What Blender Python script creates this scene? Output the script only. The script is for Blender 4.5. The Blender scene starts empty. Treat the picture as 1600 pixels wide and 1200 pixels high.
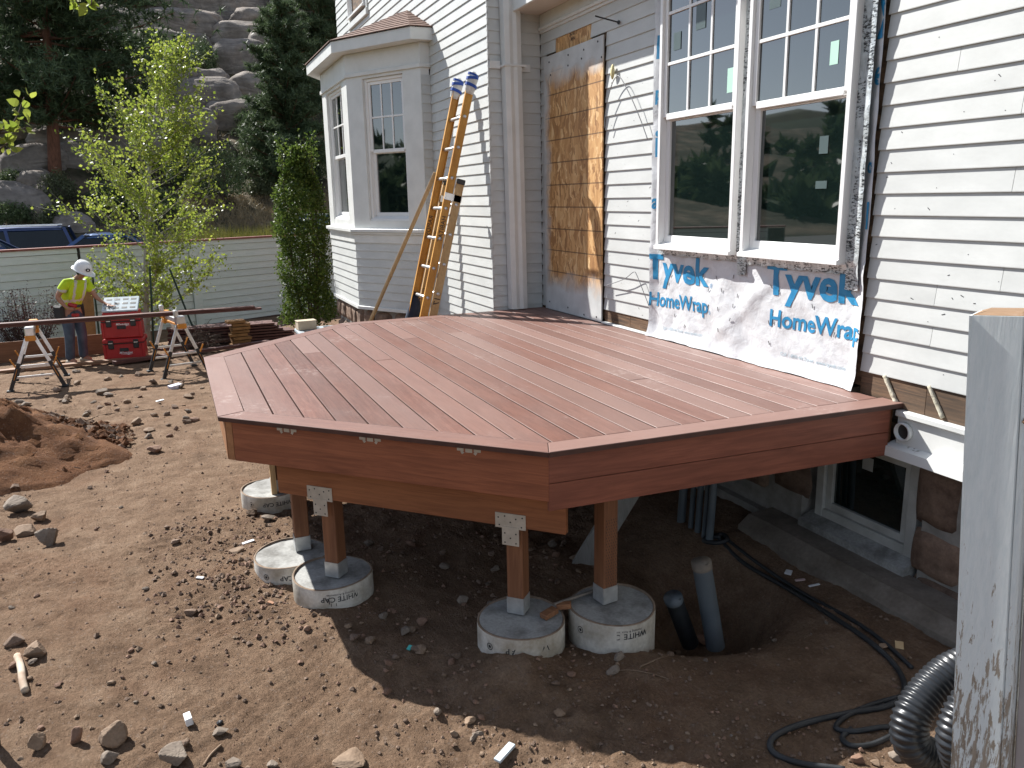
import bpy, bmesh, math, random
import numpy as np
from mathutils import Vector, Matrix, noise

random.seed(7)
rng = np.random.default_rng(7)
scene = bpy.context.scene
COL = scene.collection
R = math.radians
Z0 = 2.3            # everything is drawn with heights measured from the camera; this lifts it onto the ground

# ------------------------------------------------------------------ camera, sky, sun, exposure
PITCH, ROLL, YAW, FPX = R(13.071), R(-1.088), R(22.758), 1251.4
_f = np.array([-math.cos(YAW) * math.cos(PITCH), math.sin(YAW) * math.cos(PITCH), -math.sin(PITCH)])
_r = np.cross(_f, [0, 0, 1.0]); _r /= np.linalg.norm(_r)
_u = np.cross(_r, _f)
_c, _s = math.cos(ROLL), math.sin(ROLL)
CR, CU = _c * _r + _s * _u, -_s * _r + _c * _u
cam_d = bpy.data.cameras.new('camera')
cam_d.sensor_width = 36.0
cam_d.lens = FPX / 1600 * 36
cam_d.clip_start, cam_d.clip_end = 0.05, 3000
cam = bpy.data.objects.new('camera', cam_d)
COL.objects.link(cam)
cam.matrix_world = Matrix(((CR[0], CU[0], -_f[0], 0), (CR[1], CU[1], -_f[1], 0), (CR[2], CU[2], -_f[2], Z0), (0, 0, 0, 1)))
scene.camera = cam

SUN_AZ, SUN_EL = R(27), R(42)           # the sun stands beyond the left end of the house
world = bpy.data.worlds.new('World')
scene.world = world
world.use_nodes = True
wn = world.node_tree
wn.nodes.clear()
sky = wn.nodes.new('ShaderNodeTexSky')
sky.sky_type = 'NISHITA'
sky.sun_disc = False
sky.sun_elevation = SUN_EL
sky.sun_rotation = R(243)
sky.altitude = 2200
sky.air_density = 1.0
sky.dust_density = 0.6
sky.ozone_density = 1.0
wbg = wn.nodes.new('ShaderNodeBackground')
wbg.inputs['Strength'].default_value = 0.098
wout = wn.nodes.new('ShaderNodeOutputWorld')
hs = wn.nodes.new('ShaderNodeHueSaturation')       # the camera's white balance takes most of the blue out of the shade
hs.inputs['Saturation'].default_value = 0.55
wn.links.new(sky.outputs[0], hs.inputs['Color'])
wn.links.new(hs.outputs[0], wbg.inputs[0])
wn.links.new(wbg.outputs[0], wout.inputs[0])
sun_d = bpy.data.lights.new('sun', 'SUN')
sun_d.energy = 5.0
sun_d.angle = R(0.5)
sun_d.color = (1.0, 0.972, 0.93)
sun = bpy.data.objects.new('sun', sun_d)
COL.objects.link(sun)
sun.rotation_euler = Vector((math.cos(SUN_AZ) * math.cos(SUN_EL), math.sin(SUN_AZ) * math.cos(SUN_EL), -math.sin(SUN_EL))).to_track_quat('-Z', 'Y').to_euler()
sun.location = (-20, -10, 30)
vs = scene.view_settings
vs.view_transform = 'Standard'
vs.look = 'None'
vs.exposure = 0.95
vs.gamma = 1.0
vs.use_curve_mapping = False
scene.render.engine = 'CYCLES'
scene.cycles.use_denoising = True
scene.cycles.max_bounces = 6
scene.cycles.diffuse_bounces = 3
scene.cycles.glossy_bounces = 3
scene.cycles.transparent_max_bounces = 6
scene.cycles.caustics_reflective = False
scene.cycles.caustics_refractive = False


# ------------------------------------------------------------------ picture point -> place (used to set things down on the ground)
def ray(px, py):
    return CR * ((px - 800) / FPX) + CU * ((600 - py) / FPX) + _f


def at_z(px, py, z):
    d = ray(px, py)
    return d * (z / d[2])


def at_y(px, py, y):
    d = ray(px, py)
    return d * (y / d[1])


def at_x(px, py, x):
    d = ray(px, py)
    return d * (x / d[0])


def at_depth(px, py, s):
    return ray(px, py) * s


def lump(x, y, cx, cy, rx, ry=None):
    ry = ry or rx
    return np.exp(-(((x - cx) / rx) ** 2 + ((y - cy) / ry) ** 2))


def gz(x, y):
    """height of the bare ground (from the camera's height) without the fine relief"""
    x = np.asarray(x, float); y = np.asarray(y, float)
    b = -2.225 - 0.0325 * np.clip(-x - 4, 0, 17) + 0.5 * np.clip((-x - 22.5) / 4, 0, 1)
    b = b - 0.21 * lump(x, y, -2.2, 0.75, 1.35, 1.0)
    b = b - 0.50 * np.clip(1.2 * lump(x, y, -3.55, 2.65, 0.40, 0.44), 0, 1)      # the hole round the drain pipe
    b = b - 0.12 * lump(x, y, -4.4, 2.4, 1.0, 0.8)
    b = b + 0.05 * lump(x, y, -4.4, 3.4, 0.9, 0.45) + 0.03 * lump(x, y, -2.8, 3.2, 1.4, 0.3)
    b = b + 0.05 * lump(x, y, -5.3, -0.5, 0.9, 0.8)
    b = b + 0.06 * lump(x, y, -4.6, 1.05, 0.35, 0.3)
    b = b + 0.115 * lump(x, y, -3.22, 1.33, 0.27, 0.24) + 0.03 * lump(x, y, -4.25, 0.55, 0.4, 0.35)
    b = b + 0.05 * lump(x, y, -4.95, 0.35, 0.35, 0.35) + 0.03 * lump(x, y, -6.0, 0.4, 0.4, 0.4)
    b = b + 0.03 * lump(x, y, -3.05, 1.9, 0.25, 0.2)
    return b


def gp(px, py):
    """the spot on the ground that lies under a picture point"""
    z = -2.3
    for _ in range(25):
        p = at_z(px, py, z)
        z = 0.5 * z + 0.5 * float(gz(p[0], p[1]))
    p = at_z(px, py, z)
    return np.array([p[0], p[1], float(gz(p[0], p[1]))])


# ------------------------------------------------------------------ mesh helpers
ORIGIN = {}


class MB:
    """collects faces; build() links them as ONE mesh object"""

    def __init__(self):
        self.v, self.f, self.m = [], [], []

    def add(self, vs_, fs, mi=0):
        b = len(self.v)
        self.v.extend([tuple(map(float, p)) for p in vs_])
        self.f.extend([tuple(i + b for i in f) for f in fs])
        self.m.extend([mi] * len(fs))
        return self

    def box(self, c, s, M=None, mi=0, ch=0.0):
        """box of full size s about c, turned by the 3x3 M, edges chamfered by ch"""
        c = np.array(c, float); h = np.array(s, float) / 2
        if ch <= 0:
            P = np.array([(x, y, z) for x in (-1, 1) for y in (-1, 1) for z in (-1, 1)], float) * h
            F = [(0, 1, 3, 2), (4, 6, 7, 5), (0, 4, 5, 1), (2, 3, 7, 6), (0, 2, 6, 4), (1, 5, 7, 3)]
        else:
            ch = min(ch, h.min() * 0.9)
            P, idx = [], {}
            for sx in (-1, 1):
                for sy in (-1, 1):
                    for sz in (-1, 1):
                        for a in range(3):
                            q = np.array([sx, sy, sz]) * (h - ch)
                            q[a] = (sx, sy, sz)[a] * h[a]
                            idx[(sx, sy, sz, a)] = len(P)
                            P.append(q)
            F = []
            g = lambda s_, a: idx[(s_[0], s_[1], s_[2], a)]
            for a in range(3):
                b, c2 = (a + 1) % 3, (a + 2) % 3
                for sg in (-1, 1):
                    ring = []
                    for u, w in ((-1, -1), (1, -1), (1, 1), (-1, 1)):
                        s_ = [0, 0, 0]; s_[a] = sg; s_[b] = u; s_[c2] = w
                        ring.append(g(s_, a))
                    F.append(tuple(ring if sg > 0 else ring[::-1]))
                for u in (-1, 1):
                    for w in (-1, 1):
                        s1 = [0, 0, 0]; s1[b] = u; s1[c2] = w
                        lo, hi = list(s1), list(s1); lo[a] = -1; hi[a] = 1
                        q = (g(lo, b), g(hi, b), g(hi, c2), g(lo, c2))
                        F.append(q if u * w < 0 else q[::-1])
            for sx in (-1, 1):
                for sy in (-1, 1):
                    for sz in (-1, 1):
                        t = tuple(idx[(sx, sy, sz, a)] for a in range(3))
                        F.append(t if sx * sy * sz > 0 else t[::-1])
            P = np.array(P)
        if M is not None:
            P = P @ np.array(M, float).T
        return self.add(P + c, F, mi)

    def bar(self, p, q, w, h, up=(0, 0, 1), mi=0, ch=0.0, ext=0.0):
        """squared bar from p to q, w wide across, h along up"""
        p = np.array(p, float); q = np.array(q, float)
        d = q - p; L = np.linalg.norm(d); d /= L
        u = np.array(up, float); u = u - d * np.dot(u, d)
        if np.linalg.norm(u) < 1e-6:
            u = np.array([1.0, 0, 0]) - d * d[0]
        u /= np.linalg.norm(u)
        s_ = np.cross(u, d)
        return self.box((p + q) / 2, (L + 2 * ext, w, h), np.stack([d, s_, u], 1), mi, ch)

    def slab(self, poly, z0, z1, ch=0.0, mi=0, ms=None):
        """flat-topped plate over a convex polygon, upper edge chamfered"""
        P = np.array(poly, float)[:, :2]
        a = 0.5 * np.sum(P[:, 0] * np.roll(P[:, 1], -1) - np.roll(P[:, 0], -1) * P[:, 1])
        if a < 0:
            P = P[::-1]
        n = len(P)
        rings = [np.c_[P, np.full(n, z0)]]
        if ch > 0:
            rings.append(np.c_[P, np.full(n, z1 - ch)])
            Q = inset(P, ch)
            rings.append(np.c_[Q, np.full(n, z1)])
        else:
            rings.append(np.c_[P, np.full(n, z1)])
        V = np.concatenate(rings)
        F = [tuple(range(n))[::-1], tuple(range((len(rings) - 1) * n, len(rings) * n))]
        for k in range(len(rings) - 1):
            for i in range(n):
                j = (i + 1) % n
                F.append((k * n + i, k * n + j, (k + 1) * n + j, (k + 1) * n + i))
        self.add(V, F, mi)
        if ms is not None:                       # sawn edges in their own material
            for q in range(n):
                self.m[len(self.m) - len(F) + 2 + q] = ms
        return self

    def loft(self, rings, mi=0, cap0=True, cap1=True, closed=True):
        """skin over rings that all have the same number of points"""
        n = len(rings[0])
        V = np.concatenate([np.array(r, float) for r in rings])
        F = []
        for k in range(len(rings) - 1):
            for i in range(n if closed else n - 1):
                j = (i + 1) % n
                F.append((k * n + i, k * n + j, (k + 1) * n + j, (k + 1) * n + i))
        if cap0:
            F.append(tuple(range(n))[::-1])
        if cap1:
            F.append(tuple(range((len(rings) - 1) * n, len(rings) * n)))
        return self.add(V, F, mi)

    def tube(self, path, r, n=8, mi=0, caps=True):
        P = np.array(path, float)
        rr = np.full(len(P), r, float) if np.isscalar(r) else np.array(r, float)
        T = np.gradient(P, axis=0)
        T /= np.linalg.norm(T, axis=1)[:, None] + 1e-12
        u = np.cross(T[0], [0, 0, 1.0])
        if np.linalg.norm(u) < 1e-3:
            u = np.cross(T[0], [1.0, 0, 0])
        u /= np.linalg.norm(u)
        rings = []
        for i in range(len(P)):
            u = u - T[i] * np.dot(u, T[i]); u /= np.linalg.norm(u) + 1e-12
            w = np.cross(T[i], u)
            a = np.arange(n) * 2 * math.pi / n
            rings.append(P[i] + rr[i] * (np.cos(a)[:, None] * u + np.sin(a)[:, None] * w))
        return self.loft(rings, mi, caps, caps)

    def lathe(self, c, prof, n=24, mi=0, M=None, cap0=True, cap1=True):
        """profile of (radius, height) turned about the vertical through c"""
        a = np.arange(n) * 2 * math.pi / n
        rings = []
        for r, z in prof:
            q = np.c_[r * np.cos(a), r * np.sin(a), np.full(n, z)]
            if M is not None:
                q = q @ np.array(M, float).T
            rings.append(q + np.array(c, float))
        return self.loft(rings, mi, cap0, cap1)

    def build(self, name, mat, parent=None, smooth=False, base=None):
        me = bpy.data.meshes.new(name)
        V = np.array(self.v, float) + np.array([0, 0, Z0])
        if parent is not None:
            o0 = ORIGIN[parent.name]
        elif base is not None:
            o0 = np.array(base, float) + np.array([0, 0, Z0])
        else:
            o0 = np.array([(V[:, 0].min() + V[:, 0].max()) / 2, (V[:, 1].min() + V[:, 1].max()) / 2, V[:, 2].min()])
        V = V - o0
        me.from_pydata([tuple(p) for p in V], [], self.f)
        mats = mat if isinstance(mat, (list, tuple)) else [mat]
        for m in mats:
            me.materials.append(m)
        if len(mats) > 1:
            me.polygons.foreach_set('material_index', self.m)
        if smooth:
            me.polygons.foreach_set('use_smooth', [True] * len(me.polygons))
        me.update()
        o = bpy.data.objects.new(name, me)
        COL.objects.link(o)
        if parent is not None:
            o.parent = parent
            ORIGIN[o.name] = o0
        else:
            o.location = o0
            ORIGIN[o.name] = o0
        return o


def inset(P, d):
    n = len(P)
    E = np.roll(P, -1, 0) - P
    L = np.linalg.norm(E, axis=1)
    N = np.c_[-E[:, 1], E[:, 0]] / (L[:, None] + 1e-12)
    Q = []
    for i in range(n):
        a, b = (i - 1) % n, i
        p1, d1 = P[a] + N[a] * d, E[a]
        p2, d2 = P[b] + N[b] * d, E[b]
        det = d1[0] * d2[1] - d1[1] * d2[0]
        if abs(det) < 1e-9:
            Q.append(P[i] + N[i] * d)
        else:
            t = ((p2[0] - p1[0]) * d2[1] - (p2[1] - p1[1]) * d2[0]) / det
            Q.append(p1 + d1 * t)
    return np.array(Q)


def clip(poly, P, Q):
    """keep the part of poly on the left of the line P->Q"""
    out = []
    s = lambda p: (Q[0] - P[0]) * (p[1] - P[1]) - (Q[1] - P[1]) * (p[0] - P[0])
    for i in range(len(poly)):
        a, b = poly[i], poly[(i + 1) % len(poly)]
        sa, sb = s(a), s(b)
        if sa >= 0:
            out.append(a)
        if sa * sb < 0:
            t = sa / (sa - sb)
            out.append((a[0] + (b[0] - a[0]) * t, a[1] + (b[1] - a[1]) * t))
    return out


def tag(o, label=None, cat=None, group=None, kind=None):
    if label:
        o['label'] = label
    if cat:
        o['category'] = cat
    if group:
        o['group'] = group
    if kind:
        o['kind'] = kind
    return o


def thing(name, label, cat, base, group=None):
    """an Empty at the thing's base that parents its parts"""
    o = bpy.data.objects.new(name, None)
    COL.objects.link(o)
    o.empty_display_size = 0.2
    o.location = (base[0], base[1], base[2] + Z0)
    ORIGIN[o.name] = np.array(o.location)
    return tag(o, label, cat, group)


def copy_tree(o, parent=None):
    c = o.copy()
    COL.objects.link(c)
    if parent is not None:
        c.parent = parent
    for ch in list(o.children):
        copy_tree(ch, c)
    ORIGIN[c.name] = ORIGIN.get(o.name, np.zeros(3))
    return c


def rotz(a):
    return np.array([[math.cos(a), -math.sin(a), 0], [math.sin(a), math.cos(a), 0], [0, 0, 1.0]])


def rotx(a):
    return np.array([[1.0, 0, 0], [0, math.cos(a), -math.sin(a)], [0, math.sin(a), math.cos(a)]])


def roty(a):
    return np.array([[math.cos(a), 0, math.sin(a)], [0, 1.0, 0], [-math.sin(a), 0, math.cos(a)]])


# ------------------------------------------------------------------ smooth noise on arrays
def _hash(ix, iy, seed):
    h = (ix.astype(np.int64) * 374761393 + iy.astype(np.int64) * 668265263 + seed * 1442695041) & 0x7fffffff
    h = ((h ^ (h >> 13)) * 1274126177) & 0x7fffffff
    return ((h ^ (h >> 16)) & 0xffff) / 65535.0


def vnoise(x, y, seed=0):
    ix, iy = np.floor(x), np.floor(y)
    fx, fy = x - ix, y - iy
    fx = fx * fx * (3 - 2 * fx); fy = fy * fy * (3 - 2 * fy)
    a = _hash(ix, iy, seed); b = _hash(ix + 1, iy, seed); c = _hash(ix, iy + 1, seed); d = _hash(ix + 1, iy + 1, seed)
    return (a * (1 - fx) + b * fx) * (1 - fy) + (c * (1 - fx) + d * fx) * fy - 0.5


def fbm(x, y, f, octv=4, seed=0, gain=0.5):
    s, a = 0, 1.0
    for k in range(octv):
        s = s + a * vnoise(x * f + 17.3 * k, y * f - 9.1 * k, seed + k)
        f *= 2.03; a *= gain
    return s


# ------------------------------------------------------------------ materials
def new_mat(name):
    m = bpy.data.materials.new(name)
    m.use_nodes = True
    nt = m.node_tree
    b = nt.nodes['Principled BSDF']
    return m, nt, b


def N(nt, kind, **kw):
    n = nt.nodes.new(kind)
    for k, v in kw.items():
        if k in n.inputs.keys():
            n.inputs[k].default_value = v
        else:
            setattr(n, k, v)
    return n


def c4(c):
    return (c[0], c[1], c[2], 1.0)


def mixc(nt, fac, a, b, mode='MIX'):
    n = nt.nodes.new('ShaderNodeMix')
    n.data_type = 'RGBA'
    n.blend_type = mode
    for s, v in ((n.inputs[0], fac), (n.inputs[6], a), (n.inputs[7], b)):
        if isinstance(v, (int, float)):
            s.default_value = v
        elif isinstance(v, tuple):
            s.default_value = c4(v)
        else:
            nt.links.new(v, s)
    return n.outputs[2]


def ramp(nt, src, stops):
    n = nt.nodes.new('ShaderNodeValToRGB')
    cr = n.color_ramp
    while len(cr.elements) < len(stops):
        cr.elements.new(0.5)
    for e, (p, c) in zip(cr.elements, stops):
        e.position = p
        e.color = c4(c) if isinstance(c, tuple) else (c, c, c, 1)
    nt.links.new(src, n.inputs[0])
    return n.outputs[0]


def coords(nt, scale=(1, 1, 1), rnd=True, world_=False):
    tc = nt.nodes.new('ShaderNodeTexCoord')
    mp = nt.nodes.new('ShaderNodeMapping')
    mp.inputs['Scale'].default_value = scale
    src = tc.outputs['Object']
    if world_:
        src = nt.nodes.new('ShaderNodeNewGeometry').outputs['Position']
    nt.links.new(src, mp.inputs[0])
    if rnd:
        oi = nt.nodes.new('ShaderNodeObjectInfo')
        mu = nt.nodes.new('ShaderNodeVectorMath'); mu.operation = 'SCALE'
        cb = nt.nodes.new('ShaderNodeCombineXYZ')
        for i in range(3):
            nt.links.new(oi.outputs['Random'], cb.inputs[i])
        nt.links.new(cb.outputs[0], mu.inputs[0]); mu.inputs['Scale'].default_value = 57.0
        nt.links.new(mu.outputs[0], mp.inputs['Location'])
    return mp.outputs[0]


def noise_tex(nt, vec, scale, detail=4, rough=0.55, dist=0.0):
    n = nt.nodes.new('ShaderNodeTexNoise')
    n.inputs['Scale'].default_value = scale
    n.inputs['Detail'].default_value = detail
    n.inputs['Roughness'].default_value = rough
    n.inputs['Distortion'].default_value = dist
    nt.links.new(vec, n.inputs['Vector'])
    return n.outputs['Fac']


def bump(nt, b, h, strength=0.3, dist=0.01, prev=None):
    n = nt.nodes.new('ShaderNodeBump')
    n.inputs['Strength'].default_value = strength
    n.inputs['Distance'].default_value = dist
    nt.links.new(h, n.inputs['Height'])
    if prev is not None:
        nt.links.new(prev, n.inputs['Normal'])
    nt.links.new(n.outputs[0], b.inputs['Normal'])
    return n.outputs[0]


def pm(name, c1, c2, scale=8, rough=0.6, stretch=(1, 1, 1), bmp=0.2, bdist=0.003, vary=0.0, metal=0.0, detail=5, lo=0.3, hi=0.7, fine=0.0, spec=0.5, world_=False):
    """two-tone noise material; vary = how much the tone changes from object to object"""
    m, nt, b = new_mat(name)
    v = coords(nt, stretch, True, world_)
    f = noise_tex(nt, v, scale, detail)
    c = ramp(nt, f, [(lo, c1), (hi, c2)])
    if fine > 0:
        f2 = noise_tex(nt, v, scale * 9, 3)
        c = mixc(nt, fine, c, ramp(nt, f2, [(0.3, 0.25), (0.7, 1.0)]), 'MULTIPLY')
    if vary > 0:
        oi = nt.nodes.new('ShaderNodeObjectInfo')
        k = ramp(nt, oi.outputs['Random'], [(0.0, 1 - vary), (1.0, 1.0)])
        c = mixc(nt, 1.0, c, k, 'MULTIPLY')
    nt.links.new(c, b.inputs['Base Color'])
    b.inputs['Roughness'].default_value = rough
    b.inputs['Metallic'].default_value = metal
    b.inputs['Specular IOR Level'].default_value = spec
    if bmp > 0:
        bump(nt, b, f, bmp, bdist)
    return m
# ------------------------------------------------------------------ material list
WHITE = pm('white_paint', (0.53, 0.545, 0.53), (0.615, 0.63, 0.615), 3, 0.5, (1, 1, 2.5), 0.1, 0.002, vary=0.06, fine=0.05)
WHITE_TRIM = pm('white_trim_paint', (0.65, 0.66, 0.64), (0.75, 0.76, 0.74), 5, 0.42, bmp=0.05, vary=0.03)
VINYL = pm('white_window_vinyl', (0.80, 0.80, 0.79), (0.84, 0.84, 0.83), 3, 0.3, bmp=0)
SHEATH = pm('old_sheathing_board', (0.055, 0.035, 0.022), (0.25, 0.15, 0.085), 6, 0.85, (1, 3, 4), 0.5, 0.004, lo=0.35, hi=0.72, fine=0.35)
SOFFIT = pm('soffit_paint', (0.62, 0.57, 0.5), (0.72, 0.68, 0.62), 3, 0.6, bmp=0.05)
STONE = pm('foundation_stone', (0.13, 0.078, 0.054), (0.38, 0.255, 0.18), 9, 0.85, bmp=0.9, bdist=0.014, vary=0.4, fine=0.35)
MORTAR = pm('mortar', (0.20, 0.19, 0.17), (0.33, 0.31, 0.28), 12, 0.9, bmp=0.6, bdist=0.008)
CONCRETE = pm('concrete', (0.20, 0.195, 0.18), (0.40, 0.40, 0.38), 7, 0.85, bmp=0.6, bdist=0.006, fine=0.35, lo=0.34, hi=0.58)
OLDCONC = pm('dusty_concrete', (0.13, 0.105, 0.08), (0.26, 0.225, 0.185), 5, 0.9, bmp=0.5, bdist=0.006, fine=0.3)
GALV = pm('galvanised_steel', (0.42, 0.43, 0.43), (0.62, 0.63, 0.62), 18, 0.42, bmp=0.05, metal=0.6)
PLATE = pm('zinc_plate', (0.40, 0.36, 0.30), (0.52, 0.475, 0.40), 20, 0.5, bmp=0.05, metal=0.15)
ALU = pm('aluminium', (0.62, 0.62, 0.62), (0.8, 0.8, 0.8), 10, 0.35, bmp=0.05, metal=0.85)
BLACK = pm('black_plastic', (0.012, 0.012, 0.013), (0.03, 0.03, 0.032), 10, 0.45, bmp=0.1)
RUBBER = pm('black_rubber', (0.013, 0.015, 0.017), (0.03, 0.033, 0.036), 14, 0.55, bmp=0.2)
PVC = pm('grey_conduit', (0.085, 0.105, 0.12), (0.12, 0.14, 0.155), 6, 0.5, bmp=0.05)
SHINGLE = pm('red_brown_shingle', (0.115, 0.062, 0.045), (0.235, 0.135, 0.098), 14, 0.85, bmp=0.4, vary=0.15)
TWIG = pm('brown_twig', (0.06, 0.04, 0.03), (0.13, 0.09, 0.065), 12, 0.9, bmp=0.2)
INK = pm('black_ink', (0.012, 0.012, 0.014), (0.03, 0.03, 0.035), 8, 0.7, bmp=0)


def wood(name, c1, c2, ang=0.0, vary=0.25, rough=0.6, grain=1.0, grey=None, bmp=0.15, vert=False, spec=0.4):
    """sawn timber with the grain along one direction; each board has its own tone"""
    m, nt, b = new_mat(name)
    tc = nt.nodes.new('ShaderNodeTexCoord')
    oi = nt.nodes.new('ShaderNodeObjectInfo')
    ro = nt.nodes.new('ShaderNodeMapping')
    ro.inputs['Rotation'].default_value = (0, R(90) if vert else 0, -ang)
    nt.links.new(tc.outputs['Object'], ro.inputs[0])
    off = nt.nodes.new('ShaderNodeVectorMath'); off.operation = 'SCALE'
    cb = nt.nodes.new('ShaderNodeCombineXYZ')
    for i in range(3):
        nt.links.new(oi.outputs['Random'], cb.inputs[i])
    nt.links.new(cb.outputs[0], off.inputs[0]); off.inputs['Scale'].default_value = 91.0
    ad = nt.nodes.new('ShaderNodeVectorMath'); ad.operation = 'ADD'
    nt.links.new(ro.outputs[0], ad.inputs[0]); nt.links.new(off.outputs[0], ad.inputs[1])
    mp = nt.nodes.new('ShaderNodeMapping'); mp.inputs['Scale'].default_value = (0.9 * grain, 16 * grain, 16 * grain)
    nt.links.new(ad.outputs[0], mp.inputs[0])
    g1 = noise_tex(nt, mp.outputs[0], 3.0, 6, 0.6, 1.2)
    mp2 = nt.nodes.new('ShaderNodeMapping'); mp2.inputs['Scale'].default_value = (1.2, 5, 5)
    nt.links.new(ad.outputs[0], mp2.inputs[0])
    g2 = noise_tex(nt, mp2.outputs[0], 1.5, 4, 0.55)
    c = ramp(nt, g1, [(0.3, c1), (0.72, c2)])
    c = mixc(nt, 0.55, c, ramp(nt, g2, [(0.3, 0.55), (0.7, 1.0)]), 'MULTIPLY')
    if grey:
        mp3 = nt.nodes.new('ShaderNodeMapping'); mp3.inputs['Scale'].default_value = (1.0, 1.8, 1.8)
        nt.links.new(ad.outputs[0], mp3.inputs[0])
        g3 = noise_tex(nt, mp3.outputs[0], 2.2, 5, 0.6)
        c = mixc(nt, ramp(nt, g3, [(0.45, 0.0), (0.75, 0.30)]), c, grey)
        fl = nt.nodes.new('ShaderNodeMapping'); fl.inputs['Scale'].default_value = (22, 90, 90)
        nt.links.new(ad.outputs[0], fl.inputs[0])
        c = mixc(nt, 0.5, c, ramp(nt, noise_tex(nt, fl.outputs[0], 2.0, 4, 0.7), [(0.32, 0.55), (0.6, 1.0)]), 'MULTIPLY')
        hb = nt.nodes.new('ShaderNodeMath'); hb.operation = 'FRACT'
        mu = nt.nodes.new('ShaderNodeMath'); mu.operation = 'MULTIPLY'; mu.inputs[1].default_value = 7.31
        nt.links.new(oi.outputs['Random'], mu.inputs[0]); nt.links.new(mu.outputs[0], hb.inputs[0])
        c = mixc(nt, ramp(nt, hb.outputs[0], [(0.25, 0.0), (1.0, 0.8)]), c, grey)
    if vary > 0:
        k = ramp(nt, oi.outputs['Random'], [(0.0, 1 - vary), (1.0, 1.0)])
        c = mixc(nt, 1.0, c, k, 'MULTIPLY')
    if grey:                                   # pale scuffs and dusty prints left by boots
        wv = coords(nt, (1, 1, 1), False, True)
        s1 = ramp(nt, noise_tex(nt, wv, 1.7, 3, 0.5), [(0.58, 0.0), (0.72, 1.0)])
        s2 = ramp(nt, noise_tex(nt, wv, 26, 5, 0.75), [(0.52, 0.0), (0.66, 0.55)])
        c = mixc(nt, mixc(nt, 1.0, s1, s2, 'MULTIPLY'), c, (0.52, 0.43, 0.39))
    nt.links.new(c, b.inputs['Base Color'])
    nt.links.new(ramp(nt, g2, [(0.2, rough + 0.12), (0.8, rough - 0.08)]), b.inputs['Roughness'])
    b.inputs['Specular IOR Level'].default_value = spec
    bump(nt, b, g1, bmp, 0.002)
    return m


def glass_mat():
    m, nt, b = new_mat('window_glass')
    v = coords(nt, (1, 1, 1), False)
    b.inputs['Base Color'].default_value = (0.006, 0.012, 0.011, 1)
    b.inputs['Roughness'].default_value = 0.02
    b.inputs['IOR'].default_value = 2.2
    n = noise_tex(nt, v, 0.9, 2)
    bump(nt, b, n, 0.012, 0.02)
    return m


GLASS = glass_mat()
FAINT = pm('faint_sticker_reflection', (0.055, 0.085, 0.085), (0.075, 0.11, 0.11), 3, 0.4, bmp=0)  # dim colour for faint stickers and for reflections painted on the lower sash
STICKER = pm('pale_green_sticker', (0.42, 0.66, 0.55), (0.47, 0.72, 0.60), 3, 0.5, bmp=0)


class Face:
    """a wall face: s runs along it, d stands out of it, z is up"""

    def __init__(self, O, u, n):
        self.O = np.array([O[0], O[1], 0.0]); self.u = np.array([u[0], u[1], 0.0]); self.u /= np.linalg.norm(self.u)
        self.n = np.array([n[0], n[1], 0.0]); self.n /= np.linalg.norm(self.n)
        self.M = np.stack([self.u, self.n, [0, 0, 1.0]], 1)

    def p(self, s, d, z):
        return self.O + self.u * s + self.n * d + np.array([0, 0, z])

    def box(self, mb, s0, s1, d0, d1, z0, z1, mi=0, ch=0.0):
        mb.box(self.p((s0 + s1) / 2, (d0 + d1) / 2, (z0 + z1) / 2), (abs(s1 - s0), abs(d1 - d0), abs(z1 - z0)), self.M, mi, ch)


def clapboards(face, s0, s1, rows, parent, skip=()):
    """one board per course between s0 and s1; rows = lower edges, last one is only the top"""
    for k in range(len(rows) - 1):
        if k in skip:
            continue
        z, zt = rows[k], rows[k + 1]
        j = random.uniform(-0.0015, 0.0015)
        mb = MB()
        ring = lambda s: [face.p(s, -0.004, z + j), face.p(s, 0.0145, z + j), face.p(s, 0.015, z + j + 0.004), face.p(s, 0.003, zt + 0.008), face.p(s, -0.004, zt + 0.008)]
        mb.loft([ring(s0), ring(s1)])
        mb.build('clapboard', WHITE, parent)


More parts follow.
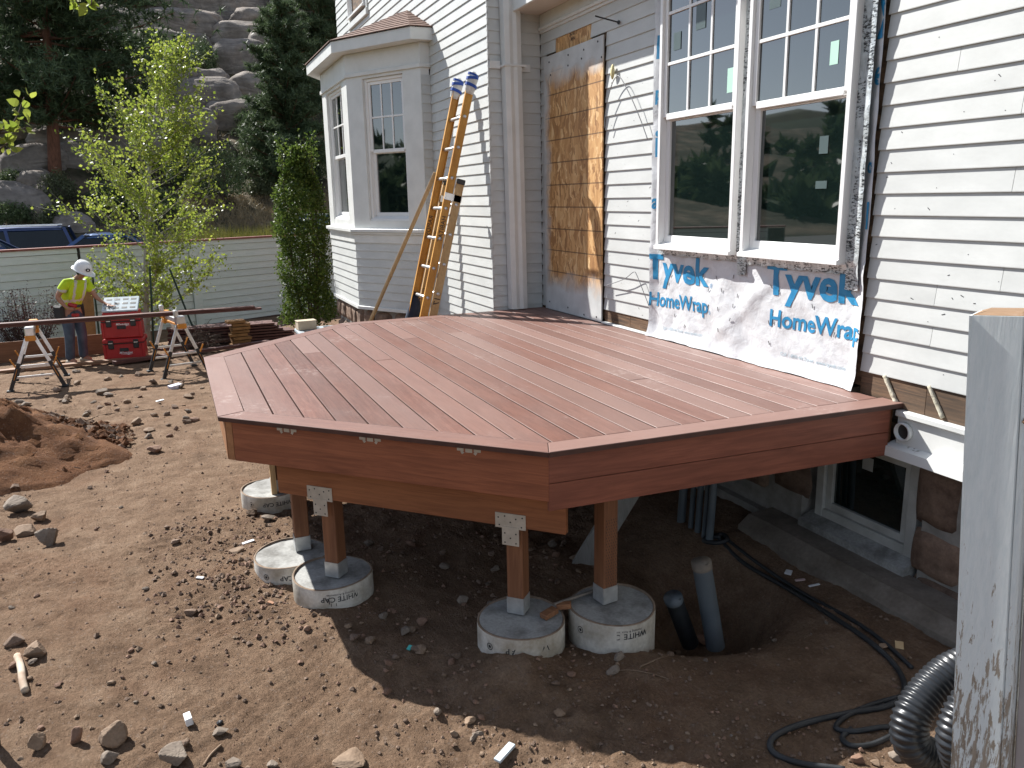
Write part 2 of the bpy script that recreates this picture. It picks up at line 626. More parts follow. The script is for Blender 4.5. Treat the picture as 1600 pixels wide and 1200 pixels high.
def window(face, parent, s0, s1, z0, z1, zm, cols, rows, d0=0.0, depth=0.08, sill=True, stickers_or_reflections=()):
    """double hung window: gridded upper sash, plain lower sash set back"""
    fw = 0.036
    fr = MB()
    face.box(fr, s0, s0 + fw, d0 - 0.03, d0 + depth, z0, z1, ch=0.004)
    face.box(fr, s1 - fw, s1, d0 - 0.03, d0 + depth, z0, z1, ch=0.004)
    face.box(fr, s0 + fw, s1 - fw, d0 - 0.03, d0 + depth - 0.003, z1 - fw, z1, ch=0.004)
    face.box(fr, s0 + fw, s1 - fw, d0 - 0.03, d0 + depth - 0.004, z0, z0 + 0.03, ch=0.004)
    w = fr.build('window', VINYL, parent)
    a, b_ = s0 + fw, s1 - fw
    if sill:
        sl = MB()
        sl.loft([[face.p(s, d0 + 0.01, z0 + 0.05), face.p(s, d0 + depth + 0.018, z0 + 0.020), face.p(s, d0 + depth + 0.018, z0 - 0.004), face.p(s, d0 + 0.01, z0 - 0.004)] for s in (s0 + 0.001, s1 - 0.001)])
        sl.build('sill', VINYL, w)
    st = 0.04
    up = MB()
    du0, du1 = d0 + depth - 0.05, d0 + depth - 0.02
    zt = z1 - fw
    face.box(up, a, a + st, du0, du1, zm, zt, ch=0.003)
    face.box(up, b_ - st, b_, du0, du1, zm, zt, ch=0.003)
    face.box(up, a + st, b_ - st, du0, du1 - 0.002, zt - st, zt, ch=0.003)
    face.box(up, a + st, b_ - st, du0, du1 - 0.002, zm - 0.02, zm + 0.025, ch=0.003)
    up.build('sash', VINYL, w)
    ga, gb, gz0, gz1 = a + st, b_ - st, zm + 0.025, zt - st
    mw = 0.011
    for k in range(1, cols):
        s = ga + (gb - ga) * k / cols
        mu = MB(); face.box(mu, s - mw, s + mw, du0 + 0.006, du1 - 0.006, gz0, gz1, ch=0.002); mu.build('muntin', VINYL, w)
    for k in range(1, rows):
        z = gz0 + (gz1 - gz0) * k / rows
        mu = MB(); face.box(mu, ga, gb, du0 + 0.004, du1 - 0.004, z - mw, z + mw, ch=0.002); mu.build('muntin', VINYL, w)
    for i in range(cols):
        for j in range(rows):
            pa = MB()
            tl = random.uniform(-0.0012, 0.0012)
            x0, x1 = ga + (gb - ga) * i / cols, ga + (gb - ga) * (i + 1) / cols
            y0, y1 = gz0 + (gz1 - gz0) * j / rows, gz0 + (gz1 - gz0) * (j + 1) / rows
            face.box(pa, x0, x1, du0 + 0.008 + tl, du0 + 0.014 + tl, y0, y1)
            pa.build('pane', GLASS, w)
    lo = MB()
    dl0, dl1 = d0 + depth - 0.085, d0 + depth - 0.053
    face.box(lo, a, a + st + 0.01, dl0, dl1, z0 + 0.03, zm, ch=0.003)
    face.box(lo, b_ - st - 0.01, b_, dl0, dl1, z0 + 0.03, zm, ch=0.003)
    face.box(lo, a + st, b_ - st, dl0, dl1 - 0.002, z0 + 0.03, z0 + 0.10, ch=0.003)
    face.box(lo, a + st, b_ - st, dl0, dl1 - 0.002, zm - 0.03, zm, ch=0.003)
    lo.build('sash', VINYL, w)
    pa = MB(); face.box(pa, a + st + 0.008, b_ - st - 0.008, dl0 + 0.008, dl0 + 0.014, z0 + 0.098, zm - 0.028)
    pa.build('pane', GLASS, w)
    for (sx, sz, sw, sh, lower) in stickers_or_reflections:
        k = MB(); dd = (dl0 if lower else du0) + 0.0165
        face.box(k, sx, sx + sw, dd, dd + 0.001, sz, sz + sh)
        k.build('sticker', STICKER if (sh > 0.12 and sw < 0.08) else FAINT, w)
    return w


# ------------------------------------------------------------------ the house
YS = 3.625                      # face of the sheathing behind the clapboards, recessed wall
YL = 3.060                      # same, projecting wall with the bay
XR = -7.735                     # return wall between them
house = thing('house', 'old white clapboard house with a bay window and two new tall windows', 'house', (-8, 4.0, -2.5))
F_R = Face((0, YS), (1, 0), (0, -1))
F_L = Face((0, YL), (1, 0), (0, -1))
F_T = Face((XR, 0), (0, 1), (1, 0))

mb = MB()
mb.box(((-14.74 + XR - 0.006) / 2, 6.5, 0.9), (XR - 0.006 + 14.74, 2 * (6.5 - YL) - 0.004, 7.6))
mb.box(((XR + 3.0) / 2, 7.0, 1.55), (3.0 - XR, 2 * (7.0 - YS) - 0.004, 5.3))
mb.build('wall', SHEATH, house)

low = [-1.009, -0.899, -0.795, -0.690, -0.584]
rows_r = low + [-0.474 + 0.1147 * i for i in range(19)]
i_osb = [i for i in range(len(rows_r) - 1) if rows_r[i] > 1.30]
lower_i = [i for i in range(len(rows_r) - 1) if rows_r[i] <= 1.30]
clapboards(F_R, XR + 0.012, -7.60, [-1.115] + rows_r[:lower_i[-1] + 2], house)
clapboards(F_R, -6.40, -5.585, rows_r[:lower_i[-1] + 2], house)
for i in i_osb:
    if i == i_osb[0] and rows_r[i] < 1.5:
        clapboards(F_R, XR + 0.012, -7.385, rows_r[i:i + 2], house)
        clapboards(F_R, -6.672, -5.585, rows_r[i:i + 2], house)
    else:
        clapboards(F_R, XR + 0.012, -5.585, rows_r[i:i + 2], house)
for k in range(len(rows_r) - 1):
    cut = random.choice([None, None, -2.95, -2.6, -1.9, -1.4])
    for a, b_ in ([(-3.392 + random.uniform(-.006, .004), 1.6)] if cut is None else [(-3.392 + random.uniform(-.006, .004), cut), (cut + 0.0025, 1.6)]):
        clapboards(F_R, a, b_, rows_r[k:k + 2], house)

rows_t = [-1.215, -1.103, -0.988, -0.878, -0.766, -0.671, -0.568] + [-0.462 + 0.1075 * i for i in range(24)]
clapboards(F_T, YL - 0.012, YS - 0.014, rows_t, house)
rows_l = [-1.42 + 0.1025 * i for i in range(9)] + [-0.497 + 0.1065 * i for i in range(46)]
for k in range(len(rows_l) - 1):
    z = rows_l[k]
    if z < 1.92:
        clapboards(F_L, -9.585, XR + 0.014, rows_l[k:k + 2], house)
        clapboards(F_L, -14.73, -13.56, rows_l[k:k + 2], house)
    elif 2.66 < z:
        clapboards(F_L, -12.44, XR + 0.014, rows_l[k:k + 2], house)
        clapboards(F_L, -14.73, -13.72, rows_l[k:k + 2], house)
    else:
        clapboards(F_L, -14.73, XR + 0.014, rows_l[k:k + 2], house)
window(F_L, house, -13.62, -12.54, 2.80, 4.3, 3.6, 3, 2, 0.0, 0.06)
mb = MB()
F_L.box(mb, -13.72, -13.62, -0.01, 0.03, 2.72, 4.3, ch=0.003); F_L.box(mb, -12.54, -12.44, -0.01, 0.03, 2.72, 4.3, ch=0.003)
F_L.box(mb, -13.74, -12.42, -0.01, 0.05, 2.66, 2.75, ch=0.004)
mb.build('window_casing', WHITE_TRIM, house)

# recess soffit, frieze, eave board
mb = MB()
mb.box(((XR + 2.6) / 2, (3.30 + YS) / 2, 1.775), (2.6 - XR, YS - 3.30, 0.05))
mb.build('soffit', SOFFIT, house)
mb = MB()
F_R.box(mb, XR + 0.02, -5.60, -0.003, 0.022, 1.575, 1.749, ch=0.003); F_R.box(mb, XR + 0.02, -5.60, 0.022, 0.04, 1.60, 1.63, ch=0.004)
mb.build('frieze_board', WHITE_TRIM, house)
mb = MB()
mb.box(((XR + 2.6) / 2, 3.285, 1.87), (2.6 - XR, 0.03, 0.26), ch=0.004)
mb.build('eave_board', WHITE_TRIM, house)

# downspout with its strap
mb = MB()
x0, x1 = XR + 0.022, XR + 0.125
prof = [(3.175, x0), (3.35, x0), (3.35, x1), (3.30, x1 + 0.012), (3.265, x1), (3.225, x1 + 0.012), (3.175, x1)]
mb.loft([[(x, y + dy, z) for (y, x) in prof] for z, dy in ((-1.125, 0.035), (0.3, 0.02), (1.95, 0.0))])
dsp = mb.build('downspout', WHITE_TRIM, house)
mb = MB()
mb.box((XR + 0.08, 3.285, 1.255), (0.125, 0.235, 0.02)); mb.box((XR + 0.025, 3.115, 1.27), (0.02, 0.11, 0.07)); mb.box((XR + 0.025, 3.44, 1.25), (0.02, 0.10, 0.07))
mb.build('strap', WHITE_TRIM, dsp)

# sheathing shown where siding is missing, trim below
DIRTY = wood('grimy_bare_board', (0.06, 0.036, 0.022), (0.30, 0.17, 0.09), 0.0, 0.2, 0.85, 0.8, (0.10, 0.085, 0.07), 0.4)
for xa, xb, z0_, z1_ in ((-3.39, -2.95, -1.17, -0.985), (-2.945, -2.45, -1.17, -0.987), (-2.446, 1.5, -1.17, -0.987), (-6.395, -5.95, -1.115, -0.985), (-5.945, -5.60, -1.115, -0.985)):
    mb = MB(); F_R.box(mb, xa, xb, -0.003, 0.004 + random.uniform(0, 0.003), z0_, z1_); mb.build('sheathing_board', DIRTY, house)
mb = MB()
F_R.box(mb, -3.1, 1.6, -0.02, 0.045, -1.205, -1.172, ch=0.004)
mb.build('ledge_strip', WHITE_TRIM, house)
mb = MB(); F_R.box(mb, -6.395, -5.61, -0.02, 0.045, -1.133, -1.118, ch=0.003)
mb.build('ledge_strip', WHITE_TRIM, house)
def peeling():
    m, nt, b = new_mat('peeling_white_paint')
    v = coords(nt, (1, 1, 1), False)
    f = noise_tex(nt, v, 7, 8, 0.7)
    f2 = noise_tex(nt, v, 40, 4)
    wd = ramp(nt, f2, [(0.3, (0.10, 0.07, 0.05)), (0.7, (0.28, 0.23, 0.18))])
    k = ramp(nt, f, [(0.36, 0.0), (0.40, 1.0)])
    nt.links.new(mixc(nt, k, wd, (0.78, 0.79, 0.77)), b.inputs['Base Color'])
    b.inputs['Roughness'].default_value = 0.6
    bump(nt, b, k, 0.6, 0.004)
    return m
PEEL = peeling()
mb = MB()
F_R.box(mb, -3.1, 1.6, -0.02, 0.018, -1.385, -1.207)
mb.build('skirt_board', WHITE_TRIM, house)
mb = MB()
mb.loft([[F_R.p(s, -0.02, -1.352), F_R.p(s, 0.075, -1.378), F_R.p(s, 0.078, -1.432), F_R.p(s, -0.02, -1.436)] for s in (-3.13, -2.2, -0.5, 1.6)])
mb.build('water_table', PEEL, house)
# dryer-pipe hole in the skirt board beside the deck
mb = MB()
mb.lathe(F_R.p(-3.045, 0.019, -1.285), [(0.052, 0.0), (0.052, 0.03), (0.043, 0.03), (0.043, -0.02)], 20, M=rotx(R(90)))
hl = mb.build('pipe_collar', WHITE_TRIM, house, smooth=True)
mb = MB(); mb.lathe(F_R.p(-3.045, 0.020, -1.285), [(0.043, 0.0), (0.043, 0.004)], 20, M=rotx(R(90))); mb.build('pipe_hole', BLACK, hl)

# the two new windows
DW = 0.075
window(F_R, house, -5.445, -4.515, -0.405, 1.72, 0.57, 3, 3, 0.02, DW, True, ((-5.31, 1.03, 0.09, 0.12, False), (-5.04, 1.12, 0.11, 0.5, False), (-4.665, 0.66, 0.065, 0.155, False)))
window(F_R, house, -4.425, -3.535, -0.405, 1.72, 0.545, 3, 3, 0.02, DW, True, ((-4.28, 1.1, 0.10, 0.13, False), (-3.745, 0.70, 0.062, 0.125, False), (-3.82, 0.22, 0.07, 0.10, True), (-3.83, 0.02, 0.09, 0.045, True)))  # the two patches on the lower sash are painted reflections

# ------------------------------------------------------------------ bay window
bay = [(-9.60, 3.06), (-9.60, 2.940), (-10.715, 2.296), (-12.43, 2.296), (-13.545, 2.940), (-13.545, 3.06)]
fc = [Face(bay[i], np.subtract(bay[i + 1], bay[i]), (np.subtract(bay[i + 1], bay[i])[1] * -1, np.subtract(bay[i + 1], bay[i])[0])) for i in range(5)]
for f_ in fc:                                            # outward normals
    if np.dot(f_.n[:2], np.array([-11.6, 3.2]) - f_.O[:2]) > 0:
        f_.n = -f_.n; f_.M = np.stack([f_.u, f_.n, [0, 0, 1.0]], 1)
ln = [np.linalg.norm(np.subtract(bay[i + 1], bay[i])) for i in range(5)]
inner = inset(np.array(bay[::-1]), 0.12) if False else np.array([(-9.72, 3.06), (-9.72, 3.0), (-10.75, 2.42), (-12.40, 2.42), (-13.42, 3.0), (-13.42, 3.06)])
mb = MB()
mb.slab(inner, -0.45, 1.60)
mb.slab(bay, -1.40, -0.40)
mb.slab(bay, 1.50, 1.80)
mb.build('bay_core', WHITE_TRIM, house)
for i, (a, b_, za, zb) in {1: (0.30, 1.0, -0.25, 1.48), 2: (0.33, 1.40, -0.25, 1.48), 3: (0.29, 0.99, -0.25, 1.48)}.items():
    f_ = fc[i]; L = ln[i]
    mb = MB()
    e = 0.004
    f_.box(mb, 0.001, a, -0.10, e, -0.36, 1.52, ch=0.003); f_.box(mb, b_, L - 0.001, -0.10, e, -0.36, 1.52, ch=0.003)
    f_.box(mb, a, b_, -0.10, e - 0.002, zb, 1.52); f_.box(mb, a, b_, -0.10, e - 0.003, -0.36, za)
    mb.build('bay_casing', WHITE_TRIM, house)
    window(f_, house, a + 0.002, b_ - 0.002, za, zb - 0.002, 0.605, 3, 2, -0.085, 0.055, True)
# corner boards hide the mitres, small returns
mb = MB()
fc[0].box(mb, 0.02, ln[0] - 0.001, -0.02, 0.003, 1.42, 1.60)
mb.build('bay_casing', WHITE_TRIM, house)


def band(name, grow, z0_, z1_, mat_):
    P = np.array(bay)
    Q = inset(P[::-1], -grow)[::-1]
    Q[0] = (P[0][0] + grow, 3.055); Q[-1] = (P[-1][0] - grow, 3.055)
    m_ = MB(); m_.slab(Q, z0_, z1_, 0.004)
    return m_.build(name, mat_, house)


band('bay_frieze', 0.012, 1.56, 1.79, WHITE_TRIM)
band('bay_moulding', 0.03, 1.515, 1.56, WHITE_TRIM)
band('bay_sill', 0.07, -0.395, -0.355, WHITE_TRIM)
band('bay_sill_moulding', 0.045, -0.425, -0.397, WHITE_TRIM)
band('bay_apron', 0.022, -0.535, -0.427, WHITE_TRIM)
band('bay_base_board', 0.03, -1.415, -1.372, WHITE_TRIM)
for i in (1, 2, 3):
    clapboards(fc[i], -0.004, ln[i] + 0.004, [-1.372 + 0.1046 * k for k in range(9)], house)
clapboards(fc[0], 0.0, ln[0] + 0.004, [-1.372 + 0.1046 * k for k in range(9)], house)
clapboards(fc[0], 0.0, ln[0] - 0.003, [-0.353 + 0.1046 * k for k in range(18)], house)
eave = [(-9.45, 3.055), (-9.45, 2.790), (-10.63, 2.112), (-12.515, 2.112), (-13.695, 2.790), (-13.695, 3.055)]
mb = MB(); mb.slab(eave, 1.792, 1.925, 0.003); mb.build('bay_eave', WHITE_TRIM, house)
mb = MB()
top = [(-10.45, 3.05), (-10.45, 3.05), (-10.5, 3.05), (-12.6, 3.05), (-12.7, 3.05), (-12.7, 3.05)]
ev = inset(np.array(eave[::-1]), -0.02)[::-1]
ev[0][1] = ev[-1][1] = 3.055
ncs = 9
for k in range(ncs):
    a, b_ = k / ncs, (k + 1.0) / ncs
    r0 = [(ev[i][0] * (1 - a) + top[i][0] * a, ev[i][1] * (1 - a) + top[i][1] * a, 1.927 + 0.385 * a) for i in range(6)]
    r0b = [(x, y, z + 0.012) for x, y, z in r0]
    r1 = [(ev[i][0] * (1 - b_) + top[i][0] * b_, ev[i][1] * (1 - b_) + top[i][1] * b_, 1.930 + 0.385 * b_) for i in range(6)]
    mb.loft([r0, r0b, r1], cap0=False, cap1=False, closed=False)
mb.build('bay_roof', SHINGLE, house)

# foundations: mortar core with separate stones, basement window, concrete ledge
mb = MB()
mb.slab([(-9.66, 3.06), (-9.66, 2.98), (-10.73, 2.36), (-12.42, 2.36), (-13.48, 2.98), (-13.48, 3.06)], -2.9, -1.415)
mb.box((-10.5, 3.20, -2.2), (8.4, 0.28, 1.55))
mb.box((-5.79, YS + 0.22, -1.85), (3.9, 0.36, 0.96)); mb.box((-1.9, YS + 0.22, -1.85), (2.06, 0.36, 0.96)); mb.box((-3.4, YS + 0.36, -1.85), (1.2, 0.08, 0.96))
mb.box((-5.6, YS + 0.22, -1.27), (4.2, 0.36, 0.26)); mb.box((-3.35, YS + 0.18, -2.3), (4.9, 0.40, 0.30))
mb.build('foundation_core', MORTAR, house)


def rough_block(face, s0, s1, z0_, z1_, d1, seed, n=7, mat=None, parent=None, name='stone', rnd=0.35):
    """a rounded, uneven building stone set in a wall"""
    mbk = MB()
    us = np.linspace(-1, 1, n)
    V = []
    for i, v in enumerate(us):
        for j, u in enumerate(us):
            # squircle outline
            k = (1 - rnd * 0.5 * (u * u) * (v * v))
            e = max(abs(u), abs(v))
            d = d1 * (1 - e ** 8) * (0.8 + 0.5 * noise.noise(Vector((u * 1.3 + seed, v * 1.3, seed * 0.7)))) + 0.004
            jx = 0.10 * noise.noise(Vector((u + seed * 3, v, 1.7))); jz = 0.10 * noise.noise(Vector((u, v + seed * 2, 5.7)))
            V.append(face.p((s0 + s1) / 2 + (s1 - s0) / 2 * (u * k + jx * (1 - 0.0)), d if e < 1 else -0.02, (z0_ + z1_) / 2 + (z1_ - z0_) / 2 * (v * k + jz)))
    F = []
    for i in range(n - 1):
        for j in range(n - 1):
            a = i * n + j
            F.append((a, a + 1, a + n + 1, a + n))
    mbk.add(V, F)
    return mbk.build(name, mat or STONE, parent, smooth=True)


F_F = Face((0, YS + 0.040), (1, 0), (0, -1))
stones = [(-2.985, -2.70, -1.80, -1.44), (-2.69, -2.42, -1.76, -1.44), (-2.985, -2.66, -2.08, -1.82), (-2.64, -2.3, -2.08, -1.79), (-2.41, -2.1, -1.75, -1.44), (-4.10, -3.78, -1.72, -1.36), (-4.12, -3.79, -1.95, -1.74), (-4.45, -4.12, -1.70, -1.36), (-4.5, -4.14, -2.02, -1.72), (-4.85, -4.47, -1.70, -1.36), (-4.9, -4.52, -2.02, -1.72), (-5.3, -4.88, -1.72, -1.36), (-5.35, -4.93, -2.05, -1.74), (-2.08, -1.7, -1.75, -1.44), (-2.28, -1.9, -2.08, -1.78), (-5.75, -5.33, -1.70, -1.36), (-5.8, -5.38, -2.02, -1.72), (-2.95, -2.4, -2.2, -2.09)]
for i, (a, b_, z0_, z1_) in enumerate(stones):
    rough_block(F_F, a - 0.012, b_ + 0.012, z0_ - 0.012, z1_ + 0.012, 0.028, i * 1.37 + 0.5, parent=house, rnd=0.2)
for i in (1, 2):
    s = 0.02
    k = 0
    while s < ln[i] - 0.1:
        w_ = random.uniform(0.28, 0.42)
        e_ = min(s + w_, ln[i] - 0.02)
        f_ = Face(fc[i].p(0, -0.05, 0)[:2], fc[i].u[:2], fc[i].n[:2])
        rough_block(f_, s, e_, -1.72, -1.43, 0.05, s * 5 + i, parent=house)
        rough_block(f_, s, e_, -2.05, -1.74, 0.05, s * 7 + i, parent=house)
        s = e_ + 0.02
# basement window set back in the stone
F_B = Face((0, YS + 0.105), (1, 0), (0, -1))
mb = MB()
for a, b_, z0_, z1_ in ((-3.76, -3.695, -2.06, -1.43), (-3.065, -3.0, -2.06, -1.43)):
    F_B.box(mb, a, b_, -0.05, 0.03, z0_, z1_, ch=0.004)
F_B.box(mb, -3.695, -3.065, -0.05, 0.028, -1.485, -1.43, ch=0.004); F_B.box(mb, -3.695, -3.065, -0.05, 0.028, -2.06, -1.985, ch=0.004)
bw = mb.build('basement_window', pm('dusty_vinyl', (0.36, 0.36, 0.33), (0.55, 0.56, 0.53), 6, 0.5, bmp=0.05), house)
mb = MB()
for a, b_, z0_, z1_ in ((-3.693, -3.645, -1.983, -1.487), (-3.115, -3.067, -1.983, -1.487), (-3.645, -3.115, -1.535, -1.487), (-3.645, -3.115, -1.983, -1.935)):
    F_B.box(mb, a, b_, -0.04, 0.008, z0_, z1_, ch=0.003)
mb.build('sash', bw.data.materials[0], bw)
mb = MB(); F_B.box(mb, -3.643, -3.117, -0.02, -0.012, -1.933, -1.537); mb.build('pane', GLASS, bw)
mb = MB(); F_B.box(mb, -3.44, -3.36, -0.0115, -0.0105, -1.64, -1.56); mb.build('sticker', pm('grey_label', (0.3, 0.32, 0.32), (0.38, 0.4, 0.4), 4, 0.6, bmp=0), bw)
mb = MB()
mb.loft([[(x, YS + 0.10, -2.03), (x, YS - 0.02, -2.075), (x, YS - 0.02, -2.2), (x, YS + 0.10, -2.2)] for x in (-3.80, -3.4, -2.97)])
mb.build('window_ledge', CONCRETE, house)


# concrete footing ledge along the foundation
mb = MB()
xs_ = np.linspace(-4.1, 1.2, 30)
mb.loft([[(x, YS + 0.03, -2.115), (x, 3.46 + 0.012 * noise.noise(Vector((x * 3, 0, 0))), -2.125 + 0.008 * noise.noise(Vector((x * 4, 2, 0)))), (x, 3.37 + 0.02 * noise.noise(Vector((x * 3, 5, 0))), -2.185 + 0.012 * noise.noise(Vector((x * 5, 7, 0)))), (x, 3.33 + 0.03 * noise.noise(Vector((x * 2, 9, 0))), -2.42), (x, YS + 0.03, -2.42)] for x in xs_])
mb.build('footing_ledge', OLDCONC, house)

# nail heads, scratches and stains on the old siding
mb = MB()
for q in range(70):
    s_ = random.choice([random.uniform(-3.36, -1.7), random.uniform(-6.35, -5.65), random.uniform(-3.36, -2.4)]); k = random.randrange(0, 18)
    z = rows_r[k] + random.uniform(0.02, 0.09); w_ = random.choice([0.003, 0.004, 0.012, 0.02]); a = random.uniform(-0.8, 0.8)
    d = 0.0157 - (z - rows_r[k]) * 0.102
    mb.box(F_R.p(s_, d, z), (w_, 0.002, 0.0035), F_R.M @ roty(a))
mb.build('nail_mark', INK, house)['kind'] = 'stuff'
# ------------------------------------------------------------------ ground
def grid_axis(segs):
    out = []
    for a, b, st in segs:
        n = max(1, int(round((b - a) / st)))
        out += list(np.linspace(a, b, n, endpoint=False))
    out.append(segs[-1][1])
    return np.array(out)


gx = grid_axis([(-700, -100, 60), (-100, -36, 8), (-36, -18, 0.6), (-18, -7.5, 0.05), (-7.5, -1.2, 0.022), (-1.2, 3, 0.2), (3, 30, 3), (30, 700, 67)])
gy = grid_axis([(-700, -60, 64), (-60, -6, 4), (-6, -3.6, 0.12), (-3.6, 3.7, 0.026), (3.7, 9, 0.4), (9, 60, 5), (60, 700, 64)])
GX, GY = np.meshgrid(gx, gy, indexing='ij')
GZ = gz(GX, GY)
near = np.clip(1 - (np.hypot(GX + 6, GY) - 8) / 10, 0, 1)
clod = np.clip(fbm(GX, GY, 1.1, 3, 11) + 0.15, 0, 1)               # where the soil is cloddy
GZ = GZ + near * (0.05 * fbm(GX, GY, 0.9, 3, 3) + 0.018 * fbm(GX, GY, 5, 4, 5) + clod * 0.075 * np.abs(fbm(GX, GY, 11, 4, 8)) + (0.010 + 0.03 * clod) * np.abs(fbm(GX, GY, 21, 3, 21)) + 0.010 * fbm(GX, GY, 30, 2, 23))
tr = np.clip(fbm(GX, GY, 0.7, 2, 40) * 4, 0, 1) * np.clip(1 - np.hypot(GX + 4.0, GY + 0.4) / 2.0, 0, 1)
GZ = GZ + tr * 0.009 * np.sin((GX * 0.8 + GY * 0.6) * 95 + 6 * fbm(GX, GY, 1.5, 2, 44))              # boot and tyre prints
nx_, ny_ = GX.shape
V = np.c_[GX.ravel(), GY.ravel(), GZ.ravel() + Z0]
ii, jj = np.meshgrid(np.arange(nx_ - 1), np.arange(ny_ - 1), indexing='ij')
a_ = (ii * ny_ + jj).ravel()
Fq = np.c_[a_, a_ + ny_, a_ + ny_ + 1, a_ + 1]
me = bpy.data.meshes.new('ground')
me.vertices.add(len(V)); me.vertices.foreach_set('co', V.ravel())
me.loops.add(len(Fq) * 4); me.loops.foreach_set('vertex_index', Fq.ravel())
me.polygons.add(len(Fq)); me.polygons.foreach_set('loop_start', np.arange(len(Fq)) * 4); me.polygons.foreach_set('loop_total', np.full(len(Fq), 4))
me.polygons.foreach_set('use_smooth', np.ones(len(Fq), bool))
me.update(); me.validate()


def dirt_mat(name, c1, c2, c3, red):
    m, nt, b = new_mat(name)
    v = coords(nt, (1, 1, 1), False, True)
    big = noise_tex(nt, v, 0.9, 5, 0.6, 0.6)
    mid = noise_tex(nt, v, 5.5, 6, 0.62)
    fine = noise_tex(nt, v, 70, 6, 0.65)
    c = ramp(nt, mid, [(0.28, c1), (0.5, c2), (0.74, c3)])
    c = mixc(nt, ramp(nt, big, [(0.50, 0.0), (0.72, 0.45)]), c, red)
    c = mixc(nt, 0.65, c, ramp(nt, fine, [(0.25, 0.35), (0.7, 1.0)]), 'MULTIPLY')
    vo = nt.nodes.new('ShaderNodeTexVoronoi'); vo.inputs['Scale'].default_value = 95
    nt.links.new(v, vo.inputs['Vector'])
    sp = nt.nodes.new('ShaderNodeSeparateColor'); nt.links.new(vo.outputs['Color'], sp.inputs[0])
    c = mixc(nt, ramp(nt, sp.outputs[0], [(0.95, 0.0), (0.97, 0.3)]), c, (0.30, 0.235, 0.19))
    nt.links.new(c, b.inputs['Base Color'])
    b.inputs['Roughness'].default_value = 0.95
    b.inputs['Specular IOR Level'].default_value = 0.15
    sm = nt.nodes.new('ShaderNodeMapping'); sm.inputs['Rotation'].default_value = (0, 0, 0.7); sm.inputs['Scale'].default_value = (9, 38, 20)
    nt.links.new(v, sm.inputs[0])
    p = bump(nt, b, noise_tex(nt, sm.outputs[0], 1.6, 6, 0.7, 0.8), 0.7, 0.016)
    p = bump(nt, b, noise_tex(nt, v, 30, 8, 0.75), 1.0, 0.026, p)
    p = bump(nt, b, vo.outputs['Distance'], 0.45, 0.006, p)
    bump(nt, b, noise_tex(nt, v, 160, 4, 0.7), 0.6, 0.004, p)
    return m


DIRT = dirt_mat('bare_dirt', (0.160, 0.101, 0.064), (0.255, 0.166, 0.107), (0.338, 0.236, 0.160), (0.222, 0.115, 0.065))
RED_DIRT = dirt_mat('red_soil', (0.12, 0.055, 0.028), (0.205, 0.097, 0.048), (0.28, 0.145, 0.075), (0.30, 0.125, 0.052))
me.materials.append(DIRT)
me.materials.append(pm('meadow_grass', (0.035, 0.06, 0.02), (0.09, 0.12, 0.045), 0.8, 0.95, bmp=0.3, bdist=0.05, fine=0.4, spec=0.1, world_=True))
gcy = (GY[:-1, :-1]).ravel()
me.polygons.foreach_set('material_index', (gcy < -9.0).astype(np.int32))
go = bpy.data.objects.new('ground', me)
COL.objects.link(go)
tag(go, kind='structure')


def ground_z(x, y):
    """height of the finished ground mesh near a spot"""
    i = int(np.clip(np.searchsorted(gx, x), 1, len(gx) - 1)); j = int(np.clip(np.searchsorted(gy, y), 1, len(gy) - 1))
    tx = (x - gx[i - 1]) / (gx[i] - gx[i - 1]); ty = (y - gy[j - 1]) / (gy[j] - gy[j - 1])
    return float((GZ[i - 1, j - 1] * (1 - tx) + GZ[i, j - 1] * tx) * (1 - ty) + (GZ[i - 1, j] * (1 - tx) + GZ[i, j] * tx) * ty)


def stand(px, py):
    p = gp(px, py)
    for _ in range(6):
        z = ground_z(p[0], p[1])
        p = at_z(px, py, z)
    return np.array([p[0], p[1], ground_z(p[0], p[1])])


# ------------------------------------------------------------------ deck
ZD = -1.134
D = [(-3.081, 3.62), (-3.154, 1.500), (-4.525, 0.150), (-6.423, 0.157), (-7.625, 1.440), (-7.690, 3.60)]
deck = thing('deck', 'unfinished octagonal red hardwood deck on posts against the white house', 'deck', (-5.3, 2.0, -2.28))
DK1, DK2, DKG = (0.150, 0.058, 0.040), (0.262, 0.122, 0.088), (0.285, 0.182, 0.155)
TH = 0.026
Din = inset(np.array(D[::-1]), 0.143)[::-1]
Din[0] = (Din[0][0], 3.62); Din[-1] = (Din[-1][0], 3.60)
seam = 0.0022
# picture-frame boards
EDGEW = pm('dark_board_edge', (0.045, 0.017, 0.012), (0.085, 0.034, 0.024), 8, 0.6, bmp=0.1)  # board sides coloured darker than the tops, which darkens the gaps
for i in range(5):
    p, q, ip, iq = np.array(D[i]), np.array(D[i + 1]), Din[i], Din[i + 1]
    ang = math.atan2(q[1] - p[1], q[0] - p[0])
    poly = np.array([p, q, iq, ip])
    poly = inset(poly[::-1] if 0.5 * np.sum(poly[:, 0] * np.roll(poly[:, 1], -1) - np.roll(poly[:, 0], -1) * poly[:, 1]) < 0 else poly, seam * 0.5)
    mb = MB(); mb.slab(poly, ZD - TH, ZD + random.uniform(-0.0005, 0.0008), 0.0025, 0, 1)
    mb.build('border_board', [wood('deck_border_wood_%d' % i, DK1, DK2, ang, 0.12, 0.5, 1.0, DKG), EDGEW], deck)
DECKW = wood('deck_wood', DK1, DK2, 0.0, 0.26, 0.5, 1.0, DKG)
pitch = 0.1432
y = 0.296
cw = [tuple(p) for p in Din[::-1]]
k = 0
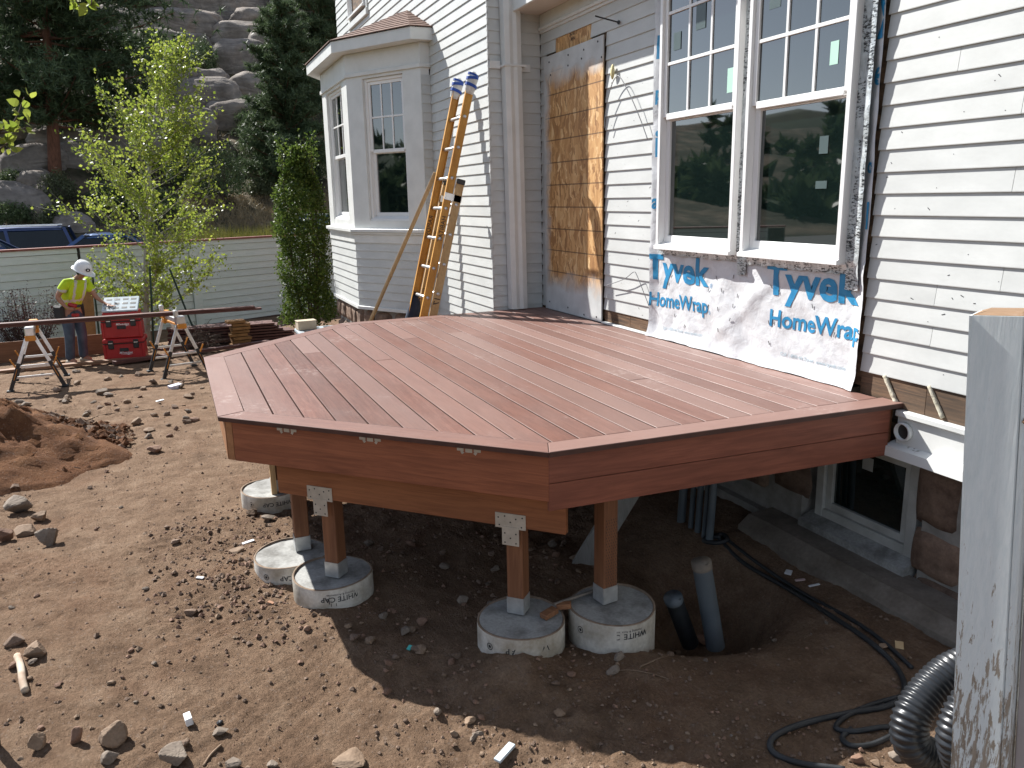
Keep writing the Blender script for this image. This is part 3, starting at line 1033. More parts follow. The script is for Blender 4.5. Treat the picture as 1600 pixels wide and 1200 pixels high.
while y < 3.585:
    y1 = min(y + pitch - 0.0075, 3.597)
    row = [(-8.5, y), (-2.5, y), (-2.5, y1), (-8.5, y1)]
    area = sum(cw[i][0] * cw[(i + 1) % 6][1] - cw[(i + 1) % 6][0] * cw[i][1] for i in range(6))
    ring = cw if area > 0 else cw[::-1]
    poly = row
    for i in range(6):
        if not (abs(ring[i][1] - ring[(i + 1) % 6][1]) < 0.05 and ring[i][1] > 3.5):
            poly = clip(poly, ring[i], ring[(i + 1) % 6])
    if len(poly) >= 3:
        P = np.array(poly)
        xa, xb = P[:, 0].min(), P[:, 0].max()
        cuts = [-9, 0]
        if xb - xa > 2.6 and k % 3 == 1:
            cuts = [-9] + sorted([random.uniform(xa + 0.8, xb - 0.8)]) + [0]
        for c0, c1 in zip(cuts, cuts[1:]):
            q = clip(clip(poly, (c0 + 0.0008, 1), (c0 + 0.0008, 0)), (c1 - 0.0008, 0), (c1 - 0.0008, 1))
            if len(q) < 3:
                continue
            q = [q[i] for i in range(len(q)) if math.dist(q[i], q[i - 1]) > 0.004]
            if len(q) < 3:
                continue
            mb = MB(); mb.slab(inset(np.array(q), 0.0006), ZD - TH, ZD + random.uniform(-0.0012, 0.0010), 0.0018, 0, 1)
            mb.build('deck_board', [DECKW, EDGEW], deck)
    y += pitch
    k += 1

RIM = wood('rim_joist_wood', (0.235, 0.075, 0.035), (0.41, 0.140, 0.066), R(45), 0.1, 0.6, 0.9, None, 0.2)
RIM2 = wood('rim_joist_wood_end', (0.30, 0.135, 0.058), (0.46, 0.215, 0.096), 0, 0.1, 0.6, 0.9, None, 0.2)
FASC = wood('fascia_wood', (0.20, 0.062, 0.037), (0.335, 0.113, 0.067), R(90), 0.15, 0.52, 0.8, None, 0.12)
BEAM = wood('beam_wood', (0.26, 0.092, 0.036), (0.42, 0.162, 0.066), R(45), 0.12, 0.6, 0.9, None, 0.2)
POST = wood('treated_post_wood', (0.19, 0.078, 0.037), (0.31, 0.138, 0.066), 0, 0.15, 0.65, 0.9, None, 0.25, vert=True)
JOIST = wood('joist_wood', (0.2, 0.09, 0.04), (0.32, 0.15, 0.07), R(90), 0.2, 0.7, 0.9, None, 0.2)
Drim = inset(np.array(D[::-1]), 0.032)[::-1]
for i in (1, 2, 3):
    p, q = np.array([*Drim[i], 0]), np.array([*Drim[i + 1], 0])
    d = (q - p) / np.linalg.norm(q - p); n_ = np.array([-d[1], d[0], 0])
    if np.dot(n_, np.array([-5.3, 2.5, 0]) - p) < 0:
        n_ = -n_
    a, b_ = p + d * 0.003, q - d * (0.05 if i == 1 else 0.003)
    mb = MB()
    zc = (ZD - TH - 0.001 + -1.389) / 2
    mb.bar(a + n_ * 0.019 + [0, 0, zc], b_ + n_ * 0.019 + [0, 0, zc], 0.038, -1.389 * -1 + ZD - TH - 0.001, ch=0.003)
    mb.build('rim_joist', RIM if i == 1 else RIM2, deck)
    if i == 1:                                     # narrow upright block at the left end of this face
        mb = MB(); mb.bar(q - d * 0.047 + n_ * 0.019 + [0, 0, zc], q - d * 0.004 + n_ * 0.019 + [0, 0, zc], 0.036, 0.226, ch=0.002); mb.build('corner_block', RIM2, deck)
        for t in (0.20, 0.48, 0.78):               # joist hanger tabs
            c = a + (b_ - a) * (1 - t)
            hb = MB()
            Mh = np.stack([d, -n_, [0, 0, 1.0]], 1)
            for dx in (-0.045, 0.0, 0.045):
                hb.box(c + d * dx - n_ * 0.0012 + [0, 0, ZD - TH - 0.016], (0.036, 0.002, 0.016 + 0.010 * (dx == 0)), Mh)
            for dx in (-0.035, 0.035):
                hb.box(c + d * dx - n_ * 0.0014 + [0, 0, ZD - TH - 0.030], (0.014, 0.002, 0.016), Mh @ roty(0.6 * (1 if dx > 0 else -1)))
            hb.build('joist_hanger', PLATE, deck)
# right hand side: two fascia boards under the edge
for i, (za, zb) in ((0, (-1.299, ZD - TH - 0.001)), (0, (-1.436, -1.302)), (4, (-1.299, ZD - TH - 0.001)), (4, (-1.436, -1.302))):
    p, q = np.array([*Drim[i], 0]), np.array([*Drim[i + 1], 0])
    d = (q - p) / np.linalg.norm(q - p); n_ = np.array([-d[1], d[0], 0])
    if np.dot(n_, np.array([-5.3, 2.5, 0]) - p) < 0:
        n_ = -n_
    off = 0.012 if zb > -1.3 else 0.012
    mb = MB(); mb.bar(p + n_ * off + d * 0.022 + [0, 0, (za + zb) / 2], q + n_ * off - d * (0.0 if i == 0 else 0.022) + [0, 0, (za + zb) / 2], 0.022, zb - za, ch=0.002)
    mb.build('fascia_board', FASC, deck)
# hidden joists carry shade and depth
for x in np.arange(-7.3, -3.3, 0.406):
    y0_ = 0.30 if -6.4 < x < -4.55 else (0.30 + abs(x + 4.55) * 1.0 if x > -4.55 else 0.30 + abs(x + 6.4) * 1.07)
    mb = MB(); mb.bar((x, y0_ - 0.06, -1.275), (x, 3.58, -1.275), 0.038, 0.225); mb.build('joist', JOIST, deck)
mb = MB(); mb.bar((-7.6, 3.6, -1.275), (-3.15, 3.6, -1.275), 0.038, 0.225); mb.build('ledger_board', JOIST, deck)

# dropped beam under the front edge, beam under the left edge, posts, caps
e12 = np.array([-1.371, -1.350, 0]) / np.hypot(1.371, 1.350)      # along the front edge, right to left
n12 = np.array([-0.7016, 0.7126, 0])                               # inwards
P1 = np.array([-3.154, 1.500, 0])
for off in (0.19, 0.232):
    mb = MB()
    a, b_ = P1 + n12 * off + e12 * (-0.02 + (0.04 if off > 0.2 else 0)), P1 + n12 * off + e12 * 1.70
    mb.bar(a + [0, 0, -1.499], b_ + [0, 0, -1.499], 0.038, 0.216, ch=0.003)
    mb.build('beam', BEAM, deck)
mb = MB(); mb.bar((-4.70, 0.57, -1.50), (-6.35, 0.57, -1.50), 0.076, 0.215, ch=0.003); mb.build('beam', BEAM, deck)
mb = MB(); mb.bar((-3.40, 1.86, -1.28), (-3.40, 3.5, -1.28), 0.076, 0.215, ch=0.003); mb.build('beam', BEAM, deck)
feet = [(-4.352, 0.700, 45), (-4.853, 0.580, 0), (-3.525, 1.492, 45), (-3.400, 1.940, 8), (-5.990, 0.570, 0), (-7.20, 2.0, 0)]
ztub = [-2.105, -2.125, -2.105, -2.085, -2.12, -2.14]
M45 = rotz(R(44.5))
for (x, y, rot), zt in zip(feet, ztub):
    Mr = rotz(R(rot))
    mb = MB(); zp = -1.39 if rot == 8 else -1.609
    mb.box((x, y, (zt + 0.055 + zp) / 2), (0.089, 0.089, zp - zt - 0.055), Mr, ch=0.004)
    po = mb.build('post', POST, deck)
    if rot == 8:                                    # incised treated face
        im = MB()
        for r_ in range(26):
            for c_ in range(5):
                im.box(np.array([x, y, -1.62 - r_ * 0.016]) + Mr @ np.array([0.0449, -0.03 + c_ * 0.015 + (r_ % 2) * 0.005, 0]), (0.001, 0.003, 0.009), Mr)
        im.build('incision', INK, po)['kind'] = 'stuff'
    mb = MB()
    for sx in (-1, 1):
        mb.box(np.array([x, y, zt + 0.045]) + Mr @ np.array([sx * 0.0462, 0, 0]), (0.003, 0.088, 0.09), Mr)
        mb.box(np.array([x, y, zt + 0.045]) + Mr @ np.array([0, sx * 0.0462, 0]), (0.089, 0.003, 0.09), Mr)
    mb.box((x, y, zt + 0.053), (0.09, 0.09, 0.004), Mr)
    mb.build('post_base', GALV, deck)
    if rot == 45:                                   # T-shaped plate over the post and beam
        c = np.array([x, y, 0.0]); fo = -n12
        u_ = e12
        M_ = np.stack([u_, fo, [0, 0, 1.0]], 1)
        c0 = P1 + n12 * 0.17 + e12 * np.dot(c - P1, e12)
        t = MB()
        t.box(c0 + fo * 0.0022 + [0, 0, -1.575], (0.165, 0.003, 0.080), M_, ch=0.0008)
        t.box(c0 + fo * 0.0040 + [0, 0, -1.655], (0.092, 0.003, 0.10), M_, ch=0.0008)
        cap = t.build('post_cap', PLATE, deck)
        nb = MB()
        for sx, sz in ((-.065, -1.55), (-.03, -1.56), (.03, -1.55), (.065, -1.56), (-.06, -1.60), (.06, -1.60), (0, -1.58), (-.03, -1.64), (.03, -1.64), (-.03, -1.69), (.03, -1.69), (0, -1.665)):
            nb.lathe(c0 + u_ * sx + fo * (0.0042 if sz > -1.62 else 0.006) + [0, 0, sz], [(0.0042, 0), (0.0042, 0.001)], 8, M=M_ @ rotx(R(-90)))
        nb.build('nail', INK, cap)['kind'] = 'stuff'
# post fillers between plate and post so that the cap really sits on wood
for (x, y, rot), zt in zip(feet, ztub):
    if rot == 45:
        mb = MB(); c = np.array([x, y, 0.0]); mb.box((x, y, -1.60), (0.088, 0.088, 0.012), rotz(R(45))); mb.build('post_shim', POST, deck)

# ------------------------------------------------------------------ footings
TUBE = pm('muddy_white_card', (0.40, 0.36, 0.29), (0.68, 0.66, 0.60), 6, 0.8, bmp=0.3, bdist=0.003, fine=0.25, lo=0.38, hi=0.6)
RUST = pm('card_edge', (0.17, 0.12, 0.08), (0.30, 0.22, 0.16), 20, 0.9, bmp=0.3)


def text_mesh(body, height=1.0, bold=0.0, res=3):
    """flat lettering as (verts, faces) with x right, y up, cap height = height"""
    cu = bpy.data.curves.new('lettering', 'FONT')
    cu.body = body; cu.size = 1.0; cu.offset = bold; cu.resolution_u = res
    to = bpy.data.objects.new('lettering', cu)
    COL.objects.link(to)
    dg = bpy.context.evaluated_depsgraph_get(); dg.update()
    mt = bpy.data.meshes.new_from_object(to.evaluated_get(dg))
    bm = bmesh.new(); bm.from_mesh(mt)
    bmesh.ops.triangulate(bm, faces=bm.faces[:])
    V = np.array([v.co[:] for v in bm.verts]); 
    bm.verts.index_update()
    F = [tuple(v.index for v in f.verts) for f in bm.faces]
    bm.free()
    bpy.data.objects.remove(to); bpy.data.curves.remove(cu); bpy.data.meshes.remove(mt)
    return V * (height / 0.70), F


def subdivide(V, F, lim):
    bm = bmesh.new()
    vs_ = [bm.verts.new(p) for p in V]
    for f in F:
        try:
            bm.faces.new([vs_[i] for i in f])
        except ValueError:
            pass
    bmesh.ops.remove_doubles(bm, verts=bm.verts[:], dist=1e-5)
    for _ in range(5):
        ed = [e for e in bm.edges if e.calc_length() > lim]
        if not ed:
            break
        bmesh.ops.subdivide_edges(bm, edges=ed, cuts=1)
        bmesh.ops.triangulate(bm, faces=[f for f in bm.faces if len(f.verts) > 3])
    bm.verts.index_update()
    V = np.array([v.co[:] for v in bm.verts]); F = [tuple(v.index for v in f.verts) for f in bm.faces]
    bm.free()
    return V, F


def wrap_text(mbk, body, c, r, ang0, z, h, bold=0.012, flip=True):
    """lettering wound round a tube; flip = printed upside down"""
    V, F = text_mesh(body, h, bold)
    V, F = subdivide(V, F, 0.02)
    w_ = V[:, 0].max()
    x, yy = V[:, 0], V[:, 1]
    if flip:
        x, yy = w_ - x, h - yy
    th = ang0 + (x - w_ / 2) / r
    mbk.add(np.c_[c[0] + (r + 0.0016) * np.cos(th), c[1] + (r + 0.0016) * np.sin(th), z + yy], F)


labels_f = ['round footing at front left, half in sun, its white tube lettered upside down',
            'round concrete footing partly behind the front left one, its top half in sun',
            'shaded concrete footing with wood scraps on top, under the plated front right post',
            'tallest shaded concrete footing, nearest the dark drain pipe, under the unplated post',
            'small looking footing at the far left under the deck, beside a wooden stake',
            'hidden concrete footing under the far side of the deck']
for i, ((x, y, rot), zt) in enumerate(zip(feet, ztub)):
    cx, cy = [(-4.385, 0.683), (-4.80, 0.505), (-3.445, 1.470), (-3.340, 1.945), (-6.065, 0.538), (-7.2, 2.0)][i]
    t = thing('concrete_footing', labels_f[i], 'footing', (cx, cy, zt - 0.2), 'concrete footings under the deck')
    rr = 0.229
    mb = MB(); nseg = 40
    a = np.arange(nseg) * 2 * math.pi / nseg
    wob = 1 + 0.012 * np.sin(2 * a + i)
    zr = zt + 0.006 * np.sin(a * 2 + i * 1.3)
    ring = lambda rad, z: np.c_[cx + rad * wob * np.cos(a), cy + rad * wob * np.sin(a), z]
    mb.loft([ring(rr, np.full(nseg, zt - 0.45)), ring(rr, zr)], cap0=True, cap1=False)
    tube = mb.build('card_tube', TUBE, t, smooth=True)
    mb = MB(); mb.loft([ring(rr, zr), ring(rr - 0.003, zr + 0.004), ring(rr - 0.012, zr + 0.003), ring(rr - 0.013, zr - 0.02)], cap0=False, cap1=False)
    mb.build('tube_rim', RUST, t, smooth=True)
    mb = MB()
    rings = []
    for q in (1.0, 0.8, 0.55, 0.3, 0.1):
        zz = zt - 0.006 - 0.004 * np.cos(q * 3) + 0.004 * np.array([noise.noise(Vector((q * 4 * math.cos(t_), q * 4 * math.sin(t_), i))) for t_ in a])
        rings.append(ring((rr - 0.0125) * q, zz))
    mb.loft(rings, cap0=False)
    mb.build('concrete_top', CONCRETE, t, smooth=True)
    mb = MB()
    view = math.atan2(-cy, -cx)
    if i in (0, 3):
        wrap_text(mb, 'WHITE CAP', (cx, cy), rr, view + (0.16 if i == 0 else 0.36), zt - 0.075, 0.030)
        wrap_text(mb, 'Forming & Accessories', (cx, cy), rr, view + (0.16 if i == 0 else 0.36), zt - 0.040, 0.012, 0.004)
        wrap_text(mb, '1', (cx, cy), rr, view - 0.12, zt - 0.085, 0.026)
        wrap_text(mb, '1  1', (cx, cy), rr, view - 0.02, zt - 0.10, 0.018)
    else:
        wrap_text(mb, 'WHITE CAP', (cx, cy), rr, view + 0.15, zt - 0.075, 0.030)
    mb.build('printing', INK, tube)
    mb = MB()
    va = view + (0.85 if i == 0 else -0.75)
    prev = None
    for r0_, r1_ in ((0.019, 0.015), (0.008, 0.0)):                   # round emblem
        for q in range(18):
            t0_, t1_ = q * math.pi / 9, (q + 1) * math.pi / 9
            pts = [(r0_, t0_), (r0_, t1_), (r1_, t1_), (r1_, t0_)]
            mb.add([(cx + (rr + 0.0016) * math.cos(va + p_ * math.cos(s_) / rr), cy + (rr + 0.0016) * math.sin(va + p_ * math.cos(s_) / rr), zt - 0.06 + p_ * math.sin(s_)) for p_, s_ in pts], [(0, 1, 2, 3)])
    mb.build('emblem', INK, tube)

# ------------------------------------------------------------------ plywood over the doorway
def osb_mat(spray=True):
    m, nt, b = new_mat('oriented_strand_board')
    tc = nt.nodes.new('ShaderNodeTexCoord')
    cols = []
    prev = None
    for k, (rot, sc) in enumerate(((0.3, 1.0), (-0.5, 1.25), (1.1, 0.9))):
        mp = nt.nodes.new('ShaderNodeMapping')
        mp.inputs['Rotation'].default_value = (0, rot, 0)
        mp.inputs['Scale'].default_value = (34 * sc, 8, 9 * sc)
        dn = nt.nodes.new('ShaderNodeTexNoise'); dn.inputs['Scale'].default_value = 7; dn.inputs['Detail'].default_value = 3
        nt.links.new(tc.outputs['Object'], dn.inputs['Vector'])
        dv = nt.nodes.new('ShaderNodeVectorMath'); dv.operation = 'MULTIPLY_ADD'; dv.inputs[1].default_value = (0.16, 0.05, 0.22)
        nt.links.new(dn.outputs['Color'], dv.inputs[0]); nt.links.new(tc.outputs['Object'], dv.inputs[2])
        nt.links.new(dv.outputs[0], mp.inputs[0])
        vo = nt.nodes.new('ShaderNodeTexVoronoi'); vo.inputs['Scale'].default_value = 1.0
        nt.links.new(mp.outputs[0], vo.inputs['Vector'])
        s = nt.nodes.new('ShaderNodeSeparateColor'); nt.links.new(vo.outputs['Color'], s.inputs[0])
        cc = ramp(nt, s.outputs[k], [(0.0, (0.30, 0.145, 0.05)), (0.35, (0.48, 0.25, 0.09)), (0.75, (0.62, 0.36, 0.145)), (1.0, (0.74, 0.50, 0.25))])
        prev = cc if prev is None else mixc(nt, ramp(nt, s.outputs[(k + 1) % 3], [(0.5, 0.0), (0.55, 1.0)]), prev, cc)
    cg = nt.nodes.new('ShaderNodeSeparateXYZ'); nt.links.new(tc.outputs['Object'], cg.inputs[0])
    # three dark nailing lines per sheet
    ml = nt.nodes.new('ShaderNodeMath'); ml.operation = 'PINGPONG'; ml.inputs[1].default_value = 0.1065
    nt.links.new(cg.outputs[2], ml.inputs[0])
    prev = mixc(nt, ramp(nt, ml.outputs[0], [(0.0030, 0.9), (0.0055, 0.0)]), prev, (0.06, 0.028, 0.012))
    # grey overspray round the rim
    nz = noise_tex(nt, tc.outputs['Object'], 3.5, 4)
    def edge(src, lo, hi, flip):
        a_ = nt.nodes.new('ShaderNodeMath'); a_.operation = 'ADD'
        s_ = nt.nodes.new('ShaderNodeMath'); s_.operation = 'MULTIPLY'; s_.inputs[1].default_value = 0.35
        nt.links.new(nz, s_.inputs[0]); nt.links.new(src, a_.inputs[0]); nt.links.new(s_.outputs[0], a_.inputs[1])
        mr = nt.nodes.new('ShaderNodeMapRange'); mr.inputs[1].default_value = lo; mr.inputs[2].default_value = hi
        mr.inputs[3].default_value = 0.0; mr.inputs[4].default_value = 1.0
        nt.links.new(a_.outputs[0], mr.inputs[0])
        return mr.outputs[0]
    es = [edge(cg.outputs[2], 2.36, 2.52, 0), edge(cg.outputs[2], 0.60, 0.42, 0), edge(cg.outputs[0], -0.26, -0.40, 0)]
    mx = es[0]
    for e in es[1:]:
        q = nt.nodes.new('ShaderNodeMath'); q.operation = 'MAXIMUM'
        nt.links.new(mx, q.inputs[0]); nt.links.new(e, q.inputs[1]); mx = q.outputs[0]
    gr = ramp(nt, noise_tex(nt, tc.outputs['Object'], 5, 4), [(0.3, (0.46, 0.47, 0.46)), (0.7, (0.62, 0.63, 0.62))])
    c = mixc(nt, mx, prev, gr) if spray else prev
    nt.links.new(c, b.inputs['Base Color'])
    b.inputs['Roughness'].default_value = 0.62
    bump(nt, b, noise_tex(nt, tc.outputs['Object'], 60, 4), 0.25, 0.003)
    return m


osb = thing('plywood_panel', 'big strand board sheet boarding up the doorway, greyed at its rim', 'board', (-7.0, YS - 0.05, -1.16))
OSB = osb_mat()
mb = MB()
Mo = rotz(0.004)
mb.loft([[(-7.60, YS - 0.024, z), (-6.405, YS - 0.026, z + 0.003), (-6.405, YS - 0.038, z + 0.003), (-7.60, YS - 0.036, z)] for z in (-1.130, 0.1, 1.335)])
mb.build('panel', OSB, osb)
mb = MB()
for sx in (-7.45, -7.1, -6.75, -6.46):
    for sz in (-1.08, 1.27, 1.18):
        mb.lathe((sx + random.uniform(-.05, .05), YS - 0.0365 - 0.0016 * (sx + 7.60), sz + random.uniform(-.03, .03)), [(0.009, 0), (0.009, 0.003)], 8, M=rotx(R(90)))
mb.build('nail', INK, osb)['kind'] = 'stuff'
mb = MB(); F_R.box(mb, -7.384, -6.673, -0.01, 0.003, 1.27, 1.56)
pt = mb.build('patch_board', osb_mat(False), house)
mb = MB()
V, F = text_mesh('APA', 0.035, 0.01); mb.add([(-7.08 + v[0], YS - 0.0045, 1.40 + v[1]) for v in V], F)
V, F = text_mesh('24/16', 0.03, 0.01); mb.add([(-7.10 + v[0], YS - 0.0045, 1.445 + v[1]) for v in V], F)
mb.build('printing', INK, pt)

# ------------------------------------------------------------------ house wrap
def wrap_off(x, z):
    """how far the loose sheet stands off the wall"""
    x = np.asarray(x, float); z = np.asarray(z, float)
    s = 0.008 + 0.010 * (1 - np.abs(2 * vnoise(x * 5 + z * 3.3, z * 3 - x * 2.2, 60))) + 0.008 * fbm(x + 0.6 * z, z, 9, 3, 62)
    cx = -4.55
    d = (x - cx)
    fold = np.exp(-((d + 0.12 * (z + 0.7)) / 0.42) ** 2) * np.clip((-z - 0.45) / 0.3, 0, 1)
    ang = d * 14 + (z + 0.4) * 6 + 2.2 * vnoise(x * 3, z * 3, 70)
    s = s + fold * 0.020 * (0.5 + 0.5 * np.sin(ang))
    dg = (x + 5.0) * 0.55 + (z + 0.75)                              # long pulled creases from the mid tape
    s = s + 0.010 * np.exp(-(dg / 0.10) ** 2) * np.clip((x + 5.4) * 2, 0, 1) * np.clip((-4.4 - x) * 3, 0, 1)
    dg = (x + 4.25) * 0.8 - (z + 0.62)
    s = s + 0.009 * np.exp(-(dg / 0.07) ** 2) * np.clip((-3.9 - x) * 3, 0, 1)
    low_ = np.clip((-1.03 - z + 0.025 * vnoise(x * 4, x * 0, 3)) / 0.11, 0, 1)
    s = s + 0.050 * low_ ** 1.3 * (0.65 + 0.5 * vnoise(x * 3.1, x * 0 + 2, 9) + 0.25 * vnoise(x * 11, x * 0 + 2, 10))
    rt = np.clip((x + 3.47) / 0.07, 0, 1)
    s = s + 0.03 * rt
    lf = np.clip((-5.52 - x) / 0.08, 0, 1)
    return np.clip(s + 0.025 * lf, 0.004, 0.2)


def tyvek_mat():
    m, nt, b = new_mat('white_house_wrap')
    v = coords(nt, (1, 1, 1), False)
    f = noise_tex(nt, v, 14, 6, 0.6, 0.8)
    nt.links.new(ramp(nt, f, [(0.3, (0.56, 0.575, 0.595)), (0.6, (0.66, 0.675, 0.69))]), b.inputs['Base Color'])
    b.inputs['Roughness'].default_value = 0.45
    p_ = bump(nt, b, f, 0.5, 0.008)
    bump(nt, b, noise_tex(nt, coords(nt, (1, 1, 1), False), 4, 4, 0.5, 0.8), 0.35, 0.03, p_)
    return m


wrap = thing('house_wrap', 'crumpled white house wrap with blue lettering under and around the tall windows', 'house wrap', (-4.5, YS - 0.02, -1.13))
TYV = tyvek_mat()
mb = MB()
XS = np.linspace(-5.605, -3.392, 150)
ZS = np.concatenate([np.linspace(-1.128, -0.36, 64), np.linspace(-0.34, 1.735, 50)])
XX, ZZ = np.meshgrid(XS, ZS)
edgew = 0.012 * vnoise(ZZ * 7, ZZ * 0, 31)
XE = XX + edgew * (np.abs(XX + 4.5) > 1.08)
OFF = wrap_off(XX, ZZ)
OFF = np.where(ZZ > -0.40, np.minimum(OFF, 0.02 + 0.02 * (np.abs(XX + 4.49) > 1.0)), OFF)
Vv = np.c_[XE.ravel(), (YS - OFF).ravel(), ZZ.ravel()]
nX = len(XS)
Fv = [(i * nX + j, i * nX + j + 1, (i + 1) * nX + j + 1, (i + 1) * nX + j) for i in range(len(ZS) - 1) for j in range(nX - 1)]
mb.add(Vv, Fv)
sheet = mb.build('sheet', TYV, wrap, smooth=True)
BLUE = pm('blue_print', (0.012, 0.20, 0.42), (0.025, 0.27, 0.50), 9, 0.5, bmp=0.15)
BLUE2 = pm('faint_blue_print', (0.25, 0.38, 0.46), (0.4, 0.5, 0.55), 30, 0.5, bmp=0)


def on_sheet(body, x0, x1, z0_, h, mat_=BLUE, bold=0.02, lim=0.02, xmin=-5.604, tilt=0.0, zmax=9):
    V, F = text_mesh(body, h, bold)
    sx = (x1 - x0) / (V[:, 0].max() - V[:, 0].min())
    V[:, 0] = (V[:, 0] - V[:, 0].min()) * sx
    V, F = subdivide(V, F, lim)
    x = x0 + V[:, 0]; z = z0_ + V[:, 1] + tilt * V[:, 0]
    F = [f for f in F if min(x[i] for i in f) > xmin and max(x[i] for i in f) < -3.394 and max(z[i] for i in f) < zmax]
    m_ = MB(); m_.add(np.c_[x, YS - wrap_off(x, z) - 0.0035, z], F)
    return m_.build('lettering', mat_, sheet)


on_sheet('Tyvek', -4.228, -3.425, -0.640, 0.192, tilt=0.012, bold=0.03)
on_sheet('Tyvek', -5.640, -4.838, -0.655, 0.192, tilt=0.002, bold=0.03)
on_sheet('HomeWrap', -4.168, -3.380, -0.850, 0.108, tilt=0.016, bold=0.022)
on_sheet('HomeWrap', -5.600, -4.830, -0.875, 0.108, tilt=0.030, bold=0.022)
on_sheet('®', -4.822, -4.795, -0.665, 0.03, bold=0.0)
on_sheet('®', -4.822, -4.795, -0.86, 0.03, bold=0.0)
on_sheet('Call 1-800-44-Tyvek  www.tyvek.com', -4.05, -3.50, -1.030, 0.022, BLUE2, 0.0, 0.03)
on_sheet('Call 1-800-44-Tyvek  www.tyvek.com', -5.42, -4.90, -1.052, 0.022, BLUE2, 0.0, 0.03, tilt=0.03)
# letters that run round onto the strips beside the windows
for body, xx, zz, hh, rot in (('p', -5.585, 0.72, 0.10, 0), ('a', -5.59, -0.10, 0.11, 0), ('k', -5.58, 1.02, 0.16, 0), ('i', -5.58, 0.30, 0.2, 0), ('e', -3.455, 0.56, 0.12, 0), ('y', -3.44, 0.86, 0.2, 0), ('o', -3.452, 0.10, 0.08, 0), ('l', -3.42, -0.2, 0.14, 0)):
    V, F = text_mesh(body, hh, 0.03); V, F = subdivide(V, F, 0.02)
    x = xx + V[:, 0]; z = zz + V[:, 1]
    F = [f for f in F if max(x[i] for i in f) < -3.396]
    OF = np.minimum(wrap_off(x, z), 0.04)
    m_ = MB(); m_.add(np.c_[x, YS - OF - 0.004, z], F); m_.build('lettering', BLUE, sheet)


def flash_mat():
    m, nt, b = new_mat('printed_flashing_tape')
    tc = nt.nodes.new('ShaderNodeTexCoord')
    mp = nt.nodes.new('ShaderNodeMapping'); mp.inputs['Rotation'].default_value = (0, R(38), 0); mp.inputs['Scale'].default_value = (26, 10, 85)
    nt.links.new(tc.outputs['Object'], mp.inputs[0])
    f1 = noise_tex(nt, mp.outputs[0], 1.4, 5, 0.7)
    mp2 = nt.nodes.new('ShaderNodeMapping'); mp2.inputs['Scale'].default_value = (7, 3, 2.2)
    nt.links.new(tc.outputs['Object'], mp2.inputs[0])
    f2 = noise_tex(nt, mp2.outputs[0], 2.0, 3)
    k1 = ramp(nt, f1, [(0.50, 0.0), (0.54, 1.0)]); k2 = ramp(nt, f2, [(0.46, 0.0), (0.52, 1.0)])
    k = mixc(nt, 1.0, k1, k2, 'MULTIPLY')
    f3 = noise_tex(nt, tc.outputs['Object'], 18, 4, 0.6)
    base_ = ramp(nt, f3, [(0.3, (0.40, 0.43, 0.44)), (0.7, (0.66, 0.70, 0.71))])
    nt.links.new(mixc(nt, k, base_, (0.03, 0.032, 0.035)), b.inputs['Base Color'])
    b.inputs['Roughness'].default_value = 0.28
    b.inputs['Metallic'].default_value = 0.25
    bump(nt, b, noise_tex(nt, tc.outputs['Object'], 9, 5, 0.6), 0.8, 0.02)
    return m


FLASH = flash_mat()
for k, (xa, xb, za, zb) in enumerate(((-5.505, -5.44, -0.45, 1.73), (-4.517, -4.424, -0.545, 1.73), (-3.54, -3.428, -0.555, 1.73), (-5.48, -4.52, -0.455, -0.40), (-4.42, -3.53, -0.468, -0.40))):
    mb = MB()
    nx2, nz2 = max(3, int((xb - xa) / 0.02)), max(3, int((zb - za) / 0.02))
    XS2, ZS2 = np.meshgrid(np.linspace(xa, xb, nx2), np.linspace(za, zb, nz2))
    jag = 0.012 * vnoise(XS2 * 30, XS2 * 0, 77) * (ZS2 < za + 0.03)
    off2 = np.maximum(wrap_off(XS2, ZS2) * 0 + 0.026, np.where(ZS2 < -0.40, wrap_off(XS2, ZS2), 0.043)) + 0.006 + 0.005 * fbm(XS2, ZS2, 14, 3, 80 + k)
    if k == 2:
        off2 = off2 + 0.012 * ((XS2 > -3.47))
    mb.add(np.c_[XS2.ravel(), (YS - off2).ravel(), (ZS2 + jag).ravel()], [(i * nx2 + j, i * nx2 + j + 1, (i + 1) * nx2 + j + 1, (i + 1) * nx2 + j) for i in range(nz2 - 1) for j in range(nx2 - 1)])
    mb.build('flashing_tape', FLASH, wrap, smooth=True)
mb = MB()
for q in range(26):
    x, z = random.uniform(-5.5, -3.45), random.uniform(-1.0, -0.5)
    o_ = float(wrap_off(x, z))
    a = random.uniform(-0.6, 0.6)
    mb.bar((x, YS - o_ - 0.004, z), (x + 0.028 * math.sin(a), YS - o_ - 0.006, z + 0.028 * math.cos(a)), 0.003, 0.003, (0, 1, 0))
mb.build('staple', INK, wrap)
# ------------------------------------------------------------------ ladder and pole against the wall
FIBRE = pm('yellow_fibreglass', (0.50, 0.22, 0.03), (0.68, 0.36, 0.07), 9, 0.5, (1, 1, 0.4), 0.1, vary=0.0, fine=0.25)
FIBRE2 = pm('faded_fibreglass', (0.48, 0.30, 0.12), (0.62, 0.44, 0.22), 9, 0.6, (1, 1, 0.4), 0.1, fine=0.3)
NAVY = pm('navy_cloth', (0.012, 0.018, 0.035), (0.03, 0.04, 0.07), 12, 0.9, bmp=0.3)
lad = thing('extension_ladder', 'weathered orange extension ladder leaning on the wall beside the bay window', 'ladder', (-8.06, 2.05, -2.5))
Lb, Lt = np.array([0, 2.045, -2.46]), np.array([0, 2.985, 1.17])
ldir = (Lt - Lb) / np.linalg.norm(Lt - Lb)
lnor = np.array([0, -ldir[2], ldir[1]])                     # out of the ladder, away from the wall
Ll = np.linalg.norm(Lt - Lb)


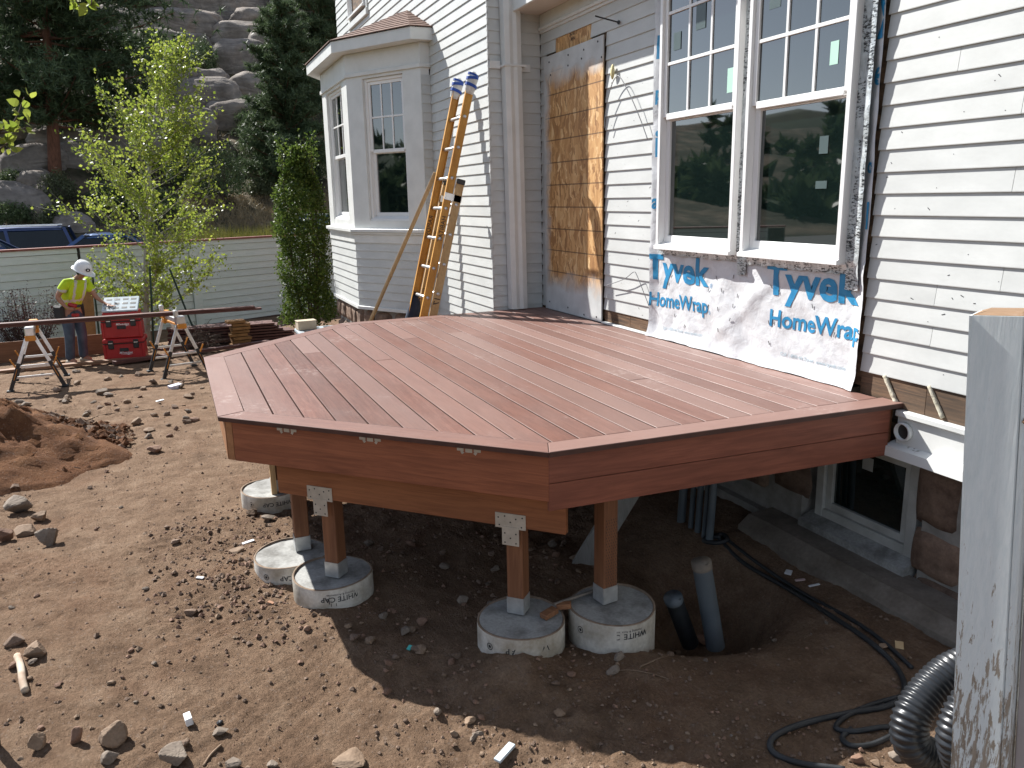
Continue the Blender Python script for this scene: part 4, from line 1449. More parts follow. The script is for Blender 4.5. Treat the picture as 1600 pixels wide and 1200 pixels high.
def channel(mbk, x, off, t0, t1, sgn):
    """one rail, a channel open towards the inside"""
    a, b_ = Lb + ldir * t0 + lnor * off + [x, 0, 0], Lb + ldir * t1 + lnor * off + [x, 0, 0]
    mbk.bar(a, b_, 0.004, 0.078, lnor)
    for k in (-1, 1):
        mbk.bar(a + lnor * 0.037 * k - [sgn * 0.014, 0, 0], b_ + lnor * 0.037 * k - [sgn * 0.014, 0, 0], 0.028, 0.004, lnor)


for sgn, x in ((-1, -8.285), (1, -7.845)):
    mb = MB(); channel(mb, x, 0.05, 0.35, Ll - 0.09, sgn); r_ = mb.build('fly_rail', FIBRE, lad)
    mb = MB(); channel(mb, x + sgn * 0.012, -0.045, 0.0, 2.72, sgn); mb.build('base_rail', FIBRE2, lad)
    mb = MB(); p = Lb + ldir * 2.70 - lnor * 0.045 + [x + sgn * 0.012, 0, 0]; mb.bar(p, p + ldir * 0.05, 0.034, 0.084, lnor, ch=0.004); mb.build('rail_cap', BLACK, lad)
    mb = MB(); p = Lb + ldir * 2.52 + lnor * 0.0 + [x + sgn * 0.008, 0, 0]; mb.bar(p, p + ldir * 0.07, 0.012, 0.185, lnor, ch=0.002); mb.build('guide_bracket', ALU, lad)
    # padded tips taped blue
    mb = MB()
    p = Lb + ldir * (Ll - 0.08) + lnor * 0.05 + [x, 0, 0]
    rings = []
    for t, w_ in ((-0.10, 0.036), (-0.05, 0.052), (0.0, 0.058), (0.05, 0.056), (0.09, 0.046), (0.115, 0.02)):
        rings.append([p + ldir * t + np.array([0.7 * w_ * math.cos(a) * (1 + 0.15 * noise.noise(Vector((a * 2, t * 30, x)))), 0, 0]) + lnor * w_ * math.sin(a) * (1 + 0.2 * noise.noise(Vector((a * 2, t * 30, x + 5)))) for a in np.arange(12) * math.pi / 6])
    mb.loft(rings)
    pad = mb.build('tip_pad', pm('white_rag_%d' % (sgn + 1), (0.5, 0.5, 0.48), (0.72, 0.72, 0.7), 18, 0.9, bmp=0.6, bdist=0.01), lad, smooth=True)
    mb = MB()
    for t, h_, tw in ((-0.035, 0.03, 0.010), (0.04, 0.028, -0.012), (0.075, 0.02, 0.006)):
        rr_ = 0.063 if t < 0.06 else 0.056
        ring = lambda tt: [p + ldir * (tt + tw * math.sin(a)) + np.array([0.74 * rr_ * math.cos(a), 0, 0]) + lnor * rr_ * math.sin(a) for a in np.arange(12) * math.pi / 6]
        mb.loft([ring(t), ring(t + h_)], cap0=False, cap1=False)
    mb.build('blue_tape', pm('blue_tape_%d' % (sgn + 1), (0.012, 0.06, 0.32), (0.02, 0.09, 0.42), 10, 0.6, bmp=0.1), pad)
    mb = MB()
    p = Lb + ldir * 0.42 + lnor * 0.05 + [x, 0, 0]
    rings = []
    for t, w_ in ((-0.34, 0.10), (0.75, 0.095), (0.93, 0.07), (1.06, 0.045), (1.12, 0.02)):
        rings.append([p + ldir * t + np.array([0.72 * w_ * math.cos(a), 0, 0]) + lnor * w_ * (math.sin(a) - 0.3) for a in np.arange(10) * math.pi / 5])
    if sgn < 0:
        mb.loft(rings); mb.build('rail_cover', NAVY, lad, smooth=True)
t = 0.30
k = 0
while t < Ll - 0.15:
    for off, lo_, hi_, w_ in ((0.05, 0.36, Ll - 0.1, 0.40), (-0.045, 0.0, 2.6, 0.43)):
        if lo_ < t < hi_:
            mb = MB(); p = Lb + ldir * (t + (0.0 if off > 0 else 0.06)) + lnor * off
            mb.tube([p + [-8.065 - w_ / 2 - 0.03, 0, 0], p + [-8.065 + w_ / 2 + 0.03, 0, 0]], 0.0165, 10); mb.build('rung', ALU, lad, smooth=True)
    t += 0.305
def lettering_on_rail(word, t0_, h_, off, x, run=1):
    V, F = text_mesh(word, h_, 0.012)
    m_ = MB(); m_.add([Lb + ldir * (t0_ - v[0]) + lnor * (off + v[1] - h_ / 2) + [x, 0, 0] for v in V], F)
    m_.build('lettering', INK, lad)
lettering_on_rail('HABITAT', 2.36, 0.045, 0.05, -7.8425)
lettering_on_rail('RAPIDS', 2.36, 0.045, 0.05, -8.2825)
lettering_on_rail('17', 1.55, 0.06, -0.045, -7.8305)

POLE = wood('pale_pole_wood', (0.42, 0.26, 0.12), (0.62, 0.43, 0.23), 0, 0.0, 0.6, 0.8, None, 0.1, vert=True)
mb = MB()
pb, pt_ = np.array([-10.55, 1.95, -2.42]), np.array([-9.05, 2.90, 0.30])
mb.bar(pb, pb * 0.46 + pt_ * 0.54, 0.036, 0.036, ch=0.004); mb.bar(pb * 0.47 + pt_ * 0.53 + [0.004, 0.01, 0.02], pt_, 0.05, 0.032, ch=0.006)
tag(mb.build('wooden_pole', POLE, base=pb), 'thin pale wooden pole leaning against the bay corner beside the ladder', 'pole')

# ------------------------------------------------------------------ white board fence with a red cap
FW = pm('mint_white_fence_paint', (0.68, 0.76, 0.71), (0.77, 0.83, 0.79), 4, 0.6, (1, 1, 3), 0.1, vary=0.08, fine=0.08)
RCAP = pm('red_brown_cap_paint', (0.22, 0.065, 0.05), (0.32, 0.11, 0.09), 8, 0.6, bmp=0.1)
FA, FB = np.array([-20.95, 2.74]), np.array([-17.95, -3.22])
fu = (FB - FA) / np.linalg.norm(FB - FA)
fl = np.linalg.norm(FB - FA)
F_F2 = Face(FA, fu, (0.9, 0.42))
F_F2.n = np.array([-fu[1], fu[0], 0.0]); F_F2.n = F_F2.n if F_F2.n[0] > 0 else -F_F2.n
F_F2.M = np.stack([F_F2.u, F_F2.n, [0, 0, 1.0]], 1)
fence = thing('board_fence', 'pale lapped board fence with a red cap along the parking lot', 'fence', (FA[0], FA[1], -2.8))
ft, fbm_ = -0.80, -2.80
seams = [-3.2, 2.52, 4.98, 10.5]
sl_ = lambda px, py: None
mb = MB(); F_F2.box(mb, -3.4, 10.9, -0.12, -0.014, fbm_ - 0.15, ft - 0.05); mb.build('fence_dark_backing', TWIG, fence)  # dark backing added so the gaps between boards read as shadow lines
for i in range(3):
    a, b_ = seams[i], seams[i + 1]
    ya = a + (0.11 if i in (1,) else 0.03); yb = b_ - (0.11 if i == 0 else 0.03)
    zz = [fbm_ + 0.155 * q for q in range(13)] + [ft - 0.03]
    for q in range(len(zz) - 1):
        mb = MB()
        j = random.uniform(-0.004, 0.004)
        ring = lambda s: [F_F2.p(s, -0.01, zz[q] + j + 0.016), F_F2.p(s, 0.026, zz[q] + j + 0.012), F_F2.p(s, 0.006, zz[q + 1] + 0.006 + j), F_F2.p(s, -0.01, zz[q + 1] + 0.006 + j)]
        mb.loft([ring(ya), ring(yb)]); mb.build('fence_board', FW, fence)
for s, w_ in ((2.52, 0.2), (4.98, 0.03)):
    mb = MB(); F_F2.box(mb, s - w_ / 2, s + w_ / 2, -0.012, 0.055 if w_ > 0.1 else 0.012, fbm_, ft - 0.031, ch=0.003); mb.build('fence_post_or_seam', FW if w_ > 0.1 else BLACK, fence)  # the narrow black one is only a dark strip for the panel seam
mb = MB(); F_F2.box(mb, -3.4, 10.9, -0.14, 0.05, ft - 0.028, ft + 0.012, ch=0.004); mb.build('cap_rail', RCAP, fence)
mb = MB(); F_F2.box(mb, -3.3, 2.4, 0.019, 0.045, fbm_ - 0.1, fbm_ + 0.06, ch=0.003); mb.build('base_board', pm('dark_base_board', (0.06, 0.03, 0.025), (0.1, 0.055, 0.045), 6, 0.8), fence)

# ------------------------------------------------------------------ foliage helpers
def leaf_cloud(mbk, pts, size, n_each=1, spread=0.0, aspect=0.62, mi=0, up=0.0, seedr=rng, round_=False):
    """small pointed leaves about the given points"""
    P = np.repeat(np.array(pts, float), n_each, 0)
    n = len(P)
    P = P + seedr.normal(0, 1, (n, 3)) * spread
    d = seedr.normal(0, 1, (n, 3)); d /= np.linalg.norm(d, axis=1)[:, None]
    q = seedr.normal(0, 1, (n, 3)); q[:, 2] += up
    s = np.cross(d, q); s /= np.linalg.norm(s, axis=1)[:, None] + 1e-9
    L = size * seedr.uniform(0.6, 1.35, n)[:, None]
    if round_:
        nn = np.cross(d, s)
        prof_ = ((0.0, 0.0), (0.12, 0.30), (0.38, 0.48), (0.68, 0.34), (0.88, 0.12), (1.0, 0.0))
        R_ = [P + d * L * t + s * L * aspect * w_ + nn * L * w_ * 0.25 for t, w_ in prof_] + [P + d * L * t - s * L * aspect * w_ + nn * L * w_ * 0.25 for t, w_ in prof_[4:0:-1]]
        V = np.stack(R_, 1).reshape(-1, 3)
        b = len(mbk.v)
        F = [(q * 10 + k, q * 10 + k + 1, q * 10 + (10 - k - 1), q * 10 + ((10 - k) % 10)) if 0 < k < 4 else ((q * 10, q * 10 + 1, q * 10 + 9) if k == 0 else (q * 10 + 4, q * 10 + 5, q * 10 + 6)) for q in range(n) for k in range(5)]
        mbk.v.extend(map(tuple, V)); mbk.f.extend(tuple(i + b for i in f) for f in F); mbk.m.extend([mi] * len(F))
        return
    V = np.stack([P, P + d * L * 0.45 + s * L * aspect * 0.5, P + d * L, P + d * L * 0.45 - s * L * aspect * 0.5], 1).reshape(-1, 3)
    F = np.arange(n * 4).reshape(-1, 4)
    b = len(mbk.v)
    mbk.v.extend(map(tuple, V)); mbk.f.extend(map(tuple, F + b)); mbk.m.extend([mi] * n)


def needle_tufts(mbk, pts, length, n_each=14, seedr=rng, width=0.12, lean=0.35):
    P = np.repeat(np.array(pts, float), n_each, 0)
    n = len(P)
    d = seedr.normal(0, 1, (n, 3)); d[:, 2] += lean; d /= np.linalg.norm(d, axis=1)[:, None]
    s = np.cross(d, seedr.normal(0, 1, (n, 3))); s /= np.linalg.norm(s, axis=1)[:, None] + 1e-9
    L = length * seedr.uniform(0.55, 1.2, n)[:, None]
    V = np.stack([P - s * L * width, P + s * L * width, P + d * L], 1).reshape(-1, 3)
    F = np.arange(n * 3).reshape(-1, 3)
    b = len(mbk.v)
    mbk.v.extend(map(tuple, V)); mbk.f.extend(map(tuple, F + b)); mbk.m.extend([0] * n)


def leaf_mat(name, c1, c2, trans=0.35, scale=3.0, rough=0.5):
    m = bpy.data.materials.new(name); m.use_nodes = True
    nt = m.node_tree
    b = nt.nodes['Principled BSDF']
    g = nt.nodes.new('ShaderNodeNewGeometry')
    c = ramp(nt, g.outputs['Random Per Island'], [(0.0, c1), (1.0, c2)])
    v = coords(nt, (1, 1, 1), False, True)
    c = mixc(nt, 0.6, c, ramp(nt, noise_tex(nt, v, scale, 3), [(0.3, 0.55), (0.7, 1.0)]), 'MULTIPLY')
    nt.links.new(c, b.inputs['Base Color'])
    b.inputs['Roughness'].default_value = rough
    b.inputs['Specular IOR Level'].default_value = 0.3
    t = nt.nodes.new('ShaderNodeBsdfTranslucent')
    nt.links.new(c, t.inputs['Color'])
    mx = nt.nodes.new('ShaderNodeMixShader'); mx.inputs[0].default_value = trans
    nt.links.new(b.outputs[0], mx.inputs[1]); nt.links.new(t.outputs[0], mx.inputs[2])
    nt.links.new(mx.outputs[0], nt.nodes['Material Output'].inputs['Surface'])
    return m


BARK = pm('red_pine_bark', (0.09, 0.038, 0.022), (0.22, 0.095, 0.055), 5, 0.9, (4, 4, 0.7), 0.9, 0.03)
GREYBARK = pm('pale_grey_bark', (0.26, 0.25, 0.21), (0.45, 0.44, 0.38), 9, 0.85, (1, 1, 0.5), 0.4, 0.005, fine=0.3)
ASPEN = leaf_mat('fresh_aspen_leaf', (0.19, 0.27, 0.035), (0.40, 0.45, 0.08), 0.55, 2.0, 0.4)
BUSHL = leaf_mat('bush_leaf', (0.045, 0.095, 0.016), (0.17, 0.23, 0.045), 0.4, 1.6)
PINEL = leaf_mat('pine_needles', (0.055, 0.095, 0.045), (0.135, 0.185, 0.085), 0.25, 0.6)
FIRL = leaf_mat('fir_needles', (0.060, 0.100, 0.046), (0.15, 0.20, 0.095), 0.25, 0.7)
SHRUBL = leaf_mat('hill_shrub_leaf', (0.06, 0.10, 0.042), (0.15, 0.195, 0.08), 0.25, 0.5)
SAGE = leaf_mat('sage_leaf', (0.09, 0.115, 0.055), (0.19, 0.21, 0.11), 0.25, 0.8)
PURPLE = leaf_mat('purple_leaf', (0.045, 0.018, 0.022), (0.115, 0.055, 0.05), 0.2, 2.0)
TALLG = leaf_mat('tall_grass_blade', (0.11, 0.13, 0.02), (0.26, 0.24, 0.06), 0.3, 1.0)
DRYG = leaf_mat('dry_grass_blade', (0.23, 0.17, 0.09), (0.42, 0.33, 0.19), 0.2, 0.7)


def curve_pts(p, q, sag, n=8, side=(0, 0, 1)):
    p, q = np.array(p, float), np.array(q, float)
    t = np.linspace(0, 1, n)[:, None]
    return p * (1 - t) + q * t + np.array(side, float) * sag * (4 * t * (1 - t))


# aspen sapling, blown to the right
ab = np.array([-16.6, -0.56, ground_z(-16.6, -0.56)])
at_ = np.array([-16.6, 0.34, 2.78])
asp = thing('aspen_sapling', 'young aspen with fresh yellow green leaves in front of the fence', 'tree', ab)
trunk = curve_pts(ab - [0, 0, 0.1], at_, -0.16, 14, (0, 1, 0))
mb = MB(); mb.tube(trunk, np.linspace(0.062, 0.008, 14), 10)
tw = []
lp = []
for i in range(120):
    t = random.uniform(0.16, 0.97) if i < 104 else random.uniform(0.06, 0.16)
    f_ = t * 13; k = int(f_); p0 = trunk[k] * (1 - (f_ - k)) + trunk[min(k + 1, 13)] * (f_ - k)
    az_ = random.uniform(0, 2 * math.pi)
    L = (1.55 * (1 - t) ** 0.65 + 0.5) * random.uniform(0.5, 1.1)
    if t < 0.2:
        L *= 0.8
    dirv = np.array([math.cos(az_) * 0.8, math.sin(az_) * 0.85 + 0.42 * t, 0.55 + 0.35 * t])
    dirv /= np.linalg.norm(dirv)
    q = p0 + dirv * L
    cv = curve_pts(p0, q, 0.10 * L, 7, (0, 0.6, -0.4))
    tw.append((cv, 0.013 * (1 - t) + 0.004))
    for s in np.linspace(0.18, 1, int(6 + 15 * L)):
        j = s * 6; kk = int(min(j, 5)); lp.append(cv[kk] * (1 - (j - kk)) + cv[kk + 1] * (j - kk))
    for _ in range(int(2 + 3 * L)):
        s0 = random.uniform(0.3, 0.95); j = s0 * 6; kk = int(min(j, 5)); b0 = cv[kk] * (1 - (j - kk)) + cv[kk + 1] * (j - kk)
        dv = dirv + np.array([random.gauss(0, .5), random.gauss(0.2, .5), random.gauss(0.1, .35)]); dv /= np.linalg.norm(dv)
        e = b0 + dv * L * random.uniform(0.18, 0.42)
        tw.append((np.array([b0, (b0 + e) / 2 + [0, 0, .02], e]), 0.004))
        for s in np.linspace(0.15, 1, 8):
            lp.append(b0 * (1 - s) + e * s)
mb.build('trunk', GREYBARK, asp, smooth=True)
mb = MB()
for cv, r_ in tw:
    mb.tube(cv, np.linspace(r_, 0.002, len(cv)), 5, caps=False)
mb.build('branches', GREYBARK, asp)
mb = MB(); leaf_cloud(mb, lp, 0.055, 2, 0.045, 0.85)
mb.build('leaves', ASPEN, asp)

# clipped columnar bush beside the bay
bb = np.array([-17.4, 2.62, ground_z(-17.4, 2.62)])
bush = thing('column_bush', 'tall narrow leafy bush between the fence end and the bay window', 'bush', bb)
mb = MB()
for i in range(9):
    a = random.uniform(0, 6.28); mb.tube(curve_pts(bb + [0.1 * math.cos(a), 0.1 * math.sin(a), -0.05], bb + [0.3 * math.cos(a), 0.3 * math.sin(a), random.uniform(2.2, 3.8)], 0.08, 6, (math.cos(a), math.sin(a), 0)), np.linspace(0.03, 0.006, 6), 6)
mb.build('stems', TWIG, bush)
pts = []
while len(pts) < 11500:
    z = random.uniform(0.15, 3.75)
    w_ = (0.72 if z < 2.4 else 0.72 * max(0.1, (3.85 - z) / 1.45) ** 0.7) * (0.85 + 0.35 * noise.noise(Vector((z * 1.6, 3, 0))))
    a = random.uniform(0, 6.28); r_ = w_ * (random.random() ** 0.28) * (0.9 + 0.28 * noise.noise(Vector((math.cos(a) * 2, math.sin(a) * 2, z * 2))))
    if noise.noise(Vector((math.cos(a) * r_ * 5, math.sin(a) * r_ * 5, z * 3.1 + 40))) > -0.22:
        pts.append(bb + [math.cos(a) * r_, math.sin(a) * r_, z])
for i in range(26):                                   # loose shoots at the top
    a = random.uniform(0, 6.28); e = bb + [0.35 * math.cos(a), 0.35 * math.sin(a), 3.3]
    for s in np.linspace(0, 1, 12):
        pts.append(e + np.array([0.05 * math.cos(a), 0.05 * math.sin(a), random.uniform(0.4, 0.8)]) * s)
mb = MB(); leaf_cloud(mb, pts, 0.06, 2, 0.03, 0.6)
mb.build('leaves', BUSHL, bush)

# dry purple shrub by the worker
sb = np.array([-16.9, -2.55, ground_z(-16.9, -2.55)])
shr = thing('purple_shrub', 'twiggy dark purple shrub against the fence beside the worker', 'shrub', sb)
mb = MB(); pts = []
for i in range(90):
    a = random.uniform(0, 6.28); L = random.uniform(0.6, 1.25); sp = random.uniform(0.1, 0.75)
    e = sb + [math.cos(a) * sp * 0.9, math.sin(a) * sp, L]
    cv = curve_pts(sb + [math.cos(a) * 0.08, math.sin(a) * 0.08, 0], e, 0.08, 6, (math.cos(a), math.sin(a), 0))
    mb.tube(cv, np.linspace(0.007, 0.002, 6), 4)
    for s in np.linspace(0.25, 1, 16):
        j = s * 5; kk = int(min(j, 4)); pts.append(cv[kk] * (1 - (j - kk)) + cv[kk + 1] * (j - kk))
mb.build('stems', TWIG, shr)
mb = MB(); leaf_cloud(mb, pts, 0.035, 3, 0.05, 0.5); mb.build('leaves', PURPLE, shr)

# ------------------------------------------------------------------ hillside, boulders, trees behind
def hz(x, y):
    x = np.asarray(x, float); y = np.asarray(y, float)
    d = np.clip(-x - 33.5, 0, None)
    h_ = -2.36 + 0.20 * np.minimum(d, 12) + 0.47 * np.clip(d - 12, 0, 62) + 0.05 * np.clip(d - 74, 0, None)
    side = np.clip((-y - 8.5) / 14, 0, 1); side = side * side * (3 - 2 * side)
    h_ = h_ - side * 0.75 * np.clip(h_ + 2.3, 0, None) * 0.8
    k = np.clip(d / 10, 0, 1)
    return h_ + k * (1.3 * fbm(x, y, 0.09, 3, 90) + 0.5 * fbm(x, y, 0.4, 3, 95))


def hill_hit(px, py):
    r = ray(px, py)
    s = 34.0
    while s < 160:
        p = r * s
        if p[0] < -33 and p[2] < float(hz(p[0], p[1])):
            return p, s
        s += 0.4
    return r * 90, 90.0


hx = grid_axis([(-170, -100, 4), (-100, -33, 0.9), (-33, -31, 1)]); hy = grid_axis([(-140, -40, 6), (-40, 40, 1.0), (40, 160, 6)])
HX, HY = np.meshgrid(hx, hy, indexing='ij')
HZ = hz(HX, HY) + 0.25 * fbm(HX, HY, 1.1, 2, 99) * np.clip((-HX - 34) / 4, 0, 1)
HZ = np.where(HX > -33.2, -3.0, HZ)
mb = MB()
m_ = len(hy)
mb.add(np.c_[HX.ravel(), HY.ravel(), HZ.ravel()], [(i * m_ + j, i * m_ + m_ + j, i * m_ + m_ + j + 1, i * m_ + j + 1) for i in range(len(hx) - 1) for j in range(m_ - 1)])
HILLM = pm('dry_hill_soil', (0.06, 0.058, 0.036), (0.20, 0.16, 0.115), 0.35, 0.95, bmp=0.6, bdist=0.2, detail=8, fine=0.5, lo=0.45, hi=0.66, spec=0.1, world_=True)
tag(mb.build('hillside', HILLM, smooth=True), kind='structure')
mb = MB(); mb.box((-28.6, 0, -2.235), (9.5, 120, 0.012)); tag(mb.build('parking_lot', pm('asphalt', (0.04, 0.04, 0.042), (0.07, 0.07, 0.07), 6, 0.9, bmp=0.2)), kind='structure')


def granite():
    m, nt, b = new_mat('weathered_granite')
    v = coords(nt, (1, 1, 1), True)
    f1 = noise_tex(nt, v, 0.35, 6, 0.6, 0.5)
    f2 = noise_tex(nt, v, 2.6, 6, 0.65)
    mp = nt.nodes.new('ShaderNodeMapping'); mp.inputs['Scale'].default_value = (0.6, 0.6, 2.6)
    nt.links.new(v, mp.inputs[0])
    f3 = noise_tex(nt, mp.outputs[0], 0.9, 5, 0.6, 1.0)
    c = ramp(nt, f1, [(0.35, (0.24, 0.205, 0.175)), (0.55, (0.37, 0.325, 0.285)), (0.75, (0.42, 0.30, 0.215))])
    c = mixc(nt, 0.6, c, ramp(nt, f2, [(0.3, 0.45), (0.7, 1.0)]), 'MULTIPLY')
    c = mixc(nt, 0.5, c, ramp(nt, f3, [(0.38, 0.35), (0.6, 1.0)]), 'MULTIPLY')
    nt.links.new(c, b.inputs['Base Color'])
    b.inputs['Roughness'].default_value = 0.9
    b.inputs['Specular IOR Level'].default_value = 0.2
    p = bump(nt, b, f3, 0.6, 0.25)
    bump(nt, b, f2, 0.8, 0.08, p)
    return m


GRAN = granite()
_bm = bmesh.new(); bmesh.ops.create_icosphere(_bm, subdivisions=4, radius=1.0)
ICO_V = np.array([v.co[:] for v in _bm.verts]); _bm.verts.index_update(); ICO_F = [tuple(v.index for v in f.verts) for f in _bm.faces]; _bm.free()
_bm = bmesh.new(); bmesh.ops.create_icosphere(_bm, subdivisions=2, radius=1.0)
ICO2_V = np.array([v.co[:] for v in _bm.verts]); _bm.verts.index_update(); ICO2_F = [tuple(v.index for v in f.verts) for f in _bm.faces]; _bm.free()


def rock_shape(seed, box=0.5, rough=0.16, V=None):
    V = ICO_V if V is None else V
    e = 1 - 0.55 * box
    S = np.sign(V) * np.abs(V) ** e
    S = S / np.max(np.abs(S)) * 1.0
    out = []
    for p in S:
        n1 = noise.noise(Vector(p * 0.9) + Vector((seed * 7.1, 0, 0))); n2 = noise.noise(Vector(p * 2.3) + Vector((0, seed * 3.3, 0))); n3 = noise.noise(Vector((p[0] * 3.0, p[1] * 3.0, p[2] * 7.0 + seed)))
        out.append(p * (1 + rough * 1.6 * n1 + rough * 0.8 * n2 + rough * 0.35 * n3))
    return np.array(out)




def broken_rock(seed, V, cuts=16, squash=1.0, rough=0.03):
    """a stone with flat broken faces: the unit ball cut by random planes, then roughened"""
    r6 = np.random.default_rng(int(seed * 1000) % 100003)
    n_ = r6.normal(0, 1, (cuts, 3)); n_ /= np.linalg.norm(n_, axis=1)[:, None]
    d_ = r6.uniform(0.52, 0.95, cuts)
    q = V @ n_.T
    rad = np.min(np.where(q > 0.05, d_ / np.maximum(q, 0.05), 9), axis=1)
    rad = np.minimum(rad, 1.15)
    out = V * rad[:, None]
    k = np.array([noise.noise(Vector(p * 5) + Vector((seed * 3, 0, 0))) + 0.5 * noise.noise(Vector(p * 12) + Vector((0, seed, 0))) for p in V])
    out = out * (1 + rough * k)[:, None]
    return out / np.max(np.abs(out), axis=0)


_bm = bmesh.new(); bmesh.ops.create_icosphere(_bm, subdivisions=3, radius=1.0)
ICO3_V = np.array([v.co[:] for v in _bm.verts]); _bm.verts.index_update(); ICO3_F = [tuple(v.index for v in f.verts) for f in _bm.faces]; _bm.free()
view_y = lambda p: np.array([-p[1], p[0], 0]) / math.hypot(p[0], p[1])
BOULD = [  # x0, x1, y0, y1 in the picture, boxiness, roughness, label
    (221, 262, -2, 26, .3, .12, 'small rounded boulder at the left end of the topmost ledge'),
    (252, 322, -6, 34, .3, .08, 'smooth pillow shaped boulder on the topmost ledge'),
    (300, 420, -22, 46, .45, .12, 'huge grey rock mass crowning the outcrop'),
    (172, 246, 24, 74, .5, .10, 'pale slab boulder at the left end of the long ledge'),
    (234, 336, 24, 70, .6, .08, 'long grey slab boulder in the middle ledge'),
    (318, 346, 26, 64, .5, .12, 'narrow block closing the right end of the middle ledge'),
    (218, 282, 58, 112, .75, .08, 'tall square block under the left part of the long slab'),
    (270, 324, 60, 112, .75, .08, 'square faced block under the right part of the long slab'),
    (130, 226, 62, 140, .5, .12, 'broad dark boulder face beside the pine trunk'),
    (340, 372, 22, 50, .35, .15, 'small knobbly boulder on the left of the rock stack'),
    (336, 418, 40, 82, .35, .12, 'folded grey boulder in the middle of the rock stack'),
    (372, 446, 22, 66, .4, .16, 'cracked reddish boulder on top of the rock stack'),
    (388, 430, 8, 34, .35, .15, 'pointed boulder at the very top of the rock stack'),
    (342, 414, 70, 128, .3, .08, 'big egg shaped boulder at the foot of the rock stack'),
    (395, 445, 60, 112, .55, .12, 'orange tinged block behind the egg shaped boulder'),
    (286, 374, 128, 188, .5, .12, 'low sloping slab behind the aspen top'),
    (366, 426, 122, 172, .5, .12, 'cracked block below the egg shaped boulder'),
    (330, 400, 164, 214, .45, .14, 'dim lower boulder among the dark shrubs'),
    (98, 136, 162, 196, .75, .08, 'pale square block just right of the pine trunk'),
    (128, 176, 156, 198, .75, .08, 'wide square block right of the pine trunk'),
    (62, 138, 202, 236, .55, .10, 'flat boulder crossing behind the lower pine trunk'),
    (20, 92, 232, 276, .5, .12, 'low dark boulder left of the pine trunk base'),
    (92, 150, 228, 270, .5, .12, 'rounded dark boulder right of the pine trunk base'),
    (38, 78, 270, 304, .35, .14, 'small red brown boulder at the foot of the pine'),
    (-18, 64, 292, 366, .35, .10, 'great round boulder behind the parked cars'),
    (56, 98, 288, 330, .35, .12, 'pale rounded boulder beside the great round one'),
    (96, 140, 336, 372, .45, .14, 'low reddish boulder behind the middle parked car'),
    (428, 476, 232, 292, .35, .10, 'brown dome boulder under the fir tree'),
    (-20, 52, 160, 235, .5, .14, 'dark boulder at the left edge below the pine crown'),
    (150, 250, 190, 262, .5, .13, 'dim boulder hidden behind the aspen leaves'),
    (430, 500, -10, 60, .5, .14, 'dark rock wall behind the fir top'),
    (196, 300, 108, 168, .55, .14, 'wide boulder face low behind the aspen top'),
    (300, 350, 112, 150, .4, .14, 'mid sized boulder left of the egg shaped boulder foot'),
    (396, 470, 108, 150, .5, .14, 'broad block right of the egg shaped boulder foot'),
    (410, 480, 190, 240, .45, .14, 'dull rounded boulder beside the fir tree foot'),
    (240, 330, 176, 232, .5, .14, 'sloping boulder seen through the aspen leaves'),
    (120, 200, 20, 72, .5, .14, 'dark boulder behind the right side of the pine crown'),
]
for i, (xa, xb, ya, yb, bx, rg, lab) in enumerate(BOULD):
    p, s = hill_hit((xa + xb) / 2, yb - 0.25 * (yb - ya))
    w_ = (xb - xa) / FPX * s; h_ = (yb - ya) / FPX * s
    dep = max(0.8 * w_, h_) * 0.75
    c = ray((xa + xb) / 2, (ya + yb) / 2) * (s + dep * 0.15)
    sd = view_y(c); fw_ = np.array([c[0], c[1], 0]) / math.hypot(c[0], c[1])
    S = rock_shape(i * 1.7 + 0.3, bx, rg)
    V = c + S[:, :1] * sd * w_ / 2 * 1.26 + S[:, 1:2] * fw_ * dep / 2 * 1.6 + S[:, 2:] * np.array([0, 0, h_ / 2 * 1.26])
    mb = MB(); mb.add(V, ICO_F)
    tag(mb.build('boulder', GRAN, smooth=True), lab, 'boulder', 'granite boulders on the hillside')


